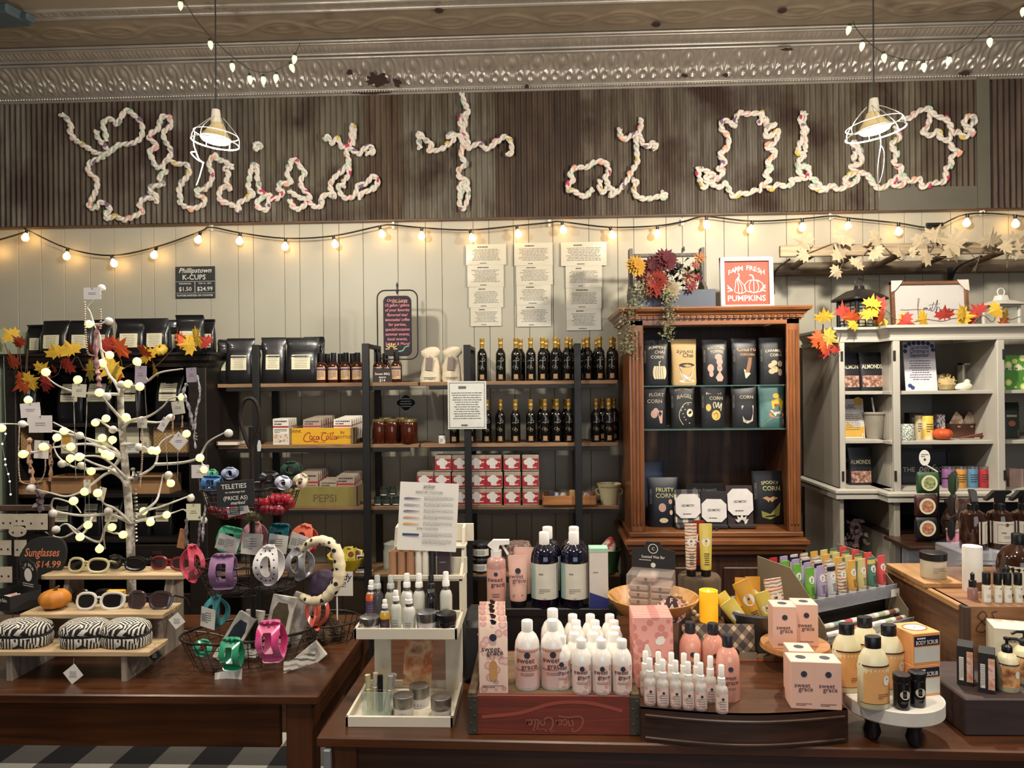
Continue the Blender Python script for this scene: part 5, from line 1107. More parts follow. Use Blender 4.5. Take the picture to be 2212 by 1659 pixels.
 # ================================================================== on top of the oak cabinet
zt=CABTOP;t=TH('wooden_tote',on(1444,zt,4.12));GRY=wood('grey_barn_wood',(112,104,96),(70,64,60),.8,8,'Z',bump=.3);SLA=mat('slate_blue_paint',(78,84,98),.6,var=.15,ns=14)
xl_,xr_=XY(1362,2.3,4.12)-t.location.x,XY(1516,2.3,4.12)-t.location.x;th_=pz(538,4.12,1440)-zt
for x in(xl_,xr_):
 m=M();m.prism([(-.1,0),(.1,0),(.1,.12),(.035,.16),(.035,th_),(-.035,th_),(-.035,.16),(-.1,.12)],-.009,.009);m.xform(Matrix.Translation((x,0,0))@Matrix.Rotation(PI/2,4,'Z'));m.obj('end_board',GRY,t)
m=M();m.tube([(xl_-.01,0,th_-.035),(xr_+.01,0,th_-.035)],.011,10);m.obj('handle_bar',GRY,t,smooth=True)
for y in(-.1,.1):
 m=M();m.box(((xl_+xr_)/2+.02,y,.055),(xr_-xl_+.06,.012,.11),.002);m.obj('side_board',SLA,t)
m=M();m.box(((xl_+xr_)/2,0,.006),(xr_-xl_,.2,.012));m.obj('bottom_board',SLA,t)
tag(t,'grey wooden tote with dowel handle on top of the oak cabinet','planter')
def flower(r,mt_,cmt,petals=16,layers=3,seed=0,name='flower'):
 q=random.Random(seed);t=TH(name);m=M()
 for L_ in range(layers):
  n=petals-L_*3;rr=r*(1-L_*.25);up=.15+L_*.35
  for k in range(n):
   a=2*PI*k/n+L_*.3+q.uniform(-.06,.06);l_=rr*q.uniform(.9,1.05);w_=rr*.2
   p=[(0,0,0),(l_*.55,w_,up*l_*.4),(l_,0,up*l_*.5+r*.04),(l_*.55,-w_,up*l_*.4)]
   m.add(p,[(0,1,2),(0,2,3)],Matrix.Translation((0,0,L_*r*.12))@Matrix.Rotation(a,4,'Z'))
 m.fix=False;m.obj('petals',mt_,t)
 m=M();m.lathe([(0,.0),(r*.22,r*.06),(r*.2,r*.28),(0,r*.36)],10);m.obj('flower_centre',cmt,t,smooth=True);return t
FL=[(1374,575,26,(226,168,48),(200,96,30),'yellow flower with orange centre at the left of the tote'),(1413,612,36,(172,52,34),(120,30,24),'large red-orange mum in the tote bouquet'),(1412,578,30,(96,20,30),(60,12,20),'dark burgundy mum above the large red-orange one'),(1437,562,30,(104,20,34),(70,14,22),'burgundy mum under the tote handle'),
(1420,566,18,(214,196,140),(190,160,90),'small cream bloom between the burgundy mums'),(1444,628,28,(206,184,150),(150,130,60),'pale beige daisy hanging over the tote front'),(1488,598,18,(196,140,110),(150,60,60),'salmon pink berry bloom right side of tote'),(1493,618,16,(166,72,72),(120,40,50),'dusty rose bloom low at the right of tote'),(1512,556,15,(206,140,90),(170,90,50),'orange bloom near the right end board'),(1502,573,13,(176,110,90),(150,60,60),'little coral bloom below the orange bloom'),(1392,598,22,(112,28,36),(70,14,22),'dark red bloom low at the left of bouquet'),(1505,600,12,(150,30,50),(120,20,40),'small crimson bloom at the bouquet right edge')]
for i,(px,py,rp,c,c2,lab)in enumerate(FL):
 Y=3.99-(.02 if i in(0,1,5)else 0);t=flower(size(rp,Y),mat('petal_%d'%i,tuple(int(q_*.82)for q_ in c),.8,var=.2,ns=50),mat('centre_%d'%i,c2,.8),18 if rp>20 else 9,3 if rp>20 else 2,i);t.location=P(px,py,Y);t.rotation_euler=(PI/2-.15+rnd.uniform(-.2,.2),0,rnd.uniform(-.3,.3));tag(t,lab,'flower','artificial flowers in the tote')
def leafcloud(name,pts,n,lsz,mt_,seed,spread,label,cat,stem=True,kindstuff=False):
 q=random.Random(seed);o0=Vector(pts[0]);t=TH(name,o0);path=smoothpath([Vector(p)-o0 for p in pts],8);m=M();m.fix=False
 for k in range(n):
  p=q.choice(path)+Vector([q.gauss(0,spread)for _ in range(3)]);s_=lsz*q.uniform(.6,1.3)
  xf=Matrix.Translation(p)@Euler((q.uniform(0,6),q.uniform(0,6),q.uniform(0,6))).to_matrix().to_4x4()
  m.add([(0,0,0),(s_*.35,s_*.5,.1*s_),(0,s_,0),(-s_*.35,s_*.5,.1*s_)],[(0,1,2),(0,2,3)],xf)
 m.obj('foliage',mt_,t)
 if stem:m=M();m.tube(path,.002,5);m.obj('stem',mat('stem_brown',(84,70,44),.8),t)
 return tag(t,label,cat)
VIN=mat('sage_leaf',(126,126,92),.8,var=.25,ns=30);DGL=mat('dark_green_leaf',(36,52,32),.6,var=.2,ns=20)
leafcloud('trailing_vine',[P(1400,600,3.98),P(1378,635,3.9),P(1362,680,3.83),P(1358,730,3.82),P(1356,756,3.82)],620,.016,VIN,1,.024,'grey-green trailing vine hanging down the left corner of the cabinet','vine')
leafcloud('trailing_vine',[P(1440,625,3.98),P(1446,650,3.86),P(1447,690,3.82),P(1440,725,3.82)],420,.015,VIN,2,.018,'grey-green trailing vine hanging over the cabinet cornice centre','vine')
leafcloud('foliage_spray',[P(1400,600,4.02),P(1440,600,4.03),P(1475,585,4.03),P(1510,600,4.02)],90,.045,DGL,3,.03,'dark green leaves among the flowers in the tote','foliage')
# farm fresh pumpkins sign
t=TH('framed_sign',on(1614,zt,4.02));t.rotation_euler=(-.06,0,0);w=size(112,4.02);h=w*1.0
m=M();fw=.022
for c,d_ in(((0,0,h-fw/2),(w,.03,fw)),((0,0,fw/2),(w,.03,fw)),((-w/2+fw/2,0,h/2),(fw,.03,h)),((w/2-fw/2,0,h/2),(fw,.03,h))):m.box(c,d_,.002)
m.obj('frame',mat('white_frame',(222,216,204),.5),t);m=M();m.box((0,.006,h/2),(w-fw,.008,h-fw));m.obj('panel',mat('rust_orange_panel',(158,60,30),.6,var=.08),t)
m=M();hb_=h
for i,ch in enumerate('FARM FRESH'):
 a=(i-4.5)*.017;m.text(ch,.036,(i-4.5)*.0195,h*.755-abs(i-4.5)**2*.0012,.0015)
m.text('PUMPKINS',.044,0,h*.16,.0015,width=w*.8);m.obj('lettering',mat('sign_white',(238,226,214),.6),t)
m=M();S2=lambda pts,wd=.0035:m.stroke([(a*w,b*h)for a,b in pts],wd,.0012)
for k in range(5):u=(k-2)/2;S2([(.14,.31),(.14+.15*u,.36),(.14+.17*u,.46),(.14+.1*u,.545),(.14,.56)])
S2([(.14,.31),(.3,.36),(.3,.5),(.14,.56)]);S2([(.14,.56),(.12,.64),(.06,.66)],.007)
for k in range(4):u=(k-1.5)/1.5;S2([(-.12,.3),(-.12+.1*u,.34),(-.12+.09*u,.44),(-.16+.035*u,.56),(-.15,.62)])
S2([(-.15,.6),(-.13,.66),(-.16,.7)],.006)
for sg in(-1,1):
 for k in range(3):S2([(sg*.26,.36),(sg*(.31+.02*k),.36+.045*k),(sg*.36,.34+.06*k)],.006)
m.obj('pumpkin_drawing',mat('sign_white'),t);tag(t,'orange sign reading FARM FRESH PUMPKINS in a white frame on the cabinet','framed sign')
# ================================================================== maple garlands
MAPLE=[(0,0),(.05,.18),(.3,.05),(.28,.2),(.55,.3),(.42,.42),(.5,.62),(.28,.55),(.22,.75),(.12,.62),(0,1),(-.12,.62),(-.22,.75),(-.28,.55),(-.5,.62),(-.42,.42),(-.55,.3),(-.28,.2),(-.3,.05),(-.05,.18)]
LC={'orange':(214,90,36),'red':(168,48,34),'yellow':(212,168,44),'deep orange':(190,70,30),'green-yellow':(170,150,50),'cream':(186,166,134)}
LM={k:mat('leaf_'+k.replace(' ','_').replace('-','_'),v,.75,var=.22,ns=30)for k,v in LC.items()}
def mleaf(s_,col,loc,rot,parent,q):
 m=M();m.fix=False;v=[(x*s_,(.10*abs(x)-.12*(z-.5)**2)*s_*q.uniform(.6,1.6),z*s_)for x,z in MAPLE];v.append((0,-.03*s_,.45*s_));n=len(MAPLE)
 m.add(v,[(i,(i+1)%n,n)for i in range(n)]);return m.obj('leaf',LM[col],parent,loc=loc,rot=rot)
def lgarland(name,px,Y,label,sz,seed,colours,vine=True,spread=.5,extra=None):
 q=random.Random(seed);o0=P(px[0][0],px[0][1],Y);t=TH(name,o0)
 if vine:m=M();m.tube(smoothpath([P(q_[0],q_[1],Y+.02)-o0 for q_ in px],6),.0022,5);m.obj('vine',mat('vine_stem',(96,74,54),.8),t)
 for a,b,c,k in[(p[0],p[1],p[2]if len(p)>2 else q.choice(colours),p[3]if len(p)>3 else 1)for p in(extra or px)]:
  for _ in range(1):mleaf(size(sz*k,Y)*q.uniform(.85,1.2),c,P(a,b,Y)-o0+Vector((0,q.uniform(-.03,.0),0)),(q.uniform(-.5,.6),q.uniform(-2.4,2.4),q.uniform(-.7,.7)),t,q)
 return tag(t,label,'leaf garland')
L1=[(10,742,'yellow'),(40,735,'yellow'),(60,752,'deep orange'),(35,800,'deep orange',1.4),(60,812,'orange',1.2),(50,830,'yellow'),(90,820,'red'),(85,808,'yellow'),(125,808,'red',.8),(145,805,'red'),(135,775,'yellow',1.2),(165,770,'yellow',1.2),(185,800,'green-yellow',1.1),(205,765,'orange'),(220,745,'red',1.1),(210,795,'deep orange'),(245,765,'orange',1.2),(262,780,'yellow',1.3),(240,800,'green-yellow'),(265,798,'yellow',1.2),(262,815,'orange',.8),(315,772,'orange',1.1),(330,782,'yellow',1.1),(322,765,'deep orange'),(338,790,'yellow',.9),(380,745,'orange'),(385,722,'deep orange',.9),(420,742,'yellow',1.2),(432,745,'yellow',1.1),(455,748,'red',.9)]
L1s=sorted(L1)
lgarland('leaf_garland',L1s,3.93,'autumn maple leaf garland draped along the top of the black armoire',40,4,['orange','yellow'])
L2=[(1770,720,'green-yellow',1.1),(1778,700,'yellow'),(1776,735,'orange',1.1),(1782,745,'orange',.9),(1797,758,'red',.9),(1805,765,'red',.6),(1825,690,'red',1.1),(1835,700,'orange',.9),(1850,694,'yellow',.8),(1880,668,'yellow',1.1),(1885,692,'yellow',1.0),(1915,672,'red',1.2),(1935,690,'red'),(1905,690,'deep orange',.8),(1975,695,'yellow',1.1),(2000,690,'yellow',1.1),(2035,694,'red',.9),(2060,688,'yellow',1.2),(2080,690,'yellow',1.1),(2105,696,'red',1.1),(2125,682,'red',.9),(2145,695,'red'),(2160,664,'yellow',1.0),(2175,690,'yellow',.8),(2205,684,'deep orange',1.3)]
lgarland('leaf_garland',sorted(L2),3.80,'autumn maple leaf garland along the cornice of the white hutch',40,5,['orange'])
L3=[(1757,530,'cream',1),(1748,545,'cream',.7),(1805,525,'cream',1.1),(1812,545,'cream',.8),(1822,565,'cream',1.1),(1815,580,'cream',.9),(1840,580,'cream',.8),(1875,540,'cream',.8),(1900,515,'cream',1.1),(1908,530,'cream',1),(1945,562,'cream',1.1),(1960,548,'cream',.6),(1998,515,'cream',1.3),(2015,530,'cream',1.2),(2010,548,'cream',1),(2055,558,'cream',1),(2085,538,'cream',1.3),(2110,560,'cream',1.1),(2125,540,'cream',1.1),(2155,545,'cream',.9),(2185,535,'cream',1.2),(2175,562,'cream',1),(2208,540,'cream',1)]
lgarland('leaf_garland',L3,4.03,'cream maple leaf garland wound along the wall rack',42,6,['cream'])
def gourd(r,col,ribs=9,name='gourd',sq=.75,stem=(96,92,50)):
 t=TH(name);m=M();v=[];f=[];nu,nv=ribs*4,10
 for j in range(nv+1):
  ph=PI*j/nv-PI/2
  for i in range(nu):
   a=2*PI*i/nu;k=r*(1-.12*abs(math.sin(ribs*a/2))**2*-1-.12);c=math.cos(ph)**.8
   v.append((k*c*math.cos(a),k*c*math.sin(a),r*sq*(math.sin(ph)+1)-r*.12*math.exp(-(c/.35)**2)*(1 if ph>0 else-1)))
 for j in range(nv):
  for i in range(nu):i2=(i+1)%nu;f.append((j*nu+i,j*nu+i2,(j+1)*nu+i2,(j+1)*nu+i))
 m.add(v,f);m.obj('gourd_body',mat(name+'_skin',col,.5,var=.12,ns=20),t,smooth=True)
 m=M();m.tube([(0,0,r*sq*1.8),(.1*r,0,r*sq*2.05),(.28*r,0,r*sq*2.3)],[r*.14,r*.1,r*.07],8);m.obj('stem',mat(name+'_stem',stem,.7),t,smooth=True);return t
t=gourd(size(15,3.92),(222,186,70),name='yellow_gourd');t.location=on(352,at,3.98);t.rotation_euler.x=.9;tag(t,'small yellow ribbed gourd on the armoire garland','gourd')
t=gourd(size(16,3.8),(216,180,76),name='yellow_gourd');t.location=on(1895,hz_t,3.86);t.rotation_euler=(0,.7,0);tag(t,'small yellow ribbed gourd below the black lantern','gourd')
# ================================================================== on the hutch top
def lantern(px,Y,w_,h_,mt_,glass,lab,dark):
 t=TH('lantern',on(px,hz_t,Y),.28 if dark else.2);w=size(w_,Y);h=size(h_,Y);hb_=h*.58;m=M()
 m.box((0,0,.008),(w*.86,w*.86,.016),.003);m.box((0,0,hb_),(w*.82,w*.82,.012),.003)
 for a in(-1,1):
  for b in(-1,1):m.box((a*w*.37,b*w*.37,hb_/2),(w*.09,w*.09,hb_),.002)
 if dark:
  for s_ in range(4):
   X=Matrix.Rotation(s_*PI/2,4,'Z')
   for q in(-.12,.12):m.box((q*w,-w*.38,hb_/2),(.004,.004,hb_),xf=X)
   for q in(.2,.32,.72,.84):m.box((0,-w*.38,hb_*q),(w*.74,.004,.004),xf=X)
 m.obj('lantern_frame',mt_,t)
 m=M();k=1.15
 if dark:m.loft([(hb_+.004,w*.55,w*.55,9),(hb_+.014,w*.55,w*.55,9),(hb_+h*.12,w*.44,w*.44,7),(hb_+h*.22,w*.26,w*.26,6),(hb_+h*.25,w*.12,w*.12,4),(hb_+h*.32,w*.1,w*.1,4),(hb_+h*.34,w*.02,w*.02,2)],24)
 else:m.loft([(hb_+.004,w*.62,w*.62,9),(hb_+h*.14,w*.3,w*.3,7),(hb_+h*.15,w*.2,w*.2,7),(hb_+h*.28,w*.16,w*.16,6),(hb_+h*.3,w*.03,w*.03,2)],24)
 m.obj('roof',mt_,t,smooth=40)
 m=M();m.tube([(w*.14*math.cos(a*PI/8),0,h*.95+w*.14*math.sin(a*PI/8))for a in range(16)],.0035,6,True);m.obj('handle_ring',mt_,t)
 m=M()
 for s_ in range(4):m.box((0,-w*.36,hb_/2),(w*.72,.002,hb_*.94),xf=Matrix.Rotation(s_*PI/2,4,'Z'))
 m.obj('glass_pane',clear('lantern_glass',(200,204,190),.18),t)
 m=M();m.lathe([(0,.016),(w*.2,.016),(w*.2,hb_*.6),(w*.18,hb_*.62),(0,hb_*.58)],18);m.obj('candle',mat('cream_wax',(206,194,150),.6),t,smooth=40);return tag(t,lab,'lantern')
lantern(1857,4.05,78,104,BLK,None,'black metal lantern with domed roof on the white hutch',True)
lantern(2163,4.05,60,80,mat('white_metal_paint',(214,210,202),.5),None,'small white metal lantern at the right of the hutch top',False)
t=TH('framed_sign',on(2010,hz_t,4.12));t.rotation_euler=(-.07,0,0);w,h=size(160,4.12),size(104,4.12);FWD=wood('brown_frame',(126,80,50),(82,48,30),.5,9,'X')
m=M()
for c,d_ in(((0,0,h-.009),(w,.026,.018)),((0,0,.009),(w,.026,.018)),((-w/2+.009,0,h/2),(.018,.026,h)),((w/2-.009,0,h/2),(.018,.026,h))):m.box(c,d_,.002)
m.obj('frame',FWD,t);m=M();m.box((0,.004,h/2),(w-.02,.008,h-.02));m.obj('panel',mat('white_panel',(196,190,184),.6,var=.04),t)
m=M()
for sx_ in(-1,1):m.prism([(sx_*w*.5,h+.004),(sx_*w*.5-sx_*.06,h+.004),(sx_*w*.5-sx_*.05,h-.014),(sx_*w*.5-sx_*.018,h-.05),(sx_*(w*.5+.003),h-.058)],-.018,-.0145)
m.obj('corner_protector',mat('cardboard_white',(216,204,190),.7),t)
m=M();z0_=h*.42;S3=lambda pts,wd=.0035:m.stroke([(a*w,z0_+b*w)for a,b in pts],wd,-.0006)
S3([(-.38,.0),(-.3,-.003),(-.16,.002),(-.1,.0)]);S3([(-.14,.15),(-.15,.05),(-.15,-.06),(-.145,-.14)]);S3([(-.14,.15),(-.125,.14),(-.15,.02)],.002);S3([(-.1,.0),(-.03,.02),(-.07,.02),(-.08,-.005),(-.04,.0),(-.03,.02),(-.02,-.005),(.0,.0),(.015,.03),(.005,-.01),(.02,-.01)]);S3([(.06,.1),(.04,.04),(.025,-.02),(.06,.0),(.11,.13),(.09,.02),(.085,-.03),(.11,.03),(.13,.02),(.135,-.01),(.18,.0),(.38,-.005)]);S3([(-.0,.06),(.08,.07),(.14,.075)],.002);S3([(.0,.05),(.012,.06)],.003)
m.obj('script_lettering',mat('thin_ink',(60,60,70),.6),t);tag(t,'wood framed white sign with the script word faith on the hutch','framed sign')
# ================================================================== in the hutch shelves
def almond(w,h,full=True):
 t=TH('almond_bag');d=w*.4;R=[(0,w*.46,d*.5,4),(h*.06,w*.48,d*.52,4),(h*.5,w*.48,d*.42,3),(h*.85,w*.5,d*.15,2.4),(h,w*.5,.003,2)]
 m=M();m.loft(R,26);m.obj('bag',mat('matte_black_bag'),t,smooth=50)
 m=M();patch(m,-w*.4,w*.4,h*.1,h*.4);conform(m,R,.0006);m.obj('window',patmat('almond_view','photo',[(70,44,40),(160,116,96),(206,176,160)],70,.4),t,smooth=True)
 m=M();m.text('ALMONDS',w*.24,0,h*.58,0,width=w*.8);conform(m,R,.0008);m.obj('lettering',CRM,t);return t
AS=size(52,3.95),size(82,3.95)
for px,Y,lab,zs in((1833,3.99,'leftmost on the top shelf',hz[0]),(1881,3.97,'right one on the top shelf',hz[0]),(1822,4.06,'rear one on the bottom shelf',hb),(1857,3.98,'front one on the bottom shelf',hb)):
 put('almond',lambda:almond(*AS),on(px+(8 if px<1850 and zs>hb else 0),zs,Y),'black almond bag with clear window in the hutch, '+lab,'almond bag','almond bags in the hutch')
def flyer(px,zs,Y,w_,h_,mt_,lab,deco,seed,easel=False,rz_=0):
 t=TH('flyer_card',on(px,zs,Y),rz_);w,h=size(w_,Y),size(h_,Y);X=Matrix.Rotation(-.12,4,'X')
 m=M();m.box((0,0,h/2),(w,.003,h),xf=X);m.obj('card',mt_,t)
 for nm,fn,mm in deco:m=M();fn(m,w,h);m.xform(X);m.obj(nm,mm,t)
 m=M();m.lines(-w*.36,w*.36,h*.2,h*.62,-.0022,9,seed,.3,True);m.xform(X);m.obj('lettering',INK,t)
 if easel:m=M();m.tube([(-w*.42,-.03,.006),(-w*.5,-.012,h*.7)],.004,6);m.tube([(-w*.42,-.03,.006),(w*.3,-.03,.006),(w*.3,-.03,.03)],.003,6);m.obj('easel',WPL,t)
 return tag(t,lab,'flyer')
NV=mat('navy_print',(52,62,110),.6)
flyer(1991,hz[0],3.86,66,106,mat('lilac_card',(214,208,216),.6),'white flyer with navy flower border standing in the hutch top',[('border_print',lambda m,w,h:[m.disc(w*x,h*z,w*.07,-.0021,8)for x,z in((-.42,.9),(-.3,.95),(-.15,.96),(0,.96),(.15,.96),(.3,.95),(.42,.9),(-.44,.8),(.44,.82),(-.36,.1),(-.28,.06))],NV),('title_lettering',lambda m,w,h:[m.text(s_,.03,0,h*z,-.0022,width=w*.6,shear=.2)for s_,z in(('You are invited',.84),('Christmas in',.76),('September',.68))],NV)],4)
flyer(1842,hz[1],3.98,52,84,mat('sunflower_card',(214,206,200),.6),'white and yellow flyer on a small white easel in the hutch',[('sun_print',lambda m,w,h:[m.poly([(-w*.4,h*.02),(w*.45,h*.02),(w*.48,h*.3),(w*.1,h*.28),(-.2*w,h*.42)],-.0021),m.disc(w*.3,h*.94,w*.18,-.0021,12)],mat('sunflower_print',(214,168,70),.6)),('title_lettering',lambda m,w,h:[m.text('MUSIC',.03,-.1*w,h*.76,-.0022,width=w*.55)],NV)],5,True)
t=TH('tumbler',on(1889,hz[1],3.96));k=size(44,3.96)/2;h=size(58,3.96);GT=mat('taupe_tumbler',(158,150,136),.4,.1);m=M();m.lathe([(0,0),(k*.68,0),(k*.7,.004),(k*.94,h*.9),(0,h*.9)],22);m.obj('cup',GT,t,smooth=40);m=M();m.lathe([(k,h*.89),(k*1.02,h*.93),(k*.9,h*.97),(0,h*.97)],22);m.obj('lid',GT,t,smooth=40)
m=M();m.tube([(.0,0,h*.95),(-.012,0,h*1.5)],.0045,8);m.obj('straw',WPL,t);tag(t,'taupe lidded tumbler with a straw on the hutch shelf','tumbler')
m=M();q=random.Random(5);m.fix=False
for k in range(80):
 a,b=q.uniform(0,6.28),q.uniform(.1,1.3);rr=.052;c=Vector((rr*1.1*math.cos(a)*math.cos(b),rr*.7*math.sin(a)*math.cos(b),.012+rr*1.25*math.sin(b)));m.add([(0,0,0),(.012,.006,.004),(0,.014,.008),(-.012,.006,.004)],[(0,1,2),(0,2,3)],Matrix.Translation(c)@Euler((q.uniform(0,6),q.uniform(0,6),a)).to_matrix().to_4x4())
m.lathe([(0,0),(.04,.004),(.052,.03),(.035,.06),(0,.07)],14);o=m.obj('dried_hydrangea',mat('straw_petals',(196,172,118),.8,var=.25,ns=40),loc=on(2041,hz[0],3.9));tag(o,'straw coloured dried hydrangea head in the hutch','dried flower')
t=TH('bird_figurine',on(2080,hz[0],3.87));m=M();m.loft([(0,.03,.016,2),(.008,.042,.022,2),(.022,.045,.022,2,.004),(.034,.03,.016,2,.008),(.04,.012,.008,2,.012)],18);m.loft([(.03,.014,.01,2,.02),(.045,.016,.012,2,.022),(.056,.006,.005,2,.022)],12);m.obj('bird',mat('white_ceramic',(222,214,196),.4),t,smooth=True);m=M();m.lathe([(0,0),(.003,.002),(0,.012)],6,(.036,-.006,.044));m.obj('beak',mat('bird_beak',(90,84,76),.5),t);tag(t,'white ceramic bird figurine before the white box frame','figurine')
t=TH('shadow_box',on(2109,hz[0],4.0));w,h=size(68,3.95),size(57,3.95);m=M()
for c,d_ in(((0,0,h-.005),(w,.05,.01)),((0,0,.005),(w,.05,.01)),((-w/2+.005,0,h/2),(.01,.05,h)),((w/2-.005,0,h/2),(.01,.05,h))):m.box(c,d_,.001)
m.obj('frame',mat('ivory_frame',(224,218,194),.5),t);m=M();m.box((0,.02,h/2),(w-.015,.006,h-.015));m.obj('panel',mat('ivory_panel',(206,200,176),.6),t);tag(t,'empty ivory shadow box frame on the top hutch shelf','picture frame')
def can(name,px,zs,Y,w_,h_,mt_,lab,cat='can',top=None,prints=True,seg=20):
 r,h=size(w_,Y)/2,size(h_,Y);t=TH(name,on(px,zs,Y));m=M();pr=[(0,0),(r*.96,0),(r,.003),(r,h-.004),(r*.93,h),(0,h)];m.lathe(pr,seg);m.obj('can_body',mt_,t,smooth=40)
 if top:m=M();m.lathe([(r*1.01,h-.01),(r*1.02,h+.002),(0,h+.003)],seg);m.obj('lid',top,t,smooth=40)
 if prints:m=M();m.lines(-r*.6,r*.6,h*.3,h*.7,0,4,px,.4);conform(m,ringsof(pr),.0008);m.obj('lettering',INK,t)
 return tag(t,lab,cat)
can('candle_tin',1957,hz[1],3.84,33,34,patmat('sage_floral','blobs',[(196,200,188),(84,100,92)],130),'sage green floral candle tin on the middle hutch shelf','candle',prints=False)
can('tea_tin',2004,hz[1],3.87,22,50,mat('yellow_tin',(226,184,70),.4,col2=(232,214,170),ns=12),'tall yellow and cream tin on the middle hutch shelf')
can('tea_tin',1985,hz[1],3.9,16,50,mat('beige_tin',(206,190,150),.4),'slim beige tin between the dark box and the yellow tin')
t=carton('gift_box',size(28,3.92),.06,size(54,3.92),mat('bark_box',(58,46,38),.5),[('printed_picture',lambda m:m.rect(-.024,.024,.03,.11,-.0306),patmat('botanical','photo',[(70,80,60),(206,196,164)],50)),('lettering',lambda m:m.lines(-.02,.02,.008,.026,-.0306,2,3),CRM)]);t.location=on(1974,hz[1],3.97);tag(t,'dark bordered box with botanical panel behind the floral tin','box')
t=carton('gift_box',size(17,3.9),.04,size(34,3.9),patmat('white_floral','blobs',[(220,214,214),(110,100,110)],90),[]);t.location=on(2029,hz[1],3.97)+Vector((0,0,.0));t.scale.z=1.5;tag(t,'narrow white box with grey flowers behind the little pumpkin','box')
t=gourd(size(20,3.84),(206,84,34),7,'orange_pumpkin',.62,(180,140,110));t.location=on(2036,hz[1],3.84);tag(t,'small orange fabric pumpkin on the middle hutch shelf','pumpkin')
t=TH('lined_basket',on(2072,hz[1],3.99));m=M();m.loft([(0,.065,.05,5),(.06,.085,.06,5),(.075,.09,.064,5)],24);m.obj('basket',patmat('dark_wicker','weave',[(96,58,40),(50,30,22)],60),t);m=M();m.fix=False
for s_ in(-.035,.03):m.add([(s_-.035,-.03,.07),(s_-.02,-.045,.115),(s_+.005,-.03,.14),(s_+.03,-.04,.11),(s_+.035,-.05,.07),(s_,-.066,.055),(s_,0,.08)],[(0,1,5),(1,2,5),(2,3,5),(3,4,5),(1,2,6),(2,3,6),(0,1,6),(3,4,6)])
m.obj('liner_cloth',mat('printed_liner',(212,190,168),.9,col2=(176,130,106),ns=40),t);tag(t,'dark wicker basket with pale printed liner in the hutch','basket')
m=M();q=random.Random(2)
for k in range(14):a=q.uniform(-.35,.35);m.tube([(-.06,q.uniform(-.01,.01),.006),(0,math.sin(a)*.01,.012+q.uniform(0,.01)),(.075,math.sin(a)*.03,.014+q.uniform(-.006,.02))],.002,4)
o=m.obj('twig_bundle',mat('red_twigs',(120,64,52),.8),loc=on(2098,hz[1],3.87));o['kind']='stuff';tag(o,'bundle of thin reddish twigs lying on the hutch shelf','twigs')
t=TH('framed_sign',on(1998,hb,3.97));t.rotation_euler=(-.07,0,0);w,h=size(106,3.97),size(78,3.97);m=M()
for c,d_ in(((0,0,h-.007),(w,.02,.014)),((0,0,.007),(w,.02,.014)),((-w/2+.007,0,h/2),(.014,.02,h)),((w/2-.007,0,h/2),(.014,.02,h))):m.box(c,d_,.002)
m.obj('frame',BLK,t);m=M();m.box((0,.003,h/2),(w-.02,.006,h-.02));m.obj('panel',mat('slate_panel',(58,62,70),.7,var=.2,ns=10),t);m=M();m.text('THE',.034,-w*.30,h*.38,-.0008);m.text('perfect',.055,w*.14,h*.38,-.0008,width=w*.5,shear=.35);m.obj('chalk_lettering',CHK,t);tag(t,'black framed slate sign starting THE perfect, low in the hutch','framed sign')
for px,c,nm in((2049,(150,100,150),'purple'),(2074,(214,152,70),'orange'),(2099,(96,140,170),'blue'),(2124,(176,52,56),'red')):can('drink_can',px,hb,3.85,25,47,mat('can_'+nm,c,.35,.2),nm+' drink can on the bottom hutch shelf','can',top=STEEL)
t=carton('tissue_box',.24,.12,size(72,3.86),patmat('lemon_print','blobs',[(76,132,54),(196,206,110),(226,226,170)],24),[('lettering',lambda m:m.text('LIME MINT',.03,-.03,.1,-.0606,width=.18),WHT)]);t.location=on(2212,hz[0],3.88);t.location.x=xn+.15;tag(t,'green box printed with lemon slices in the right hutch bay','box')
for i,px in enumerate((2182,2218)):
 t=pouch(size(38,3.9),size(76,3.9),[('BERRIES',.16,.02,.6,0)],[([('d',.0,.42,.2,.16)],mat('berry_print',(150,90,60),.6)),([('p',[(-.36,.06),(.36,.06),(.36,.24),(-.36,.24)])],mat('berry_band',(106,92,80),.6))],mat('dark_green_bag',(34,44,38),.45),ink=CRM,seed=i);t.name='snack_bag';t.location=on(px,hz[1],3.9);t.location.x=xn+.045+i*.1;tag(t,'dark green snack bag with orange picture, %s in right hutch bay'%['left one','right one'][i],'snack bag','snack bags in the right hutch bay')
for i,px in enumerate((2182,2210)):
 t=carton('display_case',.07,.06,.1,clear('case_plastic',(200,170,160),.5),[('contents',lambda m:m.box((0,0,.03),(.055,.045,.05),.01),mat('mauve_contents',(120,90,88),.6))]);t.location=(xn+.06+i*.085,3.88,hb);tag(t,'clear case with mauve contents, %s one at the hutch right edge'%['left','right'][i],'box')
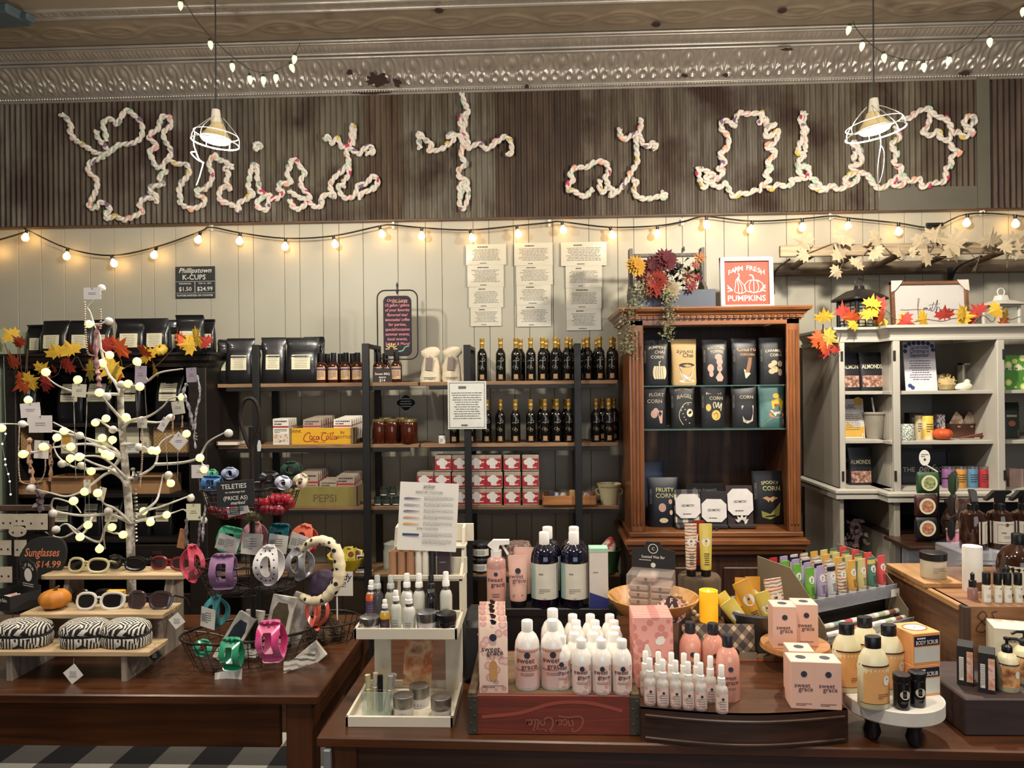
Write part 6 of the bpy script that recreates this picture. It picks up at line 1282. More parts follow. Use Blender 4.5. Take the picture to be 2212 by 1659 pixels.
 # niche: potpourri bag
m=M();q=random.Random(8);m.fix=False
for k in range(60):a=q.uniform(0,6.28);rr=q.uniform(0,.06);z=q.uniform(0,.16);s_=.03;m.add([(0,0,0),(s_*.4,s_*.3,0),(0,s_,.01),(-s_*.4,s_*.3,.006)],[(0,1,2),(0,2,3)],Matrix.Translation((rr*math.cos(a)*(1.3-z*4),rr*math.sin(a),.05+z))@Euler((q.uniform(0,6),q.uniform(0,6),0)).to_matrix().to_4x4())
nz_=pz(1205,4.0,1850);o=m.obj('cellophane_gift',clear('crinkled_film',(200,170,170),.55,.15),loc=on(1845,nz_,4.02));tag(o,'crinkled cellophane gift bag in the dark hutch niche','gift bag')
m=M();m.box(((xa+xb)/2,(HF+HB)/2+.02,nz_-.01),(xb-xa-.03,HB-HF-.05,.02),.002);m.obj('shelf',HUTS,bpy.data.objects['white_hutch'])
# left edge: hanging lights and pale pilaster
m=M();m.box((XY(-8,1.5,4.05)-.0,4.2,1.0),(.12,.5,2.0),.004);o=m.obj('trim_26',mat('pale_green_paint',(150,158,134),.6));o['kind']='structure'
o0=P(14,700,3.9);t=TH('fairy_light_strand',o0);m=M();pts_=[(8,770),(10,850),(12,937),(5,959),(11,992),(12,1004),(18,1024),(21,1040),(23,1068)];m.tube(smoothpath([P(a,b,3.9)-o0 for a,b in pts_],4),.001,4);m.obj('cord',mat('thin_clear_cord',(170,176,160),.5),t)
for a,b in pts_[2:]:m=M();m.lathe([(0,-.005),(.004,-.002),(.004,.003),(0,.005)],8);m.obj('bulb',mat('cool_led',(240,246,255),.3,emit=(235,244,255),es=8),t,loc=P(a,b,3.9)-o0)
tag(t,'vertical strand of tiny cool fairy lights at the left edge','string lights')
# ================================================================== left table
def step(pts,x,th,mt_,nm,t):
 m=M();n=len(pts);m.add([(x-th/2,y,z)for y,z in pts]+[(x+th/2,y,z)for y,z in pts],[tuple(range(n)),tuple(range(2*n-1,n-1,-1))]+[(i,(i+1)%n,n+(i+1)%n,n+i)for i in range(n)]);return m.obj(nm,mt_,t)
TI=[(.846,2.25,2.37,-60,322),(.922,2.38,2.51,42,352),(1.011,2.53,2.66,88,396)]
t=TH('display_rack',(0,0,0))
for z,y0,y1,pa,pb in TI:
 a,b=XY(pa,z,y0),XY(pb,z,y0);m=M();m.box(((a+b)/2,(y0+y1)/2,z-.008),(b-a,y1-y0,.016),.002);m.obj('tier_board',DRIFT,t)
prf=[(2.26,TZ),(2.26,.83),(2.375,.83),(2.40,.906),(2.52,.906),(2.55,.995),(2.63,.995),(2.63,TZ)]
for px in(20,268):step(prf,XY(px,.8,2.26),.018,DRIFTG,'side_board',t)
x=XY(352,.95,2.5);step([(2.42,TZ),(2.42,.906),(2.52,.906),(2.55,.995),(2.6,.995),(2.6,TZ)],x,.03,DRIFTG,'side_board',t)
tag(t,'three tier weathered board display rack for sunglasses on the left table','display rack')
def shades(w,col,lens,sq=0.75,cur=.018):
 t=TH('sunglasses');m=M();L=M();e=2.6
 for s_ in(-1,1):
  c=s_*w*.255;pts=[]
  for k in range(22):
   a=2*PI*k/22;x=math.copysign(abs(math.cos(a))**(2/e),math.cos(a))*w*.205;z=math.copysign(abs(math.sin(a))**(2/e),math.sin(a))*w*.17*sq;x*=1-.12*(z<0)*abs(z)/(w*.17);pts.append((c+x,cur*((c+x)/(w/2))**2,z+w*.165))
  m.tube(pts,w*.020,6,True,flat=1.5);L.add(pts,[tuple(range(len(pts)))])
 m.tube([(-w*.06,0,w*.22),(0,-.001,w*.235),(w*.06,0,w*.22)],w*.022,6)
 m.obj('frame',col,t,smooth=True);L.obj('lens',lens,t)
 for s_ in(-1,1):
  k=M();k.tube(smoothpath([(s_*w*.46,cur*.85,w*.26),(s_*w*.49,cur+.01,w*.26),(s_*w*.48,.10,w*.2),(s_*w*.46,.13,w*.06)],4),w*.018,6,flat=.6);k.obj('temple',col,t,smooth=True)
 return t
LNS=mat('smoke_lens',(24,20,20),.05,var=0,coat=1);LNB=mat('brown_lens',(58,44,44),.05,var=0,coat=1)
for px,y,z,w_,col,lens,lab,sq,rot_ in((182,2.55,1.011,106,mat('cream_frame',(206,196,150),.35),LNS,'cream framed sunglasses, first on the top tier',.8,-.12),(263,2.575,1.011,114,mat('black_frame',(22,22,26),.25),LNS,'black framed sunglasses, middle of the top tier',.7,-.3),(362,2.575,1.011,106,mat('red_frame',(120,34,34),.3),LNB,'red framed sunglasses, right end of the top tier',.72,-.15),
(210,2.42,.922,114,mat('white_frame',(226,222,212),.3),LNS,'white framed sunglasses on the middle tier beside the pumpkin',.9,.05),(316,2.43,.922,112,mat('tortoise_frame',(66,50,56),.2),LNB,'purplish brown sunglasses at the right of the middle tier',.95,-.1),(196,2.485,.922,100,mat('black_frame'),LNS,'dark sunglasses behind the white pair on middle tier',.8,.1)):
 t=shades(size(w_,y),col,lens,sq);t.location=on(px,z,y)+Vector((0,0,.002));t.rotation_euler=(-.28,0,rot_);tag(t,lab,'sunglasses','sunglasses on the rack')
m=M();m.box((0,0,.018),(size(38,2.5),.012,.03),.006);m.box((0,-.008,.03),(size(36,2.5),.012,.006),.002);o=m.obj('yellow_case',mat('yellow_case_plastic',(230,176,40),.4),loc=on(253,.94,2.47));o.location.z=.945;tag(o,'small bright yellow folded case behind the white sunglasses','case')
ZEB=patmat('zebra_fabric','zebra',[(22,21,24),(214,208,194)],26,.7)
for px,w_,y,rz_,lab in((52,120,2.31,.05,'leftmost, open with dark lining showing'),(186,104,2.31,.08,'middle, with hanging diamond tag'),(274,104,2.31,-.06,'rightmost, beside a black tag')):
 t=TH('glasses_case',on(px,.846,y),rz_);w=size(w_,y);m=M();m.loft([(0,w*.45,.042,3),(.006,w*.49,.047,3),(.03,w*.5,.05,3),(.034,w*.49,.048,3)],30);m.obj('lower_shell',ZEB,t,smooth=50)
 m=M();m.loft([(.034,w*.475,.045,3),(.046,w*.475,.045,3)],30);m.obj('zip_band',mat('dark_lining',(56,56,56),.8),t,smooth=50)
 m=M();m.loft([(.046,w*.49,.048,3),(.05,w*.5,.05,3),(.066,w*.47,.046,3),(.078,w*.36,.034,2.6),(.082,w*.2,.018,2)],30,xf=Matrix.Rotation(.06,4,'X'));m.obj('upper_shell',ZEB,t,smooth=50)
 tag(t,'zebra patterned glasses case on the bottom tier, '+lab,'glasses case','glasses cases')
def dtag(px,py,Y,s_,lab,parent=None,dark=False,ang=.12):
 t=TH('price_tag',P(px,py,Y));h=size(s_,Y)/2;m=M();c=h*.1;m.prism([(0,-h),(h,0),(0,h),(-h,0)],-.0006,.0006,xf=Matrix.Rotation(ang,4,'Y'));m.obj('card',mat('black_card',(26,26,28),.6)if dark else WHT,t)
 m=M();m.lines(-h*.4,h*.4,-h*.35,h*.3,-.0012,4,px,.35,True);m.obj('lettering',CHK if dark else GINK,t);m=M();m.tube([(0,0,h*.8),(0,.004,h*1.5)],.0008,4);m.obj('tag_string',GINK,t);return tag(t,lab,'price tag')
dtag(158,1456,2.24,46,'white diamond price tag hanging below the bottom tier');dtag(382,1341,2.37,38,'white diamond price tag hanging at right of the middle tier');dtag(334,1415,2.30,34,'small black diamond tag lying on the bottom tier',dark=True)
t=gourd(size(33,2.44),(206,130,40),8,'mini_pumpkin',.66,(90,74,50));t.location=on(119,.922,2.44);tag(t,'small orange pumpkin on the middle tier of the rack','pumpkin')
# lip balm box
t=TH('lip_balm_box',on(30,.922,2.46),-.45);CB_=mat('black_card');
m=M();m.box((0,-.0,.03),(.14,.002,.05),xf=Matrix.Translation((0,-.05,0)));m.box((0,.05,.035),(.14,.002,.07));m.box((-.07,0,.03),(.002,.1,.05));m.box((.07,0,.03),(.002,.1,.05));m.box((0,0,.001),(.14,.1,.002));m.obj('tray',CB_,t)
m=M();m.prism([(-.05,.05),(.05,.05),(.052,.115),(.035,.14),(.0,.15),(-.035,.14),(-.052,.115)],.048,.051);m.obj('header_card',CB_,t);m=M();m.disc(0,.098,.023,.0474,20);m.obj('round_logo',WHT,t)
m=M()
for i,ch in enumerate('LIP BALM'):a=(i-3.5)*.25;m.text(ch,.016,0,.030,0,xf=Matrix.Translation((0,.0472,.098))@Matrix.Rotation(a,4,'Y'))
m.lines(-.035,.035,.056,.07,.0472,2,3,.4,True);m.obj('lettering',CHK,t);m=M();m.text('Goat Milk Lip Balm',.017,0,.034,-.0514,width=.11);m.lines(-.03,.03,.012,.022,-.0514,1,5);m.obj('front_lettering',CHK,t);tag(t,'black counter box labelled LIP BALM with round white logo','lip balm box')
bx=Matrix.Translation(t.location)@Matrix.Rotation(-.45,4,'Z')
for i in range(8):
 m=M();m.lathe([(0,0),(.008,0),(.008,.064),(0,.066)],12,xf=Matrix.Rotation(PI/2,4,'X'))if 'lipb' not in PROTO else None
 if 'lipb' not in PROTO:PROTO['lipb']=m.obj('lip_balm_tube',mat('lipbalm_white',(222,214,206),.4,col2=(196,160,150),ns=30),smooth=40);o=PROTO['lipb']
 else:o=PROTO['lipb'].copy();C.objects.link(o)
 o.location=bx@Vector((-.05+.02*(i%5)+(.01 if i>4 else 0),.03,.012+(.016 if i>4 else 0)+.0));o.rotation_euler=(0,0,-.45);tag(o,'white lip balm tube in the black counter box, %s'%(('bottom layer, '+ordn(i,5))if i<5 else('top layer, '+['left','middle','right'][i-5])),'lip balm','lip balm tubes in the counter box')
 # sunglasses plaque
t=TH('price_plaque',P(90,1208,2.60));s_=S(2.6);pl_=[(-46,-18),(-50,2),(-40,22),(-24,42),(0,49),(34,48),(52,38),(57,14),(50,-14),(36,-32),(16,-42),(-14,-42),(-34,-36)]
pp=[(q.x*s_,q.z*s_)for q in smoothpath([(a,0,b)for a,b in pl_],4,True)];m=M();m.prism(pp,-.006,.006);m.obj('plaque',mat('plaque_slate',(38,38,38),.8,var=.2),t)
m=M();m.text('Sunglasses',.042,.004,.012,-.0066,width=78*s_,shear=.25);m.text('$14.99',.034,.026,-.028,-.0066,shear=.2);m.obj('chalk_lettering',mat('orange_chalk',(232,142,96),.8),t)
m=M();m.disc(-.058,-.028,.0075,-.0066,12);m.obj('painted_sun',mat('lime_paint',(206,214,70),.7),t)
m=M()
for k in range(8):a=k*PI/4;m.stroke([(-.058+.011*math.cos(a),-.028+.011*math.sin(a)),(-.058+.018*math.cos(a),-.028+.018*math.sin(a))],.003,-.0066)
m.obj('sun_rays',CHK,t);m=M();m.box((0,.03,-.058),(.05,.04,.006),.001);m.obj('easel_foot',BLK,t);tag(t,'rounded black slate plaque reading Sunglasses $14.99','price sign')
# earring board
t=TH('earring_board',on(50,TZ,2.78));m=M();X0,X1,Zt=XY(-60,1.1,2.78)-t.location.x,XY(112,1.1,2.78)-t.location.x,pz(1097,2.78,50)-TZ
for i in range(7):m.tube([(X0+(X1-X0)*i/6,0,0),(X0+(X1-X0)*i/6,0,Zt)],.0016,4)
for i in range(6):m.tube([(X0,0,Zt*i/5),(X1,0,Zt*i/5)],.0016,4)
m.obj('wire_grid',WIRE,t);m=M();m.box(((X0+X1)/2,0,Zt),(X1-X0,.016,.022),.002);m.box(((X0+X1)/2,.03,.01),(X1-X0,.1,.02),.002);m.box((X1,.0,Zt/2),(.014,.014,Zt));m.obj('board_frame',wood('brown_rail',(86,66,52),(56,42,32),.6),t);tag(t,'dark wire grid board holding earring cards at the left edge','earring board')
for i,(x0,x1,y0,y1)in enumerate(((0,30,1110,1143),(31,57,1110,1135),(58,105,1109,1144),(0,28,1166,1198),(36,62,1165,1200),(3,32,1222,1256),(26,64,1134,1158))):
 a,b=P(x0,y1,2.765),P(x1,y0,2.765);t=TH('earring_card',((a.x+b.x)/2,2.765-.003*i,(a.z+b.z)/2));w,h=b.x-a.x,b.z-a.z
 m=M();m.box((0,0,0),(w,.0012,h))if i!=6 else m.prism([(w/2*math.cos(k*PI/10),h/2*math.sin(k*PI/10))for k in range(20)],-.0006,.0006);m.obj('card',mat('kraft_white_card',(206,194,172),.7),t)
 m=M();m.disc(-w*.25,-h*.1,.004,-.0014,10);m.disc(w*.25,-h*.1,.004,-.0014,10);m.tube([(0,-.001,h*.5),(0,-.004,h*.62)],.001,4);m.obj('earrings',mat('dark_bead',(70,52,48),.4,.3),t);tag(t,'small card with earrings on the wire grid, %s'%['top row leftmost','top row middle','top row right','second row left','second row right','third row left','round one under the top row'][i],'earring card','earring cards')
 # ------------------------------------------------------------------ lit twig tree
YT=2.74;base=on(284,TZ,YT);t=TH('twig_tree',base);TRK=mat('white_bark',(206,200,188),.8,col2=(130,120,108),ns=30,bump=.3);BRN=mat('white_branch',(214,208,196),.7,var=.1)
tr=[(284,1372),(284,1250),(281,1147),(277,1085),(270,1003),(266,952),(262,905),(260,850)]
m=M();pts=smoothpath([P(a,b,YT)-base for a,b in tr],5);n=len(pts);m.tube(pts,[.017-.006*i/n for i in range(n)],10);m.obj('trunk',TRK,t,smooth=True)
m=M();m.lathe([(0,0),(.075,0),(.075,.008),(.02,.014),(0,.014)],20);m.obj('base_plate',BRN,t,smooth=True)
q=random.Random(4)
BR=[[(260,850),(248,825),(231,802),(218,753),(215,725),(203,700),(195,675),(188,664)],[(260,852),(230,851),(190,850),(155,845),(120,830),(97,810)],[(262,905),(240,880),(222,858),(212,842)],[(262,855),(262,835)],[(261,850),(280,835),(302,834)],[(300,830),(320,822),(345,805),(395,797)],[(266,925),(285,908),(320,900),(350,880),(366,862),(382,857)],[(266,912),(300,910),(345,912),(362,898)],
[(262,985),(240,965),(180,945),(110,930),(60,918),(0,915)],[(262,985),(210,960),(150,930),(115,912)],[(262,990),(200,960),(130,965),(105,968)],[(260,985),(240,1010),(180,1012),(150,1005),(125,985),(115,960)],[(272,1050),(250,1020),(200,1000),(150,975),(130,962)],[(275,1045),(240,1020),(200,1045),(180,1060),(145,1072),(110,1065),(70,1055)],[(283,1130),(240,1112),(195,1113),(160,1112),(115,1102),(114,1080),(128,1078),(160,1090),(175,1108)],
[(283,1130),(250,1100),(225,1088),(212,1068)],[(283,1125),(310,1105),(345,1095),(400,1075),(415,1068)],[(283,1130),(330,1118),(360,1112),(395,1100)],[(300,1112),(335,1085),(345,1060),(352,1025)],[(270,1035),(300,1028),(335,1003),(345,960),(370,940)],[(335,1003),(380,1001),(415,995),(432,985),(450,955),(485,935),(494,930)],[(200,1115),(188,1142),(170,1155),(145,1132)],[(240,1112),(226,1145),(215,1170),(185,1160),(145,1132),(125,1142)],[(188,1128),(160,1150),(130,1162),(95,1148)],[(262,930),(240,925),(215,908),(206,905)],[(262,990),(250,1005),(242,1012)],[(275,1035),(225,990),(180,985)],[(262,960),(300,960),(320,972)]]
ends=[]
for bi,br in enumerate(BR):
 dY=0 if bi==0 else q.uniform(-.22,.16);P3=[]
 for i,(a,b)in enumerate(br):
  k=i/(len(br)-1);P3.append(P(a,b,YT-.01+dY*k))
 pp=smoothpath([v-base for v in P3],5);n=len(pp);m=M();m.tube(pp,[.0062*(1-.68*i/n)for i in range(n)],6);m.obj('branch',BRN,t,smooth=True);ends+=[(a,b,P3[i])for i,(a,b)in enumerate(br)if i>0]
GLB=[(219,623,0),(192,700,1),(235,694,0),(237,767,1),(221,784,1),(99,804,1),(168,820,1),(296,781,1),(262,831,0),(277,829,1),(302,835,1),(61,864,1),(215,848,1),(231,857,0),(394,858,1),(4,925,1),(48,916,0),(138,931,1),(123,945,1),(94,965,1),(153,965,1),(206,913,1),(229,904,1),(272,901,1),(244,928,0),(306,908,1),(172,941,0),(221,946,1),(243,950,1),(50,981,1),(171,987,1),(152,990,1),(134,1002,0),(176,1006,0),(228,981,1),(238,985,1),(222,971,1),(328,973,1),(338,974,1),(300,966,0),(403,937,1),(369,902,0),(197,1018,1),(242,1014,1),(183,1062,1),(211,1065,1),(67,1055,0),(159,1082,1),(114,1109,0),(121,1144,0),(190,1134,1),(173,1160,1),(215,1186,1),(266,1155,1),(242,1139,1),(234,1104,0),(310,1104,1),(325,1128,1),(360,1112,1),(369,1044,1),(364,1026,0),(442,1014,1),(432,989,1),(412,1076,0),(420,1104,1),(439,1124,0),(494,936,0)]
gl1=mat('globe_lit',(255,246,190),.4,emit=(250,240,165),es=.72);gl0=mat('globe_unlit',(222,216,206),.5);gp={}
for a,b,lit in GLB:
 e=min(ends,key=lambda v:(v[0]-a)**2+(v[1]-b)**2);Y=e[2].y-.012;c=P(a,b,Y)-base;d=(e[2]-base)
 m=M();m.tube([d,(d+c)/2+Vector((0,0,-.004)),c+(d-c)*.3],[.0024,.003,.0048],6);m.obj('twig',BRN,t,smooth=True)
 if lit not in gp:m=M();m.lathe([(0,-.0155),(.006,-.0142),(.0115,-.0098),(.0148,-.0035),(.0148,.0035),(.0115,.0098),(.007,.0138),(.0045,.018),(0,.0185)],14);gp[lit]=m.obj('globe_bulb',gl1 if lit else gl0,t,smooth=True);g=gp[lit]
 else:g=gp[lit].copy();C.objects.link(g)
 g.location=c;v=d-c;g.rotation_euler=v.to_track_quat('Z','Y').to_euler()if v.length>.001 else(0,0,0)
tag(t,'white twig tree with glowing globe bulbs on the left table','lighted tree')
# necklaces and cards on the tree
CARD={'w':mat('white_card'),'p':mat('lilac_tag',(176,162,178),.6),'c':mat('cream_tag',(222,216,196),.6),'k':mat('kraft_tag',(176,120,78),.7),'g':mat('gauze_pouch',(226,224,190),.7)}
STR={'pearl':mat('pearl_beads',(216,200,176),.4,col2=(170,140,120),ns=200),'pink':mat('rose_scarf',(158,116,116),.8,col2=(110,74,80),ns=60),'leo':patmat('leopard_scarf','spots',[(168,130,104),(40,30,30)],55),'silver':mat('silver_beads',(180,176,172),.25,.7,var=.3,ns=150),'dark':mat('dark_scarf',(66,54,58),.8,col2=(130,118,118),ns=50),'chain':mat('thin_chain',(170,164,156),.35,.7),'lace':mat('grey_lace',(190,184,186),.8,col2=(110,104,110),ns=90)}
def necklace(card,ang,ck,strands,lab,Y=2.64):
 x0,x1,y0,y1=card;cx,cy=(x0+x1)/2,(y0+y1)/2;o0=P(cx,cy,Y);t=TH('necklace',o0);w,h=size(x1-x0,Y),size(y1-y0,Y)
 m=M();m.box((0,0,0),(w,.0012,h),xf=Matrix.Rotation(ang,4,'Y'));m.obj('card',CARD[ck],t);m=M();m.lines(-w*.25,w*.25,-h*.12,h*.12,-.0014,2,int(x0),.3,True);m.tube([(0,-.001,h*.36),(0,-.004,h*.45),(.003,0,h*.5)],.0012,4);m.obj('lettering',GINK,t)
 for kd,pts,r in strands:
  p3=smoothpath([P(a,b,Y+.004)-o0 for a,b in pts],5);m=M()
  if kd in('pearl','silver')and r<.008:
   L_=0;pv=p3[0];acc=0
   for v in p3:
    seg=(v-pv).length;k=0
    while acc+seg>r*1.9 and seg>0:
     u=(r*1.9-acc)/seg;pv=pv.lerp(v,min(1,u));seg=(v-pv).length;acc=0;m.lathe([(0,-r*.7),(r*.8,-r*.4),(r,0),(r*.8,r*.4),(0,r*.7)],7,tuple(pv));k+=1
     if k>40:break
    acc+=seg;pv=v
  else:
   n=len(p3);m.tube(p3,[r*(.75+.35*math.sin(i*2.1))*(.5 if i in(0,n-1)else 1)for i in range(n)],8,flat=.6 if r>.006 else 1)
  m.obj('strand',STR[kd],t,smooth=True)
 return tag(t,lab,'necklace','necklaces on the twig tree')
necklace((180,219,621,647),0,'w',[('pearl',[(183,648),(184,700),(187,745),(192,765),(204,768)],.0045),('pearl',[(217,664),(218,700),(216,712)],.0045),('pink',[(214,700),(207,730),(209,790),(213,815),(214,838)],.014)],'pearl bead necklace with a rose scarf on a white card at the tree top',2.66)
necklace((291,317,790,828),.03,'p',[('silver',[(294,830),(295,865),(297,905)],.0022),('silver',[(313,830),(315,870),(318,905)],.0022)],'fine beaded necklace on a lilac card, right of the trunk top')
necklace((155,187,829,858),.08,'c',[('chain',[(159,860),(161,920),(163,1010),(165,1035)],.002),('chain',[(188,858),(187,900),(184,960),(182,1040)],.002)],'long thin necklace on a cream card, upper left of trunk')
necklace((402,425,794,826),-.05,'p',[('lace',[(404,828),(396,850),(408,880),(415,910),(420,930)],.008),('lace',[(426,810),(432,850),(424,890),(420,940),(423,970)],.007)],'grey lace scarf necklace on a pale card at the upper right')
necklace((43,88,870,902),-.08,'w',[('pearl',[(42,920),(40,980),(42,1030),(50,1043),(66,1045)],.003)],'pearl strand necklace on a tilted white card, upper left')
necklace((61,114,897,935),0,'w',[('leo',[(64,945),(62,985),(68,1020),(72,1055)],.013),('leo',[(108,960),(110,1010),(108,1040)],.010),('dark',[(74,1050),(90,1075),(78,1095),(95,1100)],.016)],'leopard scarf necklace on a large white card at the left',2.6)
necklace((73,106,951,991),.06,'w',[('pearl',[(97,975),(98,1010),(92,1032),(80,1044)],.003)],'short pearl necklace on a white card in front of the leopard scarf')
necklace((371,399,866,895),-.15,'c',[('leo',[(374,896),(373,930),(378,960)],.004),('leo',[(394,896),(393,930),(388,955)],.004)],'brown patterned cord necklace on a cream card, right side')
necklace((345,361,902,932),.55,'w',[('chain',[(357,935),(360,980),(362,1015)],.0016)],'small slanted white card with a fine chain, right of trunk')
necklace((371,401,938,968),.75,'w',[('chain',[(384,975),(384,1010),(383,1040)],.0016),('silver',[(420,930),(424,945),(422,955)],.006)],'white diamond-turned card with chain, right of the trunk')
necklace((413,452,1004,1033),0,'w',[('chain',[(430,1034),(432,1060)],.0018)],'plain white card hanging near the top wire basket')
necklace((212,228,1052,1082),.25,'c',[('chain',[(222,1084),(221,1130),(228,1185)],.0016),('silver',[(226,1135),(224,1165),(227,1188)],.0028)],'tiny cream card with bead drop low on the tree')
necklace((181,196,1036,1066),-.05,'c',[('chain',[(184,1066),(184,1110)],.0018),('chain',[(192,1066),(193,1112)],.0018)],'small cream card with twin chains left of trunk')
necklace((385,403,1142,1185),.2,'k',[('dark',[(404,1118),(402,1160),(406,1200),(402,1250)],.012),('dark',[(432,1110),(430,1160),(424,1200)],.006)],'dark mottled scarf with a kraft tag, lower right')
necklace((402,434,1088,1124),0,'g',[('lace',[(436,1050),(446,1080),(440,1120),(438,1170)],.006)],'pale gauze pouch and lace strand at lower right of the tree')
necklace((296,318,905,925),0,'c',[('silver',[(286,1010),(292,1030),(300,1020),(288,1045)],.012),('silver',[(290,1050),(294,1090),(292,1130),(294,1175)],.0075),('pearl',[(306,915),(308,960),(306,1010),(302,1055)],.0038)],'chunky silver and shell necklace hanging beside the trunk')
# ------------------------------------------------------------------ tiered wire baskets
t=TH('wire_basket_stand',on(548,TZ,2.44),.42);B0=t.location.copy();WB=mat('twisted_wire',(44,36,32),.5,.4)
m=M();m.tube([(0,0,.04),(0,0,.78)],.0085,8);m.obj('pole',WB,t,smooth=True)
ang_=Matrix.Rotation(-.42,4,'Z');m=M();lp=[(0,.0,.70),(-.018,0,.74),(-.034,0,.79),(-.036,0,.83),(-.022,0,.868),(0,0,.875),(.018,0,.86),(.028,0,.82),(.024,0,.77),(.008,0,.73),(0,0,.70)];m.tube(smoothpath(lp,4),.0065,6,xf=ang_);m.obj('handle_loop',WB,t,smooth=True)
def obasket(z0,z1,rx,ry,nm,tap=.8):
 b=TH(nm);b.parent=t;rows=4;n=30
 m=M();m.tube([(rx*math.cos(2*PI*k/36),ry*math.sin(2*PI*k/36),z1)for k in range(36)],.0042,6,True);m.tube([(rx*math.cos(2*PI*k/36),ry*math.sin(2*PI*k/36),z1+.005*math.sin(k*2))for k in range(36)],.003,5,True);m.obj('rim',WB,b,smooth=True)
 m=M()
 for j in range(rows):
  u=j/rows;f_=tap+(1-tap)*u;m.tube([(rx*f_*math.cos(2*PI*k/30),ry*f_*math.sin(2*PI*k/30),z0+(z1-z0)*u)for k in range(30)],.0014,4,True)
 for k in range(n):a=2*PI*k/n;m.tube([(0 if k%2 else rx*.1*math.cos(a),0,z0),(rx*tap*math.cos(a),ry*tap*math.sin(a),z0),(rx*math.cos(a),ry*math.sin(a),z1)],.0014,4)
 m.obj('wire_mesh',WB,b);return b
obasket(.012,.105,.225,.135,'lower_basket',.82);obasket(.24,.335,.175,.115,'middle_basket',.8);obasket(.505,.58,.16,.10,'upper_basket',.85)
for a,b in((-.12,-.07),(.12,-.07),(-.12,.07),(.12,.07)):m=M();m.lathe([(0,-.0),(.008,.004),(.009,.01),(.006,.016),(0,.018)],10,(a,b,0));m.obj('foot',WB,t,smooth=True)
tag(t,'three tier black wire basket stand filled with hair clips','basket stand')
WBx=Matrix.Translation(B0)@Matrix.Rotation(.42,4,'Z')
# hair clips
def claw(w,h,mt_,shape='sq',card=None,mark=None,nm='claw_clip'):
 t=TH(nm);n=28;e=6 if shape=='sq' else 2.2
 def lo(fx,fz):return[(math.copysign(abs(math.cos(2*PI*k/n))**(2/e),math.cos(2*PI*k/n))*w/2*fx,math.copysign(abs(math.sin(2*PI*k/n))**(2/e),math.sin(2*PI*k/n))*h/2*fz)for k in range(n)]
 O,I=lo(1,1),lo(.42,.52);cv=lambda x,z:h*.35*(z/(h/2))**2+.0
 for sg in(0,1):
  m=M();v=[]
  for L_ in(O,I):
   for th in(0,.004):v+=[(x,(cv(x,z)+th)*(1 if not sg else-1)+(h*.55 if sg else 0),z+h/2)for x,z in L_]
  f=[]
  for k in range(n):k2=(k+1)%n;f+=[(k,k2,2*n+k2,2*n+k),(n+k,n+k2,3*n+k2,3*n+k),(k,k2,n+k2,n+k),(2*n+k,2*n+k2,3*n+k2,3*n+k)]
  m.add(v,f);m.obj('clip_half',mt_,t,smooth=40)
 m=M()
 for sg in(-1,1):m.box((sg*w*.12,h*.27,h*.98),(w*.1,h*.3,.003),.001)
 m.obj('hinge',mt_,t)
 if mark:
  m=M()
  for k in range(n):
   if k%2==0:x,z=[(a+b)/2 for a,b in zip(O[k],I[k])];m.disc(x,z+h/2,.0028,cv(x,z)-.0008,6)
  m.obj('heart_marks',mark,t)
 if card:
  m=M();m.box((w*.05,-.012,h*.42),(w*.95,.0012,h*.6),xf=Matrix.Rotation(.1,4,'Y'));m.obj('barcode_card',WHT,t);m=M()
  for k in range(7):m.rect(-w*.3+k*.003,-w*.3+k*.003+.0014,h*.3,h*.55,-.0132)
  m.lines(-w*.02,w*.35,h*.25,h*.6,-.0132,5,3,.35);m.obj('lettering',GINK,t)
 return t
def cm(n_,c,tr=.2,r=.18):return mat('clip_'+n_,c,r,var=.05,coat=.5)
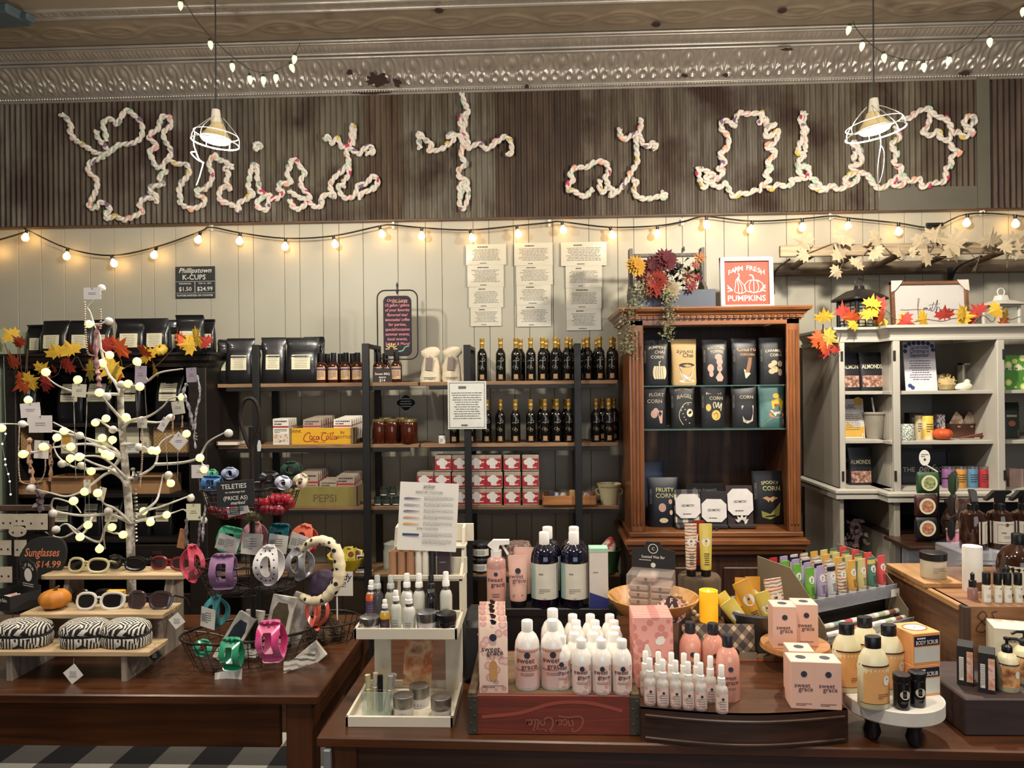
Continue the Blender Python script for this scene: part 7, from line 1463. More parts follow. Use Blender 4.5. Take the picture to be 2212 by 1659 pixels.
CL=[ # px centre, base py, Y, width px, height px, material, shape, card, label, tilt
(427,1262,2.36,36,84,cm('rose',(206,84,104)),'ov',None,'rose pink claw clip hooked on the far left of the middle basket',(0,0,.9)),
(476,1278,2.32,52,78,cm('lilac',(150,116,150)),'sq',None,'square lilac claw clip on the front of the middle basket',(0,0,.1)),
(573,1270,2.30,56,88,cm('white',(226,222,220)),'ov','h','oval white claw clip with black hearts',(0,0,0)),
(636,1258,2.38,50,74,cm('grey',(150,150,152)),'ov',None,'grey rounded claw clip right of the heart clip',(0,0,-.3)),
(485,1195,2.46,52,56,cm('mint',(84,176,136)),'sq','c','mint green carded clip at the back of the middle basket',(-.1,.2,0)),
(542,1205,2.46,48,76,cm('blush',(206,146,146)),'ov','c','blush pink carded clip behind the pole',(0,0,0)),
(597,1200,2.47,44,66,cm('teal',(24,88,98)),'sq','c','dark teal carded clip at the back of middle basket',(0,.05,0)),
(643,1196,2.5,52,62,cm('coral',(214,110,84)),'ov','c','coral carded clip beside the magenta one',(0,.2,-.2)),
(672,1205,2.52,30,56,cm('magenta',(190,62,92)),'ov',None,'magenta clip at the right rear of the middle basket',(0,0,.8)),
(452,1362,2.42,44,72,cm('aqua',(70,140,146)),'ov','c','aqua clip with barcode card hanging on the lower basket',(0,0,-.4)),
(431,1420,2.33,38,36,cm('sea',(70,170,130)),'ov',None,'small green flower clip at the left rim of the lower basket',(0,.4,.5)),
(492,1454,2.25,44,70,cm('emerald',(52,150,110)),'sq',None,'square emerald claw clip on the lower basket front',(0,0,-.05)),
(579,1438,2.25,54,90,mat('clip_ombre',(214,110,156),.2,coat=.5,col2=(206,60,120),ns=9),'sq',None,'square pink claw clip on the lower basket front',(0,-.08,-.1)),
(695,1366,2.46,32,84,cm('salmon',(226,104,84)),'ov',None,'salmon clip clipped at the right of the lower basket',(0,.12,.9)),
(452,1066,2.42,46,38,cm('blue',(70,118,168)),'sq',None,'blue clip on the left rim of the top basket',(0,0,-.2)),(457,1036,2.46,20,22,cm('sprout',(96,180,140)),'ov',None,'tiny green clip above the blue one',(0,0,0)),(494,1036,2.5,34,26,cm('ice',(176,186,214)),'ov',None,'pale blue clip at the rear of the top basket',(0,0,0)),
(582,1048,2.5,44,30,cm('cow',(40,40,44)),'ov',None,'black and white clip at the rear of top basket',(0,0,.2)),(605,1058,2.38,34,30,cm('frost',(206,210,224)),'ov',None,'frosty white clip hanging in the top basket',(0,.3,0)),(628,1032,2.52,44,34,cm('forest',(44,72,62)),'ov',None,'dark green clip at the right rim of top basket',(0,-.1,0)),(636,1056,2.46,30,36,cm('bone',(222,206,180)),'ov',None,'bone coloured clip at the right rim of top basket',(0,.6,0))]
for px,py,Y,w_,h_,mt_,sh,extra,lab,tl in CL:
 t=claw(size(w_,Y),size(h_,Y),mt_,sh,card=extra=='c',mark=BLKP if extra=='h' else None);t.location=P(px,py,Y-.02);t.rotation_euler=tl;tag(t,lab,'hair clip','hair clips in the wire baskets')
 # scrunchies, headband, packs
def torus(R,r,mt_,nm,wav=.25,n=40):
 m=M();m.tube([(R*math.cos(2*PI*k/n),0,R*math.sin(2*PI*k/n))for k in range(n)],[r*(1+wav*math.sin(k*2.4))for k in range(n)],8,True);return m.obj(nm,mt_,None,smooth=True)
for i,(px,py,Y,R,mt_,rot,lab)in enumerate(((572,1090,2.40,.028,mat('red_satin',(170,34,52),.35,var=.3,ns=40),(1.2,.2,.3),'crimson scrunchie at the front of the top basket'),(604,1085,2.41,.032,mat('cherry_satin',(186,40,56),.35,var=.3,ns=40),(1.0,-.2,.0),'larger cherry red scrunchie, right in the top basket'),(588,1102,2.36,.026,mat('wine_satin',(130,26,42),.35,var=.3),(1.3,0,0),'wine red scrunchie at the bottom of top basket'),(474,1108,2.40,.026,mat('wine_satin'),(1.2,.3,0),'wine red scrunchie under the price sign'),(512,1108,2.39,.028,mat('red_satin'),(1.2,0,0),'bright red scrunchie under the price sign'),(545,1115,2.4,.022,mat('olive_knit',(120,112,76),.8),(1.1,0,0),'olive scrunchie beside the pole in the top basket'))):
 o=torus(R,R*.48,mt_,'scrunchie');o.location=P(px,py,Y);o.rotation_euler=rot;tag(o,lab,'scrunchie','scrunchies in the top basket')
t=TH('scrunchie_card',P(514,1104,2.35),0);m=M();m.box((0,0,0),(.07,.003,.026),xf=Matrix.Rotation(-.25,4,'Y'));m.obj('card',WHT,t);m=M();m.lines(-.02,.02,-.006,.006,-.002,2,2);m.obj('lettering',INK,t);tag(t,'white cardboard sleeve on the red scrunchie in the top basket','card')
Y=2.33;o0=P(695,1235,Y);t=TH('padded_headband',o0);m=M();pts=smoothpath([P(a,b,Y+c)-o0 for a,b,c in((654,1188,.03),(672,1172,.01),(700,1168,0),(724,1184,0),(733,1215,0),(731,1250,0),(716,1278,0),(695,1296,.01),(668,1298,.03),(652,1288,.05))],5);n=len(pts)
m.tube(pts,[.011+.008*math.sin(PI*i/n)+.0015*math.sin(i*2.2)for i in range(n)],10);m.obj('headband',patmat('dalmatian','spots',[(226,212,176),(36,32,34)],42,.8),t,smooth=True);tag(t,'cream padded headband with black spots on the right rim','headband')
m=M();m.loft([(0,.035,.03,3),(.03,.05,.04,2.4),(.07,.045,.034,2.2),(.085,.02,.02,2)],20);o=m.obj('folded_scarf',mat('plum_satin',(74,56,82),.5,var=.3,ns=20),loc=P(698,1288,2.42),smooth=True);tag(o,'folded plum satin scarf inside the spotted headband','scarf')
def pack(px,py,Y,w_,h_,ang,mt_,win,lab,lean=-.25):
 w,h=size(w_,Y),size(h_,Y);t=TH('brush_package',P(px,py,Y));X=Euler((lean,ang,0)).to_matrix().to_4x4()
 m=M();m.box((0,0,h/2),(w,.022,h),.002,xf=X);m.obj('carton',mt_,t);m=M();pl_=[(-w*.34,h*.35),(w*.34,h*.35),(w*.34,h*.7),(w*.2,h*.86),(-w*.2,h*.86),(-w*.34,h*.7)];m.poly(pl_,-.0118,xf=X);m.obj('window',win,t)
 m=M();m.disc(0,h*.24,w*.16,-.0118,16,xf=X,r0=w*.13);m.text('T',w*.2,0,h*.2,-.0118,xf=X);m.lines(-w*.3,w*.3,h*.04,h*.13,-.0118,2,3,.35,True,X);m.obj('lettering',GINK,t);return tag(t,lab,'package','brush packages in the lower basket')
BRS=mat('brush_view',(96,84,60),.5,var=.3,ns=90);PKG=mat('pack_white',(222,216,202),.4);CLP=mat('crinkled_pack',(196,190,176),.25,var=.2,ns=30,bump=.5)
pack(478,1428,2.40,42,110,.5,PKG,mat('navy_view',(34,40,56),.4),'white package with dark oval window leaning left in the lower basket');pack(535,1420,2.44,40,100,.1,PKG,BRS,'white package with bristle window left of the pole');pack(592,1400,2.42,52,112,.16,PKG,BRS,'white brush package with round T emblem in the lower basket');pack(622,1385,2.48,50,104,.35,CLP,CLP,'crinkled clear package leaning right in the lower basket');pack(645,1440,2.42,40,62,.9,PKG,CLP,'white package lying at the right end of lower basket')
m=M();v,f=grid(5,4,lambda u,q_:(u*.085,.006*math.sin(u*4),q_*.05+u*.01));m.add(v,f);o=m.obj('folded_leaflet',WHT,loc=P(462,1490,2.27),rot=(-.2,0,.1));tag(o,'white leaflet showing through the lower basket front','leaflet')
m=M();v,f=grid(5,4,lambda u,q_:(u*.10,.01*math.sin(u*4),q_*.035+u*.03));m.add(v,f);o=m.obj('folded_leaflet',patmat('striped_leaflet','stripes',[(206,200,186),(96,92,88),(150,146,140)],60),loc=P(612,1455,2.33),rot=(-.2,0,.1));tag(o,'printed leaflet at the lower right of the lower basket','leaflet')
# teleties sign, loop tag
t=TH('chalk_sign',P(509,1066,2.30));t.rotation_euler=(-.08,-.07,0);w,h=size(84,2.3),size(56,2.3);m=M();m.box((0,0,0),(w,.004,h),.001);m.obj('board',mat('slate_black',(30,32,36),.8),t)
m=M();m.text('TELETIES',.021,-.004,h*.2,-.0026,width=w*.78);m.text('no undamage hair',.009,0,h*.03,-.0026,width=w*.85);m.text('(PRICE AS)',.017,0,-h*.24,-.0026,width=w*.74);m.text('marked',.015,.006,-h*.42,-.0026,shear=.3);m.obj('chalk_lettering',CHK,t);tag(t,'black sign reading TELETIES hung on the wire basket stand','chalk sign')
m=M();m.prism([(-.006,-.018),(.004,-.018),(.007,0),(.003,.018),(-.003,.018),(-.007,0)],-.0006,.0006);o=m.obj('hang_tag',WHT,loc=P(560,963,2.4));tag(o,'small white hang tag on the stand loop','hang tag')
# pinecone basket and handwritten price behind
t=TH('wire_tray_basket',on(706,TZ,2.66));m=M()
for z,f_ in((0.004,.8),(.03,.9),(.07,1)):m.tube([(.12*f_*math.cos(k*PI/15),.1*f_*math.sin(k*PI/15),z)for k in range(30)],.003 if z>.06 else.0016,5,True)
for k in range(22):a=2*PI*k/22;m.tube([(.1*math.cos(a),.08*math.sin(a),.004),(.12*math.cos(a),.1*math.sin(a),.07)],.0016,4)
for k in range(7):m.tube([(-.09+.03*k,-.07,.004),(-.09+.03*k,.07,.004)],.0016,4)
m.obj('wire_mesh',WB,t);tag(t,'low round dark wire basket behind the clip stand','basket');pc=t.location.copy()
for i,(dx,dy,dz)in enumerate(((-.05,-.03,.03),(.0,-.05,.03),(.055,-.03,.03),(.02,.02,.04),(-.03,.03,.05),(.0,-.01,.075))):
 def cone():
  m=M();m.fix=False
  for j in range(9):
   for k in range(8):a=k*PI/4+j*.4;rr=.022*math.sin(PI*(j+1)/10.5)+.003;m.add([(0,-.004,0),(rr*1.3,0,-.003),(0,.004,0),(rr*.6,0,.006)],[(0,1,3),(1,2,3)],Matrix.Translation((0,0,j*.006-.02))@Matrix.Rotation(a,4,'Z'))
  m.lathe([(0,-.022),(.014,-.01),(.016,.006),(0,.034)],10);return m.obj('pine_cone',mat('pine_cone_brown',(96,74,54),.85,var=.3,ns=60))
 if 'cone' not in PROTO:PROTO['cone']=cone();o=PROTO['cone']
 else:o=PROTO['cone'].copy();C.objects.link(o)
 o.location=pc+Vector((dx,dy,dz));o.rotation_euler=(rnd.uniform(0,3),rnd.uniform(0,3),0);tag(o,'brown pine cone in the low wire basket','pine cone','pine cones in the low wire basket')
a,b=P(692,1287,2.70),P(762,1235,2.70);w,h=b.x-a.x,b.z-a.z;t=TH('price_card',((a.x+b.x)/2,2.70,a.z));m=M();m.box((0,0,h/2),(w,.0015,h));m.tube([(0,.004,-.09),(0,.004,h*.5)],.003,6);m.obj('card',WHT,t);m=M();m.text('Candy',.034,w*.12,h*.66,-.0014,width=w*.66,shear=.2);m.text('SPICE!',.026,.0,h*.38,-.0014);m.text('$38',.03,-w*.14,h*.1,-.0014,shear=.15);m.obj('lettering',INK,t);tag(t,'handwritten white price card behind the spotted headband','price card')
m=M();m.tube(smoothpath([G(384,1364,TZ)+Vector((0,0,.003)),G(450,1368,TZ)+Vector((0,0,.003)),G(560,1390,TZ)+Vector((0,0,.003)),G(690,1375,TZ)+Vector((0,0,.003)),G(740,1368,TZ)+Vector((0,0,.003))],6),.0016,5);o=m.obj('power_cord',mat('pale_cord',(190,184,170),.5),smooth=True);tag(o,'thin pale cord lying on the left table behind the basket','cord')
# ================================================================== right table
# white tiered stand
STW=mat('stand_white',(214,206,186),.5,var=.06,ns=10)
Yf=1.965;xl0,xr0=XY(746,TZ,Yf),XY(979,TZ,Yf);wS=xr0-xl0;t=TH('tiered_display_stand',((xl0+xr0)/2,Yf,TZ));hw=wS/2
def tray(z,y0,y1,x0,x1,hgt,nm,th=.008):
 m=M();m.box(((x0+x1)/2,(y0+y1)/2,z+.004),(x1-x0-.004,y1-y0-.004,.006))
 for c,d_ in((((x0+x1)/2,y0+th/2,z+hgt/2),(x1-x0,th,hgt)),(((x0+x1)/2,y1-th/2,z+hgt/2),(x1-x0,th,hgt)),((x0+th/2,(y0+y1)/2,z+hgt/2),(th,y1-y0,hgt)),((x1-th/2,(y0+y1)/2,z+hgt/2),(th,y1-y0,hgt))):m.box(c,d_,.001)
 return m.obj(nm,STW,t)
tray(0,0,.25,-hw,hw,.028,'lower_tray')
ux0,ux1=XY(764,.97,2.03)-t.location.x,XY(988,.97,2.03)-t.location.x;UZ=.212
tray(UZ,.065,.23,ux0,ux1,.03,'upper_tray')
for x in(ux0+.045,ux1-.03):m=M();m.box((x,.235,.12),(.05,.016,.24),.001);m.obj('back_post',STW,t)
for x in(ux0+.07,ux1-.008):step([(.23,.2),(.23,.34),(.29,.37),(.33,.47),(.37,.475),(.37,.2)],x,.008,STW,'stepped_side',t)
for z0_,y,x0,x1,h_ in((.335,.232,ux0+.07,ux1,.012),(.335,.30,ux0+.07,ux1+.005,.05),(.42,.37,ux0+.07,ux1+.02,.055)):
 m=M();m.box(((x0+x1)/2,y,z0_+h_/2),(x1-x0,.008,h_),.001);m.obj('step_panel',STW,t)
m=M();m.box(((ux0+.07+ux1)/2,.265,.333),(ux1-ux0-.07,.07,.006));m.obj('step_shelf',STW,t);m=M();m.box(((ux0+.07+ux1)/2,.335,.415),(ux1-ux0-.07,.07,.006));m.obj('step_shelf',STW,t)
tag(t,'white stepped wooden display stand holding skincare bottles','display stand');T0=t.location.copy();uz=TZ+UZ+.007;lz_=TZ+.007;sz=TZ+.337
FRO=mat('frosted_bottle',(196,196,184),.3,var=.05);CLB=mat('clear_bottle',(176,172,158),.12,var=.1,coat=.5);SLV=mat('silver_collar',(150,150,152),.25,.85)
def mist(r,h,body,label=None,liq=None,capm=None,print_=True,name='spray_bottle',capfrac=.30,ladef=(.1,.5),emblem=False):
 """little mist bottle: body, collar, white nozzle cap"""
 t=TH(name);hb=h*(1-capfrac);pr=[(0,0),(r*.95,0),(r,.002),(r,hb*.82),(r*.85,hb*.92),(r*.5,hb),(0,hb)]
 m=M();m.lathe(pr,18);m.obj('bottle',body,t,smooth=True);R=ringsof(pr)
 m=M();m.lathe([(r*.58,hb*.97),(r*.6,hb+h*.07),(r*.5,hb+h*.075),(0,hb+h*.075)],16);m.obj('collar',SLV if not emblem else(capm or WPL),t,smooth=40)
 m=M();m.lathe([(r*.62,hb+h*.06),(r*.6,hb+h*.15),(r*.46,hb+h*.17),(r*.46,h*.985),(r*.38,h),(0,h)],16);m.obj('spray_cap',capm or WPL,t,smooth=True)
 if liq:m=M();m.lathe([(r*1.01,hb*.5),(r*1.01,hb*.82),(r*.86,hb*.92)],18);m.obj('liquid_band',liq,t,smooth=True)
 if label:m=M();patch(m,-r*.93,r*.93,hb*ladef[0],hb*ladef[1]*1.3,10,2);conform(m,R,.0006);m.obj('label',label,t,smooth=True)
 if print_:m=M();m.lines(-r*.55,r*.55,hb*.15,hb*.5,0,4,7,.3,True);conform(m,R,.0012);m.obj('lettering',GINK,t)
 if emblem:m=M();cdisc(m,0,hb*.55,r*.22);conform(m,R,.0014);m.obj('emblem',NAVY,t)
 return t
PRL=mat('purple_label',(84,62,96),.5);
def pl(o,px,z,Y,lab,cat,grp=None,rz=0):o.location=on(px,z,Y);o.rotation_euler.z=rz;return tag(o,lab,cat,grp)
G1='skincare bottles on the white stand'
yy=2.06
pl(jar(size(43,yy)/2,.048,mat('white_glass',(214,208,204),.3),SLV,.02,label=mat('violet_strip',(96,80,130),.5),lr=1.16),799,uz,yy,'white jar with silver lid and violet band, left end of the upper tray','jar')
pl(mist(size(25,2.12)/2,.105,CLB,PRL,mat('orange_liquid',(206,92,40),.15,coat=.5)),803,uz+.02,2.15,'small spray bottle of orange liquid with purple label','spray bottle',G1)
pl(mist(size(22,yy)/2,.095,CLB,mat('umber_label',(70,46,52),.5),mat('gold_liquid',(206,160,50),.15,coat=.5)),832,uz,yy,'small spray bottle of golden liquid with dark label','spray bottle',G1)
pl(mist(size(24,yy)/2,.118,FRO),856,uz,yy+.01,'frosted spray bottle with silver collar, left one at the front','spray bottle',G1);pl(mist(size(28,yy)/2,.115,FRO),884,uz,yy-.008,'frosted spray bottle with silver collar, right one at the front','spray bottle',G1)
pl(jar(size(43,yy)/2,.062,mat('white_glass'),SLV,.024,label=mat('coral_strip',(196,86,82),.5),lr=1.16),922,uz,yy,'jar with silver lid and coral band on the upper tray','jar')
pl(jar(size(43,yy)/2,.058,mat('black_gloss',(20,19,24),.15,coat=.5),BLKP,.02,lr=1.16),964,uz,yy-.0,'round black jar at the right end of the upper tray','jar')
for i,(px,hh,bd,cp_,lab)in enumerate(((816,.14,mat('dark_label_bottle',(70,66,72),.2),None,'tall clear bottle with domed cap behind the orange spray'),(845,.14,CLB,None,'tall clear bottle with domed cap behind the frosted sprays'),(880,.145,FRO,WPL,'tall frosted spray bottle with white cap, left of three at the back'),(906,.145,FRO,WPL,'tall frosted spray bottle with white cap, middle of three at the back'),(932,.14,mat('black_gloss'),BLKP,'tall black spray bottle at the back of the upper tray'),(964,.15,FRO,WPL,'tall frosted spray bottle standing by itself at the right back'))):
 pl(mist(size(27,2.14)/2,hh,bd,None,None,cp_ or mat('clear_cap',(190,190,186),.15,coat=.5),i not in(0,4),capfrac=.33),px,uz,2.15,lab,'spray bottle',G1)
KR=mat('kraft_tube',(170,124,92),.7,var=.08)
for i,(px,Y,mt_)in enumerate(((849,2.215,KR),(868,2.215,KR),(887,2.215,KR),(858,2.238,KR),(878,2.238,KR),(905,2.215,mat('ivory_tube',(214,206,190),.6)),(920,2.215,mat('ivory_tube')),(934,2.215,mat('jet_tube',(24,24,28),.5)))):
 m=M();r=size(18 if i<5 else 15,Y)/2;h_=.078 if i<5 else.082;m.lathe([(0,0),(r,0),(r,h_),(r*.9,h_),(r*.88,h_*.9),(0,h_*.9)]if i<5 else[(0,0),(r,0),(r,h_*.97),(r*.85,h_),(0,h_)],18);o=m.obj('paper_tube',mt_,smooth=40);pl(o,px,sz,Y,['kraft lip tube, front row leftmost','kraft lip tube, front row middle','kraft lip tube, front row right','kraft lip tube, back row left','kraft lip tube, back row right','ivory lip tube beside the kraft ones','ivory lip tube next to the black one','black lip tube right of the ivory pair'][i]+', on the stand','lip tube','tubes on the white stand')
t=carton('mascara_box',size(28,2.22),.03,.08,mat('plum_brown_box',(62,46,52),.5),[('lettering',lambda m:m.lines(-.012,.012,.04,.05,-.0156,1,2),GINK)]);pl(t,960,sz,2.225,'plum brown carton at the right of the lip tubes','box')
# tilted sheet on the stand
Y=2.20;t=TH('product_sheet',P(921,1190,Y));t.rotation_euler=(-.1,.045,0);w,h=size(129,Y),size(147,Y);m=M();v,f=grid(6,6,lambda u,q_:((u-.5)*w,.003*math.sin(u*3),q_*h));m.add(v,f);m.box((0,.004,h/2),(w*.98,.001,h*.98));m.obj('paper',WHT,t,smooth=True)
m=M();m.text('amber',.017,0,h*.92,-.001,width=.036);m.text('SIGNATURE COLLECTION',.009,0,h*.845,-.001,width=w*.46);m.text('NOIR COLLECTION',.008,0,h*.31,-.001,width=w*.36)
for k in range(5):m.lines(-w*.08,w*.42,h*(.74-k*.093),h*(.80-k*.093),-.001,4,k+3,.3)
for k in range(2):m.lines(-w*.08,w*.42,h*(.20-k*.1),h*(.27-k*.1),-.001,4,k+13,.3)
m.obj('lettering',GINK,t)
for k,c in enumerate(((120,110,150),(176,170,176),(120,118,140),(206,160,140),(222,170,90))):m=M();m.poly([(-w*.42,h*(.745-k*.093)),(-w*.14,h*(.757-k*.093)),(-w*.14,h*(.765-k*.093)),(-w*.36,h*(.775-k*.093)),(-w*.42,h*(.765-k*.093))],-.001);m.obj('colour_bar',mat('bar_%d'%k,c,.6),t)
m=M();m.rect(-w*.42,-w*.14,h*.215,h*.245,-.001);m.obj('colour_bar',NV,t);tag(t,'tilted white product sheet reading SIGNATURE COLLECTION on the stand','product sheet')
# lower tray goods
t=TH('leaflet',T0+Vector((XY(900,.85,2.17)-T0.x,.205,.028)));t.rotation_euler=(-.08,.05,0);w,h=size(62,2.17),.15;m=M();m.box((0,0,h/2),(w,.0015,h));m.obj('card',patmat('amber_swirl','photo',[(110,50,24),(206,170,130),(176,92,44),(224,204,170)],14),t);m=M();m.text('amber',.016,0,h*.86,-.0012,width=.034);m.obj('lettering',GINK,t);tag(t,'amber swirl patterned leaflet standing in the lower tray','leaflet')
t=TH('glass_holder',on(818,lz_,2.03));w,h=size(60,2.03),.072;m=M();m.box((0,0,.004),(w,w*.8,.008),.002)
for c,d_ in(((0,-w*.4,h/2),(w,.003,h)),((0,w*.4,h/2),(w,.003,h)),((-w/2,0,h/2),(.003,w*.8,h)),((w/2,0,h/2),(.003,w*.8,h))):m.box(c,d_,.0005)
m.obj('glass_box',clear('green_glass',(190,206,190),.22,.05),t);tag(t,'square clear glass holder on the lower tray','holder');gh=t.location.copy()
for i,(dx,dy,tl,c,lab)in enumerate(((-.024,0,-.06,(206,196,150),'champagne'),(-.014,.014,.04,(214,206,180),'ivory'),(.006,-.004,.0,(30,30,32),'black'),(.018,.012,.2,(150,150,146),'silver'),(.024,-.006,.12,(176,172,160),'pewter'),(.014,.016,.28,(196,196,192),'pale silver'))):
 m=M();m.lathe([(0,0),(.0075,0),(.0075,.06),(.0065,.061),(.0065,.063),(.0078,.064),(.0078,.098),(0,.1)],14);o=m.obj('lip_gloss',mat('gloss_'+lab.replace(' ','_'),c,.25,.3),loc=gh+Vector((dx,dy,.01)),rot=(0,tl,0),smooth=40);tag(o,lab+' lip gloss tube standing in the glass holder','lip gloss','gloss tubes in the glass holder')
for i,(px,Y,lab)in enumerate(((872,2.02,'front left of the lower tray'),(906,2.085,'rear one in the lower tray'),(953,2.01,'front right of the lower tray'))):
 put('silverjar',lambda:jar(size(43,2.02)/2,.058,mat('white_glass'),mat('brushed_lid',(150,146,138),.35,.8),.03,label=mat('indigo_strip',(60,54,92),.5),lr=1.16),on(px,lz_,Y),'silver lidded cream jar, '+lab,'jar','cream jars in the lower tray')
 # black riser with tall bottles
t=TH('black_riser',(0,0,0));a,b=XY(1052,.93,2.40),XY(1332,.93,2.40);RZ_=.935;m=M();m.box(((a+b)/2,2.56,(TZ+RZ_)/2),(b-a,.32,RZ_-TZ),.006);m.obj('riser_body',BLK,t);m=M();m.box(((a+b)/2+.0,2.398,RZ_-.012),(b-a,.004,.02));m.obj('edge_strip',BLKP,t);tag(t,'black block riser under the tall navy bottles','riser')
PKB=mat('pink_label_paper',(216,164,150),.55,var=.03);PKL=mat('rose_liquid',(150,84,74),.2,coat=.4)
t=TH('trigger_bottle',on(1073,RZ_,2.45));r=size(42,2.45)/2;pr=[(0,0),(r*.95,0),(r,.004),(r,.135),(r*.9,.15),(r*.5,.16),(0,.16)];m=M();m.lathe(pr,22);m.obj('bottle',mat('clear_rose',(186,140,132),.15,coat=.4),t,smooth=True);m=M();patch(m,-r*.95,r*.95,.012,.122,12,3);conform(m,ringsof(pr),.0006);m.obj('label',PKB,t,smooth=True)
m=M();m.text('sweet',.021,-.003,.082,0);m.text('grace',.021,.006,.066,0);m.lines(-.014,.014,.03,.045,0,2,4,.35,True);conform(m,ringsof(pr),.0014);m.obj('lettering',mat('mauve_ink',(96,66,70),.6),t);m=M();cdisc(m,0,.107,.0068);conform(m,ringsof(pr),.0014);m.obj('emblem',NAVY,t)
m=M();m.lathe([(r*.55,.152),(r*.58,.18),(0,.182)],18);m.obj('collar',WPL,t,smooth=40);m=M();m.add([(-.02+0,0,.18)],[])if 0 else None
m.v=[];m.f=[];m.prism([(-.028,.196),(-.01,.214),(.044,.214),(.044,.200),(.012,.198),(.008,.182),(-.01,.182)],-.011,.011);m.obj('spray_head',WPL,t);m=M();m.prism([(.016,.199),(.024,.198),(.042,.166),(.036,.164)],-.005,.005);m.obj('trigger',WPL,t);tag(t,'pink labelled trigger spray bottle with white head on the black riser','trigger bottle')
t=lotion_tube(size(44,2.43),size(110,2.43),mat('pink_tube',(228,182,166),.4),BLKP,None,False);w,h=size(44,2.43),size(110,2.43)
def tubeprint(t,w,h):
 m=M();m.disc(0,h*.72,w*.14,-w*.30);m.obj('emblem',NAVY,t);m=M();m.text('sweet',w*.3,-w*.08,h*.58,-w*.36);m.text('grace',w*.3,w*.06,h*.50,-w*.38);m.lines(-w*.26,w*.26,h*.2,h*.27,-w*.37,2,4,.4);m.obj('lettering',mat('mauve_ink',(96,66,70),.6),t)
tubeprint(t,w,h);pl(t,1120,RZ_,2.43,'pink hand cream tube with black cap on the black riser, front one','tube')
t=lotion_tube(size(44,2.5),size(112,2.5),mat('pink_tube'),BLKP,None,False);pl(t,1133,RZ_,2.51,'pink hand cream tube half hidden behind the front one','tube')
NVB=mat('navy_glass',(16,16,36),.08,coat=.5);AQL=mat('aqua_side',(150,186,176),.5)
def navy():
 Y=2.46;r,h=size(60,Y)/2,size(156,Y)
 def pr_(t,R):
  m=M();patch(m,-r*.94,-r*.66,.12*h,.60*h,4,3);conform(m,R,.0012);m.obj('label_side',AQL,t);m=M();m.lines(-r*.4,r*.3,h*.44,h*.49,0,1,3,.4);m.lines(-r*.4,r*.4,h*.2,h*.27,0,3,5,.35);m.prism([(-.006,h*.14),(.006,h*.14),(0,h*.13)],-.0002,.0002);conform(m,R,.0012);m.obj('lettering',GINK,t)
 return bottle('navy_bottle',r,h,NVB,WPL,.36,.155,mat('ivory_label',(216,212,196),.5),(.12,.60),pr_,shoulder=.26,lx=.95)
for i,(px,Y,lab)in enumerate(((1177,2.445,'front left'),(1241,2.445,'front right'),(1185,2.535,'back left'),(1233,2.535,'back right'))):put('navy',navy,on(px+(0 if i<2 else(-1 if i==2 else 8)),RZ_,Y),'tall navy bottle with white cap and pale label, %s of four'%lab,'bottle','tall navy bottles')
w,h=size(40,2.42),size(128,2.42)
t=carton('spearmint_box',w,.05,h,mat('pearl_carton',(214,206,196),.45),[('blue_panel',lambda m:m.poly([(-w/2,0),(w/2,0),(w/2,h*.16),(-w/2,h*.27)],-.0256),mat('royal_panel',(40,48,120),.45)),('mint_top',lambda m:m.box((0,0,h*.97),(w*1.01,.0515,h*.07),.001),mat('mint_panel',(164,206,180),.5)),('lettering',lambda m:m.lines(-w*.3,w*.35,h*.58,h*.62,-.0256,1,4,.5),GINK)]);t.name='carton_box';pl(t,1293,RZ_,2.43,'tall pearl carton with blue and mint panels beside the navy bottles','box')
t=TH('black_box',on(1030,TZ,2.35));m=M();m.box((0,0,.095),(size(56,2.35),.2,.19),.02);m.obj('case',mat('black_vinyl',(30,30,33),.5),t,smooth=40);m=M();m.text("'M",.022,.022,.14,-.1015);m.obj('lettering',CHK,t);tag(t,'black case standing between the white stand and the red crate','case')
# red soda crate and its bottles
Yc=1.935;a,b=XY(1012,.8,Yc),XY(1381,.8,Yc);wR=b-a;RH=.103;t=TH('soda_crate',((a+b)/2,Yc,TZ),.0);RED=wood('worn_red_paint',(128,52,34),(88,36,24),.6,7,'X',bump=.3)
m=M();m.box((0,0,RH/2),(wR-.045,.012,RH),.002);m.obj('front_board',RED,t);m=M();m.box((0,.31,RH/2),(wR-.045,.012,RH),.002);m.obj('back_board',RED,t)
for s_ in(-1,1):m=M();m.box((s_*(wR/2-.011),.155,RH/2+.004),(.022,.325,RH+.008),.003);m.obj('side_board',wood('crate_end',(104,84,58),(66,52,38),.75,8,'Y'),t)
m=M();m.box((0,.155,RH-.006),(wR-.045,.30,.012));m.obj('top_board',wood('crate_slat',(122,100,70),(78,62,44),.75,7,'X'),t)
for s_ in(-1,1):
 m=M();m.box((s_*(wR/2-.012),-.0075,RH/2),(.026,.003,RH*.96),.001)
 for k in range(5):m.lathe([(0,-.002),(.0028,0),(.0,.002)],8,(s_*(wR/2-.012)+.005*(-1)**k,-.0098,RH*(.12+.19*k)))
 m.obj('iron_strap',mat('rusty_strap',(84,78,66),.6,.5,var=.3),t)
m=M();cocacola(m,.17,0,0);m.xform(Matrix.Translation((.0,-.0066,.05))@Matrix.Rotation(PI,4,'Y'));m.obj('script_lettering',mat('worn_white_script',(150,84,70),.7),t)
m=M();m.stroke([(-wR*.42,RH*.45),(-wR*.2,RH*.55),(0,RH*.8),(wR*.2,RH*.82),(wR*.4,RH*.62)],.009,-.0066);m.obj('painted_ribbon',mat('worn_ribbon',(156,72,58),.7),t);tag(t,'worn red wooden soda crate with upside-down script lettering','crate')
RT=TZ+RH
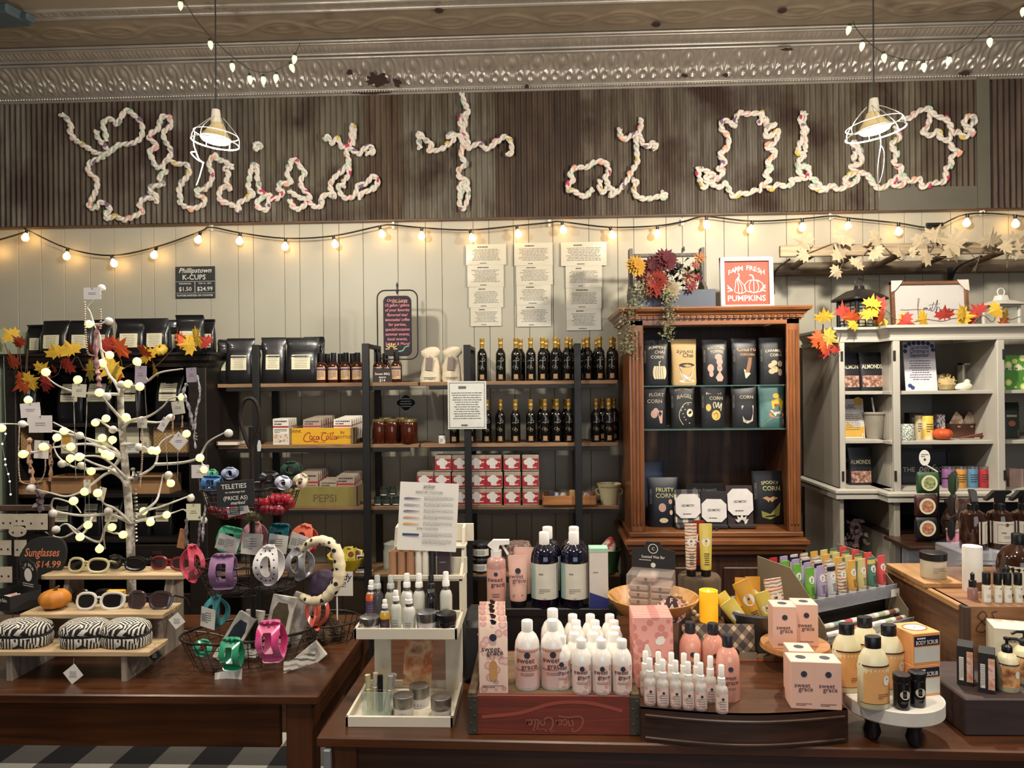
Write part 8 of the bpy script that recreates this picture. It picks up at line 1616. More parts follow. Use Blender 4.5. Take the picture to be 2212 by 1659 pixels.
SGW=mat('gloss_white_bottle',(232,226,218),.18,var=.02,coat=.4);BLUSH=patmat('blush_print_label','blobs',[(226,200,188),(206,160,152)],60,.5);PKG_=patmat('rosette_paper','blobs',[(232,202,184),(206,158,150),(222,184,172)],38,.55)
def sgpouch(w,h,full=True):
 t=TH('gift_pouch');m=M();m.loft([(0,w*.5,.014,12),(h*.04,w*.5,.015,12),(h*.9,w*.49,.010,12),(h,w*.49,.002,12)],24);m.obj('pouch',PKG_,t,smooth=40)
 m=M();m.text('sweet',w*.27,-w*.08,h*.60,-.0165);m.text('grace',w*.27,w*.06,h*.55,-.0165);m.lines(-w*.36,w*.36,h*.08,h*.12,-.0165,2,4,.5);m.obj('lettering',mat('charcoal_ink',(66,56,60),.6),t);m=M();m.disc(0,h*.80,w*.13,-.0165);m.obj('emblem',NAVY,t)
 m=M();m.poly([(math.sin(a_)*w*(.2-.05*abs(math.cos(a_))**.5*(1 if True else 0)+(.0))*(1 if abs(math.cos(a_))>.35 else.72),h*.33+math.cos(a_)*h*.15)for a_ in[2*PI*k/28 for k in range(28)]],-.0166);m.obj('soap_window',mat('honey_soap',(206,156,96),.4),t)
 m=M();m.add([(-.004,-.012,h*.98),(.006,-.012,h*.98),(.010,-.016,h*1.03),(.000,-.016,h*1.06),(-.008,-.012,h*1.05)],[(0,1,2,3,4)]);m.obj('ribbon',mat('charcoal_ribbon',(56,54,58),.7),t);return t
pw,ph=size(62,1.95),size(150,1.95)
for i,(dx,dy)in enumerate(((0,0),(-.004,.05),(-.010,.10),(-.014,.14),(-.014,.18))):put('sgp',lambda:sgpouch(pw,ph),on(1067,RT,1.955)+Vector((dx,dy,0)),'rosette patterned gift pouch on the red crate, %s'%['front one','second back','third back','fourth back','rearmost'][i],'gift pouch','gift pouches on the red crate')
def bigsg():
 r,h=size(54,2.0)/2,size(142,2.0)
 def pr_(t,R):
  m=M();patch(m,-r*.95,r*.95,h*.585,h*.60,12,1);patch(m,-r*.95,r*.95,h*.30,h*.325,12,1);conform(m,R,.001);m.obj('label_stripe',mat('mauve_stripe',(186,130,122),.5),t);sweet_print(r*1.9,h,.42,.535)(t,R)
 return bottle('body_wash',r,h,SGW,WPL,.44,.15,mat('peach_label',(218,170,152),.5,col2=(206,176,172),ns=8),(.05,.62),pr_,shoulder=.3)
for i,(px,Y)in enumerate(((1140,1.985),(1195,1.99),(1195,2.085))):put('bigsg',bigsg,on(px,RT,Y),'large white bottle with peach label on the red crate, %s'%['left one','right front','right rear'][i],'bottle','large peach labelled bottles')
def smallsg():
 r,h=size(43,1.96)/2,size(112,1.96);return bottle('lotion_bottle',r,h,SGW,WPL,.50,.15,BLUSH,(.05,.56),sweet_print(r*1.9,h,.40,.50),shoulder=.3)
rows=[((1213,1.985),(1257,1.955),(1300,1.955),(1344,1.955)),((1242,2.005),(1283,2.005),(1327,2.005)),((1247,2.055),(1289,2.055),(1330,2.055)),((1245,2.11),(1286,2.11),(1327,2.11)),((1238,2.165),(1276,2.165),(1318,2.165))]
for ri,row in enumerate(rows):
 for i,(px,Y)in enumerate(row):put('smallsg',smallsg,on(px,RT,Y),'small white lotion bottle with blush label, %s, %s'%(['front row','second row','third row','fourth row','back row'][ri],ordn(i,len(row))if len(row)>3 else['left','middle','right'][i]),'bottle','small lotion bottles on the red crate')
 # curved dark crate with sprays, soaps, cookie packs
Yd=1.90;a,b=XY(1385,.8,Yd),XY(1832,.8,Yd);wD=b-a;DZ=.833;t=TH('curved_drawer_box',((a+b)/2,Yd,TZ),-.0);n=20;DH=DZ-TZ
v=[((u/n-.5)*wD,-.035*math.sin(PI*u/n)-.0)for u in range(n+1)]
m=M();vv=[(x,y,0)for x,y in v]+[(x,y,DH)for x,y in v]+[(x,y+.012,DH)for x,y in v]+[(x,y+.012,0)for x,y in v];N1=n+1
m.add(vv,[(j*N1+i,j*N1+i+1,((j+1)%4)*N1+i+1,((j+1)%4)*N1+i)for j in range(4)for i in range(n)]);m.obj('bowed_front',DKW,t,smooth=40)
for z in(.010,DH-.016):m=M();m.tube([(x*.96,y-.004,z)for x,y in v],.004,6);m.obj('front_bead',DKW,t,smooth=True)
m=M();m.add([(x,y,DH-.008)for x,y in v]+[(v[-1][0],.32,DH-.008),(v[0][0],.32,DH-.008)],[tuple(range(N1+2))]);m.add([(x,y,DH)for x,y in v]+[(v[-1][0],.32,DH),(v[0][0],.32,DH)],[tuple(range(N1+2))]);m.obj('top_panel',wood('dark_top',(92,56,34),(52,32,22),.35,6,'X',coat=.2),t)
for s_ in(-1,1):m=M();m.box((s_*(wD/2-.006),.16,DH/2),(.012,.32,DH-.004));m.obj('side_panel',DKW,t)
m=M();m.box((0,.315,DH/2),(wD-.02,.01,DH-.004));m.obj('back_panel',DKW,t);tag(t,'dark wooden drawer box with bowed front on the right table','drawer box')
def smist():return mist(size(27,1.92)/2,size(98,1.92),mat('pearl_mist',(186,176,166),.25,var=.08),BLUSH,None,WPL,True,'mist_bottle',.42,(.08,.55),True)
for i,(px,Y)in enumerate(((1404,1.93),(1432,1.92),(1460,1.915),(1487,1.905),(1514,1.90),(1559,1.885))):put('smist',smist,on(px,DZ,Y),'small mist bottle with white cap, front row, '+ordn(i,6),'spray bottle','mist bottles on the dark box')
for i,(px,Y)in enumerate(((1395,1.98),(1423,1.975),(1451,1.97),(1478,1.965),(1506,1.96),(1535,1.945))):put('smist',smist,on(px,DZ,Y),'small mist bottle with white cap, back row, '+ordn(i,6),'spray bottle','mist bottles on the dark box')
def pinksoap():
 r,h=size(48,2.02)/2,size(132,2.02)
 def pr_(t,R):
  sweet_print(r*1.7,h,.36,.52)(t,R)
 t=bottle('hand_soap',r,h,mat('pink_soap_bottle',(222,158,138),.15,coat=.5,var=.06),mat('soap_cap_black',(36,36,42),.35),.46,.17,None,text=pr_,shoulder=.3);return t
for i,(px,Y)in enumerate(((1492,2.07),(1541,2.06),(1573,1.965))):put('psoap',pinksoap,on(px,DZ,Y),'pink hand soap bottle with black cap, %s'%['left one','middle one','right one nearest the front'][i],'bottle','pink soap bottles')
def cookie():
 w,h=size(86,2.03),size(150,2.03);t=TH('bath_pack');m=M();m.box((0,0,h/2),(w,.008,h),.002);m.obj('packet',patmat('pink_spotted','blobs',[(222,158,146),(200,128,118)],42,.45),t)
 m=M();m.poly([(w*x,h*z)for x,z in((.05,.66),(.12,.72),(.24,.73),(.3,.68),(.26,.62),(.14,.6),(.06,.62))],-.0046);m.poly([(w*x,h*z)for x,z in((-.2,.62),(-.24,.52),(-.16,.44),(-.04,.45),(-.08,.54),(-.14,.62))],-.0046);m.poly([(w*x,h*z)for x,z in((.16,.44),(.26,.42),(.34,.36),(.28,.3),(.18,.34))],-.0046);m.obj('petal_print',WHT,t)
 m=M();m.text('sweet',.022,-w*.1,h*.38,-.0047);m.text('grace',.022,w*.02,h*.33,-.0047);m.obj('lettering',mat('mauve_ink',(96,66,70),.6),t);return t
for i in range(8):put('cookie',cookie,on(1413-i*.6,DZ,2.03+i*.013)+Vector((-.001*i,0,.0005*i)),'pink spotted flat packet with white petals, %s in its upright stack'%(['front one']+['number %s'%q for q in('two','three','four','five','six','seven')]+['rearmost'])[i],'packet','pink packets in the upright stack',rot=(-.06,0,.04))
def sgbox():
 w,h=size(52,2.0),size(96,2.0);t=TH('candle_box');m=M();m.box((0,0,h/2),(w,w,h),.0015);m.obj('carton',mat('terracotta_pink',(230,186,166),.55,var=.03),t)
 m=M();m.disc(0,h*.74,w*.12,-w/2-.0006);m.disc(0,0,w*.2,0,xf=Matrix.Translation((0,0,h+.0006))@Matrix.Rotation(PI/2,4,'X'));m.obj('emblem',NAVY,t)
 m=M();m.text('sweet',w*.25,-w*.06,h*.46,-w/2-.0006);m.text('grace',w*.25,w*.06,h*.38,-w/2-.0006);m.lines(-w*.3,w*.3,h*.07,h*.13,-w/2-.0006,2,4,.5);m.obj('lettering',mat('mauve_ink',(96,66,70),.6),t);return t
for i,(px,Y,z,lab)in enumerate(((1730,1.935,DZ,'front left of three on the dark box'),(1782,1.93,DZ,'front right of three on the dark box'),(1726,2.01,DZ,'rear one of three on the dark box'),(1690,2.16,.905,'left one on the wooden cake stand'),(1736,2.18,.905,'right one on the wooden cake stand'))):put('sgbox',sgbox,on(px,z,Y),'pink square candle box with navy dot, '+lab,'box','pink candle boxes',rz=-.08)
t=TH('wooden_cake_stand',on(1713,TZ,2.2));WDL=wood('golden_wood',(186,134,82),(136,90,50),.5,7,'X');m=M();m.lathe([(0,0),(.05,0),(.05,.012),(.022,.03),(.018,.08),(.03,.12),(.06,.135),(.0,.135)],22);m.obj('pedestal',WDL,t,smooth=40);m=M();m.lathe([(0,.135),(.092,.136),(.098,.142),(.095,.155),(0,.155)],28);m.obj('plate',WDL,t,smooth=40);tag(t,'small round wooden cake stand under two pink boxes','cake stand')
t.location.y=2.18
# wooden bowl on pedestal, wax box, fall tag
t=TH('wooden_bowl_stand',on(1412,TZ,2.36));RB_=size(194,2.36)/2;BW=wood('bowl_wood',(206,156,92),(160,108,56),.45,6,'X',coat=.2)
m=M();m.lathe([(0,0),(.06,0),(.058,.02),(.038,.05),(.036,.15),(.05,.165),(0,.166)],20);m.obj('pedestal',DKW,t,smooth=40);m=M();m.lathe([(0,.165),(.06,.167),(RB_*.75,.19),(RB_*.98,.232),(RB_,.24),(RB_*.96,.240),(RB_*.72,.2),(0,.18)],36);m.obj('bowl',BW,t,smooth=40);tag(t,'wide shallow wooden bowl on a dark pedestal','bowl');bwl=t.location.copy()
t=TH('wax_bar_box',bwl+Vector((-.005,.0,.195)),-.3);CLW=clear('clear_acetate',(206,196,186),.25,.05);m=M();m.box((0,0,.06),(.14,.10,.12),.002);m.obj('clear_case',CLW,t)
m=M();m.prism([(-.07,.115),(.07,.115),(.07,.178),(.03,.185),(.022,.205),(-.022,.205),(-.03,.185),(-.07,.178)],.047,.051);m.obj('header_card',CB_,t);m=M();m.disc(-.0,.183,.016,.0464,20,r0=.0135);m.text('C',.014,0,.178,.0464);m.text('Scented Wax Bar',.013,0,.152,.0464,width=.075);m.lines(-.045,.045,.143,.148,.0464,1,3);m.disc(0,.130,.008,.0464,14);m.obj('lettering',CHK,t);tag(t,'clear box with black header for scented wax bars in the wooden bowl','box')
wb0=Matrix.Translation(t.location)@Matrix.Rotation(-.3,4,'Z')
for i,(dx,dz)in enumerate([(-.034,.012+.022*k)for k in range(4)]+[(.034,.012+.022*k)for k in range(4)]+[(-.01,.106)]):
 def wax():m=M();m.box((0,0,0),(.062,.085,.018),.004);t=TH('wax_bar');m.obj('clamshell',mat('taupe_wax',(176,152,140),.25,coat=.5),t);m=M();m.box((0,-.0432,0),(.008,.001,.01));m.obj('latch',BLKP,t);return t
 put('wax',wax,wb0@Vector((dx,0,dz)),'taupe wax bar clamshell in the clear box, %s'%(('left stack, ' if i<4 else 'right stack, ')+['bottom','second','third','top'][i%4]if i<8 else 'single one lying across the top'),'wax bar','wax bars in the clear box',rz=-.3)
t=TH('hanging_ornament',bwl+Vector((.045,-.085,.222)));t.name='plaid_ornament';t.rotation_euler=(-.3,.1,-.1);gf=[(x*.044,z*.036)for x,z in((-.9,-.5),(-.5,-1),(.5,-1),(.95,-.4),(.9,.4),(.55,.8),(.1,.9),(0,1.1),(-.1,.9),(-.55,.8),(-1,.3))];m=M();m.prism(gf,-.003,.003);m.obj('pumpkin_board',patmat('pink_plaid','plaid',[(216,160,150),(232,214,204),(150,90,90)],60),t)
m=M();m.prism([(.02*math.cos(k*PI/10),.04*math.sin(k*PI/10))for k in range(20)],-.0075,-.003,xf=Matrix.Rotation(-.2,4,'Y'));m.obj('oval_plate',mat('maroon_plate',(64,34,38),.6),t);m=M()
for k,ch in enumerate('FALL'):m.text(ch,.02,-.004+k*.003,.018-k*.017,-.0082)
m.obj('lettering',WHT,t);m=M()
for k in range(7):m.lathe([(0,-.008),(.006,-.005),(.008,0),(.006,.005),(0,.008)],10,(.01+.011*k,-.004,.04-.010*max(0,k-1)))
m.obj('bead_string',mat('wood_beads',(196,160,120),.5,col2=(70,40,40),ns=8),t,smooth=True);tag(t,'pink plaid pumpkin ornament reading FALL with wooden beads','ornament')
# candle on block, tall tubes on stump, galvanised bowl with tubes
t=TH('wood_block',on(1531,TZ,2.34));m=M();m.box((0,0,.083),(.10,.1,.166),.004);m.obj('block',wood('bark_wood',(92,72,50),(54,42,32),.8,8,'Z'),t);tag(t,'rough wood block under the yellow candle','block')
t=TH('led_candle',on(1531,TZ+.166,2.34));r,h=size(39,2.34)/2,size(66,2.34);m=M();m.lathe([(0,0),(r,0),(r,h),(r*.85,h*.99),(r*.8,h*.94),(0,h*.9)],24);m.obj('wax',mat('glowing_wax',(236,170,40),.5,emit=(255,170,30),es=.55),t,smooth=True);m=M();m.lathe([(0,h*.9),(.002,h*.93),(.0045,h*.97),(0,h*1.03)],8);m.obj('flame_tip',mat('flame_glow',(255,210,120),.4,emit=(255,200,90),es=6),t,smooth=True);tag(t,'glowing yellow pillar candle between the bowls','candle')
t=TH('wood_stump',on(1512,TZ,2.58));m=M();m.lathe([(0,0),(.075,0),(.07,.1),(.073,.24),(.066,.25),(0,.25)],18);m.obj('stump',wood('bark_wood',(92,72,50),(54,42,32)),t,smooth=40);tag(t,'round wooden stump holding the three tall tubes','stump');sp=TZ+.25
STRP=patmat('rainbow_stripe','stripes',[(222,206,180),(176,92,80),(140,130,120)],95,.45)
def dtube(px,z,Y,w_,h_,mt_,lab,rot=(0,0,0),cap=BLKP,grp=None,bandm=None,em=WHT):w,h=size(w_,Y),size(h_,Y);t=lotion_tube(w,h,mt_,cap,em,True,band=bandm);t.location=on(px,z,Y);t.rotation_euler=rot;return tag(t,lab,'tube',grp)
TY,TO,TM=mat('tube_yellow',(226,206,96),.3),mat('tube_orange',(222,166,60),.3),mat('tube_mustard',(206,146,50),.3)
dtube(1493,sp,2.56,26,112,STRP,'tall striped lotion tube on the stump, left of three',grp='tall tubes on the stump');dtube(1525,sp,2.56,28,112,TY,'tall pale yellow lotion tube on the stump, right of three',grp='tall tubes on the stump');dtube(1510,sp,2.63,26,108,mat('tube_crimson',(140,34,36),.3),'dark red lotion tube behind the striped and yellow ones',grp='tall tubes on the stump')
t=crate(.28,.22,.085,mat('faded_orange_crate',(170,84,44),.65,var=.2,ns=14));t.location=on(1640,TZ,2.34);m=M();m.text('Drink',.05,0,0,0,shear=.2);m.xform(Matrix.Translation((.07,-.1108,.06))@Matrix.Rotation(PI,4,'Y'));m.obj('lettering',mat('dark_script',(60,30,24),.6),t);m=M();m.box((0,0,.084),(.26,.2,.006));m.obj('top_board',mat('old_crate_wood'),t);tag(t,'orange wooden crate with upside-down word Drink under the metal bowl','crate')
t=TH('galvanised_bowl',on(1634,TZ+.088,2.36));RG=size(150,2.36)/2;m=M();m.lathe([(0,0),(RG*.72,0),(RG*.76,.006),(RG*.97,.11),(RG*1.02,.115),(RG,.122),(RG*.94,.115),(RG*.72,.02),(0,.018)],36);m.obj('bowl',mat('galvanised_metal',(120,124,128),.4,.7,var=.15,ns=12),t,smooth=40);tag(t,'grey galvanised metal bowl full of lotion tubes','bowl');gb=t.location.copy()
GT_='tubes in the metal bowl'
for i,(dx,dy,dz,ax,ay,w_,h_,mt_,lab)in enumerate(((-.03,.05,.03,-.15,.05,34,112,TM,'mustard tube standing at the back left'),(.01,.055,.03,-.1,.0,34,114,TM,'mustard tube standing at the back right'),(-.02,-.045,.03,.1,PI-2.62-PI,36,104,TY,'pale yellow tube leaning far left'),(.01,-.03,.05,.1,-.42,38,122,TO,'orange tube leaning left in the middle'),(.045,-.045,.035,.05,-.3,32,104,TY,'yellow tube right of the orange one'),(.07,-.02,.04,.05,-.16,38,122,STRP,'striped tube leaning at the right'),(-.04,.0,.05,.0,-.6,30,90,TY,'short yellow tube behind the far left one'))):
 if i==2:ay=-.62
 dtube(1600,0,2.3,w_,h_,mt_,lab+' in the metal bowl',grp=GT_);o=[q for q in C.objects if q.name.startswith('lotion_tube')][-1]
 for q in C.objects:
  if 'label' in q and q['label']==lab+' in the metal bowl':q.location=gb+Vector((dx,dy,dz));q.rotation_euler=(ax,ay,0)
  # plaid bags
def plaid():w,h=size(78,2.26),size(72,2.26);t=TH('plaid_bag');m=M();m.loft([(0,w*.46,.022,8),(h*.3,w*.48,.026,6),(h*.75,w*.49,.012,5),(h,w*.5,.002,4)],26);m.obj('bag',patmat('argyle_plaid','diag',[(66,56,52),(112,98,84),(196,172,140)],22,.6),t,smooth=40);m=M();m.prism([(-w*.48,h*.02),(w*.48,h*.02),(w*.48,h*.26),(-w*.48,h*.26)],-.029,-.027);m.obj('band',mat('taupe_band',(150,136,116),.6),t);m=M();m.disc(-w*.1,h*.26,w*.13,-.0296,18);m.obj('seal',CB_,t);m=M();m.disc(-w*.1,h*.26,w*.13,-.0301,18,r0=w*.115);m.lines(-w*.2,w*.0,h*.23,h*.29,-.0301,1,2);m.obj('seal_ring',mat('taupe_band'),t);return t
for i,px in enumerate((1518,1598)):put('plaid',plaid,on(px,DZ+.012,2.225-.02*0),'brown plaid bag with taupe band and round seal, %s one'%['left','right'][i],'bag','brown plaid bags')
t=TH('slatted_riser',on(1560,TZ,2.26));m=M();m.box((0,0,.04),(.24,.06,.08),.004);m.obj('riser',DKW,t);t.location.y=2.265;tag(t,'low dark riser under the plaid bags','riser')
for o in C.objects:
 if o.name.startswith('plaid_bag'):o.location.y=2.262;o.location.z=TZ+.08
 # cardboard tube display on an upturned cream bowl
ang=math.radians(29);D0=Vector((XY(1752,.98,2.33),2.33,0));RT_=Matrix.Rotation(ang,4,'Z')
t=TH('cream_bowl',(1.0,2.46,TZ));t.location=on(1868,TZ,2.42);m=M();m.lathe([(.0,0),(.16,0),(.165,.01),(.155,.085),(.14,.105),(.12,.11),(0,.11)],32);m.obj('bowl',mat('cream_ceramic',(206,200,168),.35),t,smooth=40);tag(t,'cream round pedestal bowl under the tube display','bowl')
t=TH('tube_display',D0+Vector((0,0,.862)),ang);KB=mat('greyed_cardboard',(116,102,80),.7,var=.06);WU=.385;CLR=clear('acrylic_lip',(176,180,190),.45,.08)
for x in(0,WU):step([(-.055,0),(-.055,.05),(-.002,.11),(-.002,.125),(.08,.205),(.22,.215),(.22,0)],x,.004,KB,'side_panel',t)
m=M();m.box((WU/2,.11,.105),(WU,.22,.004));m.obj('shelf',BLKP,t);m=M();m.box((WU/2,.08,.004),(WU,.27,.006));m.obj('base',KB,t);m=M();m.box((WU/2,.218,.09),(WU,.004,.18));m.obj('back_panel',KB,t);m=M();m.box((WU/2,.03,.055),(WU,.003,.09));m.obj('inner_panel',BLKP,t)
for y,z0_,z1_,tl in((-.008,.082,.125,.1),(-.066,.0,.032,.3)):m=M();m.box((0,0,0),(WU+.01,.003,z1_-z0_),xf=Matrix.Translation((WU/2,y,(z0_+z1_)/2))@Matrix.Rotation(tl,4,'X'));m.obj('clear_lip',CLR,t)
m=M();m.rect(WU-.03,WU+.012,.085,.11,-.014);m.obj('price_card',WHT,t);tag(t,'cardboard counter display of colourful lotion tubes, angled','tube display')
DX=Matrix.Translation(t.location)@RT_
TC=[('green',(110,176,62),None),('lilac',(176,160,196),None),('navy and white',(206,206,212),mat('navy_band',(30,32,50),.4)),('striped',None,None),('amber',(222,172,84),None),('cream',(212,200,140),None),('teal and yellow',(84,128,112),mat('yellow_band',(222,206,120),.4)),('coral red',(222,84,84),None)]
for j in range(8):
 nm,c,bd=TC[j];mt_=STRP if c is None else mat('tube_'+nm.replace(' ','_'),c,.35)
 for k in range(4):
  if j==0 and k==3:mt_=mat('tube_scarlet',(196,40,44),.35);nm='scarlet'
  key='dt_'+nm
  put(key,lambda:lotion_tube(.036,.108,mt_,WPL,WHT,True,band=bd),DX@Vector((.024+j*.048,.025+k*.05,.107)),'%s lotion tube in the cardboard display, %s'%(nm,['front row','second row','third row','back row'][k]),'tube','tubes in the cardboard display',rz=ang)
for k in range(14):
 r_=k%2;i=k//2;c=[(214,210,204),(150,170,170),(206,90,96),(222,206,180),(206,200,196),(176,186,150),(150,100,80)][i]
 key='ls%d'%i
 def stick(c=c,i=i):t=TH('lip_balm');X=Matrix.Rotation(PI/2,4,'Y');m=M();m.lathe([(0,-.026),(.008,-.026),(.008,.014),(0,.014)],12,xf=X);m.obj('stick',mat('stick_%d'%i,c,.35),t,smooth=40);m=M();m.lathe([(0,.014),(.0083,.014),(.0083,.034),(0,.036)],12,xf=X);m.obj('cap',WPL,t,smooth=40);return t
 put(key,stick,DX@Vector((.04+i*.052,-.04+r_*.024,.022+r_*.016)),'lip balm stick in the lower display lip, %s row, %s'%(['front','back'][r_],ordn(i,7)),'lip balm','lip balm sticks in the display',rz=ang)
 # white round tray with lotions
t=TH('round_tray',on(1930,TZ,1.955));t.name='turntable_tray';CW_=mat('chipped_white_paint',(212,208,198),.55,var=.1,ns=30);m=M();m.lathe([(0,.062),(.116,.062),(.12,.066),(.12,.098),(.116,.1),(0,.1)],44,sy=.92);m.obj('tray',CW_,t,smooth=40)
for a in(-1.3,.4,2.0,3.6):m=M();m.lathe([(0,0),(.014,.003),(.021,.02),(.016,.04),(.022,.062),(0,.063)],16,(.075*math.cos(a),.07*math.sin(a),0));m.obj('foot',BLKP,t,smooth=True)
tag(t,'thick round white tray with black feet, front right','tray');wt=TZ+.1
def ylot():
 Y=1.95;r,h=size(64,Y)/2,size(143,Y)
 def pr_(t,R):
  m=M();patch(m,-r*.98,r*.98,h*.605,h*.625,14,1);patch(m,-r*.98,r*.98,h*.085,h*.093,14,1);conform(m,R,.0012);m.obj('label_line',mat('dark_line',(44,36,44),.5),t)
  m=M();cdisc(m,r*.48,h*.42,r*.22,rz=r*.32);conform(m,R,.0014);m.obj('emblem',WHT,t);m=M();m.lines(-r*.1,r*.6,h*.16,h*.24,0,3,5,.4);m.disc(r*.52,h*.44,r*.05,0,8);conform(m,R,.002);m.obj('lettering',mat('brown_ink',(110,76,50),.6),t)
 return bottle('body_lotion',r,h,mat('butter_bottle',(228,218,178),.3,coat=.3),BLKP,.50,.15,mat('apricot_label',(222,166,104),.45,var=.06),(.09,.61),pr_,shoulder=.34,sy=.72,lx=.98)
for i,(px,Y,lab)in enumerate(((1830,1.985,'left one'),(1887,1.885,'nearest the front'),(1869,2.04,'rear one'),(1921,1.975,'right one beside the scrub boxes'))):put('ylot',ylot,on(px,wt,Y),'cream body lotion bottle with apricot label and black cap, '+lab,'bottle','body lotions on the round tray',rz=.1)
for i,(px,Y,lab)in enumerate(((1948,1.875,'front'),(1981,1.89,'rear'))):
 def tub():r,h=size(34,1.88)/2,size(72,1.88);t=jar(r,h,mat('black_gloss'),BLKP,.016,lr=1.14,name='black_tub');m=M();cdisc(m,.0,h*.46,r*.6,rz=r*.55);conform(m,ringsof([(0,0),(r,.005),(r,h)]),.0008);m.obj('emblem',mat('tub_emblem',(206,200,176),.5),t);m=M();m.lines(-r*.5,r*.5,h*.2,h*.27,0,2,3);m.lines(-r*.3,r*.3,h*.42,h*.5,0,2,4,.3);conform(m,ringsof([(0,0),(r,.005),(r,h)]),.0014);m.obj('lettering',GINK,t);return t
 put('tub',tub,on(px,wt,Y),'small black tub with cream oval emblem, %s one'%lab,'jar','black tubs on the round tray')
def scrub():
 w,d,h=.082,.085,size(66,1.98);t=TH('scrub_box');m=M();m.box((0,0,h/2),(w,d,h),.0015);m.obj('carton',mat('apricot_carton',(226,156,96),.5,var=.04),t);m=M();m.rect(-w*.46,w*.46,h*.60,h*.9,-d/2-.0006);m.obj('title_band',mat('navy_band'),t)
 m=M();m.rect(-w*.46,w*.46,h*.08,h*.56,-d/2-.0006);m.obj('window',mat('scrub_view',(206,206,196),.4),t);m=M();m.text('BODY SCRUB',.015,0,h*.64,-d/2-.0012,width=w*.8);m.lines(-w*.36,w*.36,h*.8,h*.87,-d/2-.0012,1,3,.7);m.obj('lettering',WHT,t)
 m=M();m.disc(0,0,w*.34,0,rz=w*.26,xf=Matrix.Translation((0,0,h+.0006))@Matrix.Rotation(PI/2,4,'X'));m.obj('top_oval',WHT,t);m=M();m.disc(0,0,w*.40,0,rz=w*.32,r0=w*.37,xf=Matrix.Translation((0,0,h+.0007))@Matrix.Rotation(PI/2,4,'X'));m.disc(0,0,.003,0,xf=Matrix.Translation((0,0,h+.0009))@Matrix.Rotation(PI/2,4,'X'));m.obj('top_ring',mat('brown_ink',(110,76,50),.6),t);return t
for k in range(2):put('scrub',scrub,on(1976,wt+k*size(66,1.98),1.985),'apricot BODY SCRUB box with window, %s one of the stack'%['lower','upper'][k],'box','scrub boxes on the round tray',rz=.25)
# wooden crate at the right with jars and bottles
CRB=wood('crate_brown',(142,98,62),(92,60,38),.6,6,'X');CX0=XY(2085,1.0,2.2);CZ_=1.005;t=TH('wine_crate',(0,0,0));
m=M();m.box((CX0+.2,2.206,(TZ+CZ_)/2),(.4,.012,CZ_-TZ),.002);m.obj('front_panel',CRB,t);m=M();m.box((CX0+.006,2.44,(TZ+CZ_)/2),(.012,.46,CZ_-TZ),.002);m.obj('side_panel',wood('crate_brown_end',(112,74,46),(66,42,28),.6,6,'Y'),t)
for y in(2.215,2.66):m=M();m.box((CX0+.004,y-.005,(TZ+CZ_)/2),(.02,.03,CZ_-TZ),.003);m.obj('corner_batten',wood('crate_batten',(66,46,32),(40,28,20),.6,6,'Z'),t)
m=M();m.box((CX0+.2,2.44,CZ_-.006),(.4,.45,.012),.002);m.obj('top_board',CRB,t);m=M();m.box((CX0-.001,2.45,CZ_-.01),(.02,.46,.02),.003);m.obj('rim_board',wood('pale_rim',(176,134,88),(132,94,58),.6,6,'Y'),t)
m=M();m.stroke([(CX0+.05,.96),(CX0+.035,.975),(CX0+.05,.99),(CX0+.06,.975),(CX0+.04,.955),(CX0+.03,.935),(CX0+.05,.93),(CX0+.06,.945),(CX0+.045,.96)],.003,2.1985);m.stroke([(CX0+.065,.955),(CX0+.08,.97),(CX0+.075,.985),(CX0+.09,.99)],.003,2.1985);m.obj('stamped_lettering',mat('burnt_mark',(60,36,26),.8),t);tag(t,'brown wooden crate at the right edge holding small cosmetic bottles','crate')
for i,(px,z,Y)in enumerate(((2035,0,2.45),)):
 t=TH('wood_plank',(CX0+.03,2.52,CZ_));m=M();m.box((0,0,.008),(.12,.26,.016),.002);m.obj('plank',wood('pale_rim',(176,134,88),(132,94,58)),t);t.location.x=CX0+.04;tag(t,'flat wood plank under the wide jar on the crate','plank')
LBL=mat('parchment_label',(212,204,178),.5)
t=jar(size(50,2.45)/2,size(54,2.45),LBL,BLKP,.022,lr=1.18,name='cream_jar');m=M();m.lines(-.02,.02,.02,.04,-.0388,3,4,.3);m.obj('lettering',GINK,t);pl(t,2040,CZ_+.016,2.46,'wide parchment coloured jar with black lid on the crate','jar');t.location.x=CX0+.045
t=TH('paper_canister',on(2101,CZ_,2.36));r,h=size(38,2.36)/2,size(95,2.36);m=M();m.lathe([(0,0),(r,0),(r,h-.002),(r*.96,h),(0,h)],24);m.obj('tube',mat('white_tube',(226,220,210),.5),t,smooth=40);m=M();patch(m,-r*.8,r*.8,h*.05,h*.24,8,1);conform(m,ringsof([(0,r),(h,r)]and[(r,0),(r,h)]),.0008);m.obj('brown_label',mat('cocoa_label',(110,70,58),.5),t);tag(t,'tall white paper tube behind the dropper bottle','canister')
t=TH('dropper_bottle',on(2101,CZ_,2.27));m=M();r=.014;m.lathe([(0,0),(r,0),(r,.03),(r*.8,.036),(r*.5,.04),(0,.04)],18);m.obj('bottle',mat('mauve_glass',(150,112,104),.2),t,smooth=True);m=M();m.lathe([(r*.72,.036),(r*.75,.056),(r*.4,.058),(r*.42,.076),(0,.082)],14);m.obj('dropper_cap',BLKP,t,smooth=40);tag(t,'mauve dropper bottle with black bulb on the crate','dropper bottle')
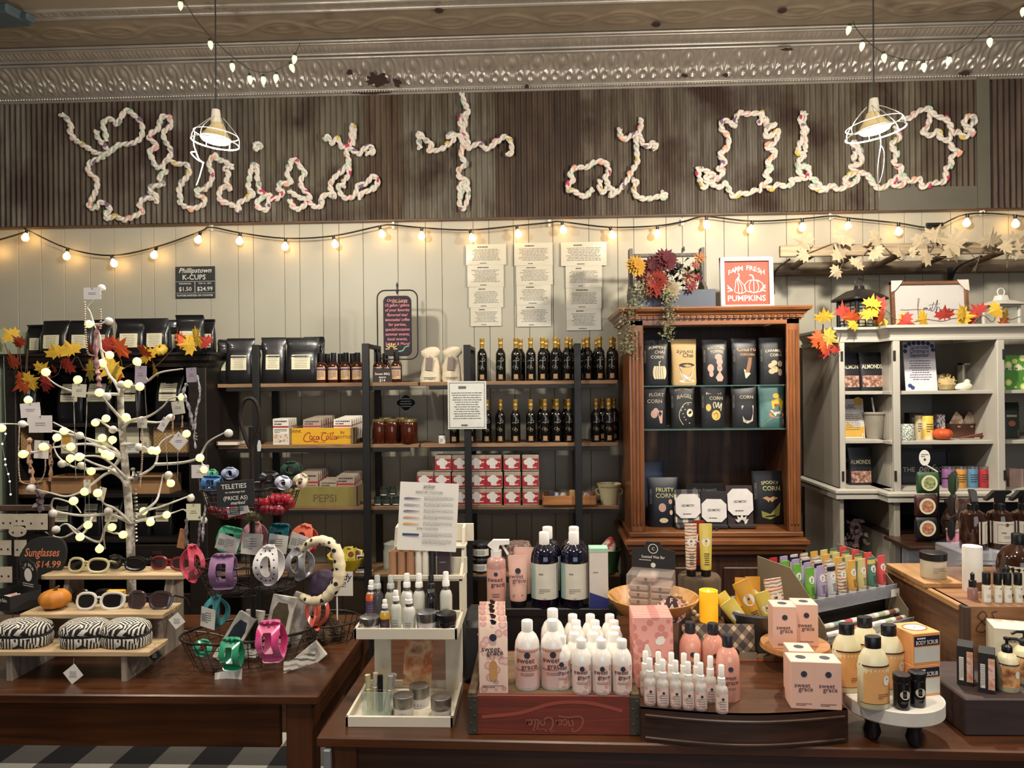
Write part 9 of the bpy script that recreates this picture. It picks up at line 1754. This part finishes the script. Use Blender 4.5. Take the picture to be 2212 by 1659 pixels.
def roll():r,h=size(16.5,2.23)/2,size(64,2.23);t=bottle('roll_on',r,h,LBL,BLKP,.92,.38,WHT,(.05,.5),None,shoulder=.12);m=M();m.lines(-r*.5,r*.5,h*.2,h*.32,0,3,3,.3,True);conform(m,ringsof([(r,0),(r,h)]),.0014);m.obj('lettering',GINK,t);m=M();cdisc(m,r*.3,h*.5,.002);conform(m,ringsof([(r,0),(r,h)]),.0014);m.obj('emblem',mat('red_brown_dot',(110,56,48),.5),t);return t
for i,(px,Y)in enumerate(((2131,2.235),(2155,2.232),(2176,2.23),(2199,2.23),(2172,2.29))):put('roll',roll,on(px,CZ_,Y),'small black capped roll-on bottle with white label, %s'%((ordn(i,4)+' of the front four')if i<4 else 'behind the front four'),'bottle','roll-on bottles on the crate')
t=TH('acrylic_riser',on(2112,CZ_,2.55));m=M();W2=size(120,2.55);m.box((0,0,.092),(W2,.16,.004));m.box((-W2/2,0,.046),(.004,.16,.092));m.box((W2/2,0,.046),(.004,.16,.092));m.obj('acrylic_sheet',clear('acrylic_clear',(196,200,214),.22,.05),t);t.location.x=max(t.location.x,CX0+W2/2+.012-.08);t.location.x=CX0+W2/2+.02;tag(t,'clear acrylic riser under the amber trigger bottles','riser');ax_=t.location.x
def amber():
 Y=2.54;r,h=size(51,Y)/2,size(121,Y);hb=h*.66;t=TH('amber_spray');pr=[(0,0),(r*.96,0),(r,.004),(r,hb*.78),(r*.88,hb*.92),(r*.5,hb),(0,hb)];m=M();m.lathe(pr,24);m.obj('bottle',mat('amber_glass',(50,28,20),.08,coat=.5),t,smooth=True);R=ringsof(pr)
 m=M();patch(m,-r*.96,r*.96,hb*.16,hb*.74,12,3);conform(m,R,.0006);m.obj('label',mat('pale_label',(214,208,192),.5),t,smooth=True);m=M()
 for q_ in((-.66,-.64,.2,.66),(.64,.66,.2,.66)):m.rect(q_[0]*r,q_[1]*r,q_[2]*hb,q_[3]*hb,0)
 patch(m,-r*.66,r*.66,hb*.66,hb*.67,10,1);patch(m,-r*.66,r*.66,hb*.2,hb*.21,10,1);m.lines(-r*.4,r*.4,hb*.42,hb*.48,0,1,3,.6);m.lines(-r*.3,r*.3,hb*.3,hb*.38,0,3,3,.3,True);conform(m,R,.0012);m.obj('lettering',GINK,t);m=M();cdisc(m,0,hb*.66,r*.13);conform(m,R,.0018);m.obj('seal',mat('red_brown_dot',(110,56,48),.5),t)
 m=M();m.lathe([(r*.42,hb*.97),(r*.44,hb+.02),(r*.3,hb+.024),(0,hb+.024)],16);m.obj('collar',BLKP,t,smooth=40);m=M();m.prism([(-.012,hb+.02),(.012,hb+.02),(.016,h-.016),(.036,h-.006),(.034,h),(-.02,h),(-.05,h-.03),(-.046,h-.034),(-.014,h-.018)],-.009,.009);m.obj('trigger_head',BLKP,t);return t
for i in range(3):put('amber',amber,Vector((ax_-.06+i*.088,2.54,CZ_+.094))if i<3 else 0,'amber trigger spray bottle with pale label, %s'%['leftmost','middle','rightmost at the picture edge'][i],'spray bottle','amber spray bottles',rz=(1.2,0,.1)[i])
for o in C.objects:
 if o.name.startswith('amber_spray'):
  i=['leftmost','middle','rightmost'].index(o['label'].split(', ')[1].split(' ')[0]);o.location.x=XY((2102,2160,2213)[i],1.1,2.54)
bpy.data.objects['acrylic_riser'].location.x=XY(2112,1.05,2.55)
t=bottle('amber_refill_bottle',size(80,2.33)/2,size(126,2.33),mat('amber_glass',(50,28,20),.08,coat=.5),BLKP,.3,.17,LBL,(.05,.5),None,shoulder=.45);pl(t,2200,CZ_,2.335,'wide amber bottle with black cap behind the roll-ons','bottle')
# dark box with pumps, black cartons and cream carton
BX0=XY(2084,.8,1.94);t=TH('dark_wooden_box',(BX0+.17,1.94,TZ));m=M();m.box((0,.13,.048),(.34,.26,.096),.004);m.obj('box_body',wood('espresso_box',(64,46,44),(40,28,28),.6,6,'X'),t);tag(t,'dark espresso wooden box at the front right corner','box');bz=TZ+.096
def blackbox():w,d,h=.038,.062,size(84,1.98);t=TH('black_carton');m=M();m.box((0,0,h/2),(w,d,h),.001);m.obj('carton',mat('black_card'),t);m=M();m.rect(-w*.36,-w*.08,h*.12,h*.72,-d/2-.0006);m.obj('white_strip',WHT,t);m=M();m.rect(w*.1,w*.48,h*.1,h*.88,-d/2-.0006);m.obj('picture_strip',patmat('peach_photo','photo',[(150,84,60),(222,190,176),(196,130,96)],40),t);m=M();m.lines(-d*.3,-d*.1,h*.15,h*.75,0,14,3,.7,xf=Matrix.Translation((-w/2-.0006,0,0))@Matrix.Rotation(-PI/2,4,'Z'));m.lines(-w*.35,-w*.1,h*.15,h*.7,-d/2-.0011,12,4,.4);m.obj('lettering',GINK,t);return t
for i,(px,Y)in enumerate(((2078,2.05),(2124,2.0))):put('bb',blackbox,on(px+8,bz,Y),'black carton with white spine strip on the dark box, %s one'%['left','right'][i],'box','black cartons on the dark box',rz=-.55)
for o in C.objects:
 if o.name.startswith('black_carton'):o.location.x=max(o.location.x,BX0+.028)
def pumpb():
 Y=1.98;r,h=size(44,Y)/2,size(92,Y)
 def pr_(t,R):
  m=M();patch(m,-r*.96,r*.96,h*.62,h*.645,12,1);conform(m,R,.0012);m.obj('label_line',mat('dark_line',(44,36,44),.5),t);m=M();cdisc(m,r*.4,h*.42,r*.26,rz=r*.36);conform(m,R,.0014);m.obj('emblem',WHT,t)
  m=M();m.lathe([(r*.45,h*.86),(r*.45,h*1.0),(r*.2,h*1.05),(0,h*1.05)],16);m.obj('pump_collar',BLKP,t,smooth=40);m=M();m.tube([(0,0,h),(0,0,h*1.17)],r*.14,8);m.loft([(h*1.15,r*.3,r*.3,2),(h*1.2,r*.32,r*.3,2)],12);m.tube([(0,0,h*1.18),(-r*.8,0,h*1.19),(-r*1.25,0,h*1.14)],r*.15,8);m.obj('pump_head',BLKP,t,smooth=40)
 return bottle('pump_lotion',r,h,mat('butter_bottle',(228,218,178),.3,coat=.3),BLKP,.45,.12,patmat('orchard_label','photo',[(110,44,32),(222,170,110),(190,90,60)],26),(.12,.64),pr_,shoulder=.3)
for i,(px,Y,rz_)in enumerate(((2176,2.0,2.6),(2214,2.05,0))):put('pumpb',pumpb,on(px,bz,Y),'cream pump bottle with orange fruit label, %s'%['left one','right one at the picture edge'][i],'bottle','pump lotions on the dark box',rz=0)
for o in C.objects:
 if o.name.startswith('pump_lotion')and 'left' in o['label']:
  for c in o.children:
   if c.name.startswith('pump_head'):c.rotation_euler.z=2.7
t=carton('cream_carton',.11,.09,.125,mat('cream_carton_card',(214,206,182),.5,var=.04),[('lettering',lambda m:(m.lines(-.03,.035,.03,.045,-.0456,2,3,.35),m.lines(-.03,.04,.085,.1,-.0456,1,5,.5)),GINK)]);pl(t,2188,bz,2.14,'cream square carton behind the pump bottles','box',rz=-.3)
# rack of hanging packets on the dark ledge of the hutch
lb=M();lb.box((XY(2010,1.2,3.65),3.62,dz0-.008),(.36,.26,.018),.002);lb.obj('ledge_board',DKW,bpy.data.objects['white_hutch'])
t=TH('packet_rack',on(2028,dz0,3.62));m=M();m.tube([(0,0,0),(0,0,.34)],.004,6);m.tube([(-.08,0,.3),(.08,0,.3)],.003,6);m.tube([(-.08,0,.2),(.08,0,.2)],.003,6);m.tube([(-.08,0,.1),(.08,0,.1)],.003,6);m.lathe([(0,0),(.06,0),(.06,.006),(0,.008)],18);m.obj('rack',WIRE,t);m=M();m.prism([(-.065+.026*math.cos(k*PI/10),.4+.038*math.sin(k*PI/10))for k in range(20)],-.006,-.003);m.obj('oval_topper',WHT,t);m=M();m.disc(-.065,.392,.006,-.0066);m.lines(-.082,-.048,.402,.42,-.0066,2,3,.4);m.obj('lettering',INK,t);m=M();m.tube([(0,0,.33),(-.065,-.004,.37)],.004,6);m.obj('topper_stem',WPL,t);tag(t,'black wire packet rack with white oval topper before the hutch','rack');rk=t.location.copy()
for i,(dx,dz,c,lab)in enumerate(((-.065,.235,(48,80,46),'green'),(.055,.235,(40,58,36),'dark green'),(-.075,.125,(62,26,24),'maroon'),(.05,.13,(40,30,30),'charcoal brown'),(-.075,.02,(26,24,28),'black'),(.05,.02,(30,26,30),'glossy black'))):
 def pkt(c=c,lab=lab):t=TH('snack_packet');m=M();m.loft([(0,.05,.004,8),(.02,.05,.016,6),(.08,.05,.016,6),(.1,.05,.003,8)],22);m.obj('packet',mat('packet_'+lab.replace(' ','_'),c,.35),t,smooth=40);m=M();m.disc(-.0,.05,.038,-.0175,24);m.obj('round_label',CRM,t);m=M();m.disc(0,.05,.028,-.0181,20);m.obj('fruit_print',patmat('fruit_photo_'+lab.replace(' ','_'),'photo',[(70,80,50)if 'green' in lab else(120,50,40),(206,150,110)if 'green' not in lab else(176,186,120)],60),t);return t
 t=pkt();t.location=rk+Vector((dx,-.03,dz));t.rotation_euler.z=0 if dx<0 else.9;tag(t,'%s packet with round fruit label on the wire rack'%lab,'packet','packets on the wire rack')
t=TH('soap_box',on(2066,dz0,3.58));m=M();m.box((0,0,.028),(.07,.05,.056),.004);m.obj('soap',mat('pink_soap_box',(232,150,172),.5),t);m=M();m.box((0,0,.06),(.074,.054,.012),.002);m.obj('clear_lid',mat('translucent_lid',(190,170,170),.2),t);tag(t,'small pink boxed soap beside the wire packet rack','soap box')
t=TH('potpourri_bag',on(2075,dz0,3.7));m=M();m.loft([(0,.07,.05,3),(.08,.09,.06,2.4),(.15,.06,.04,2),(.19,.08,.02,2)],22);m.obj('bag',mat('brown_potpourri',(92,56,40),.6,col2=(50,30,24),ns=50,bump=.5),t,smooth=True);tag(t,'brown potpourri bag behind the pink soap','bag')
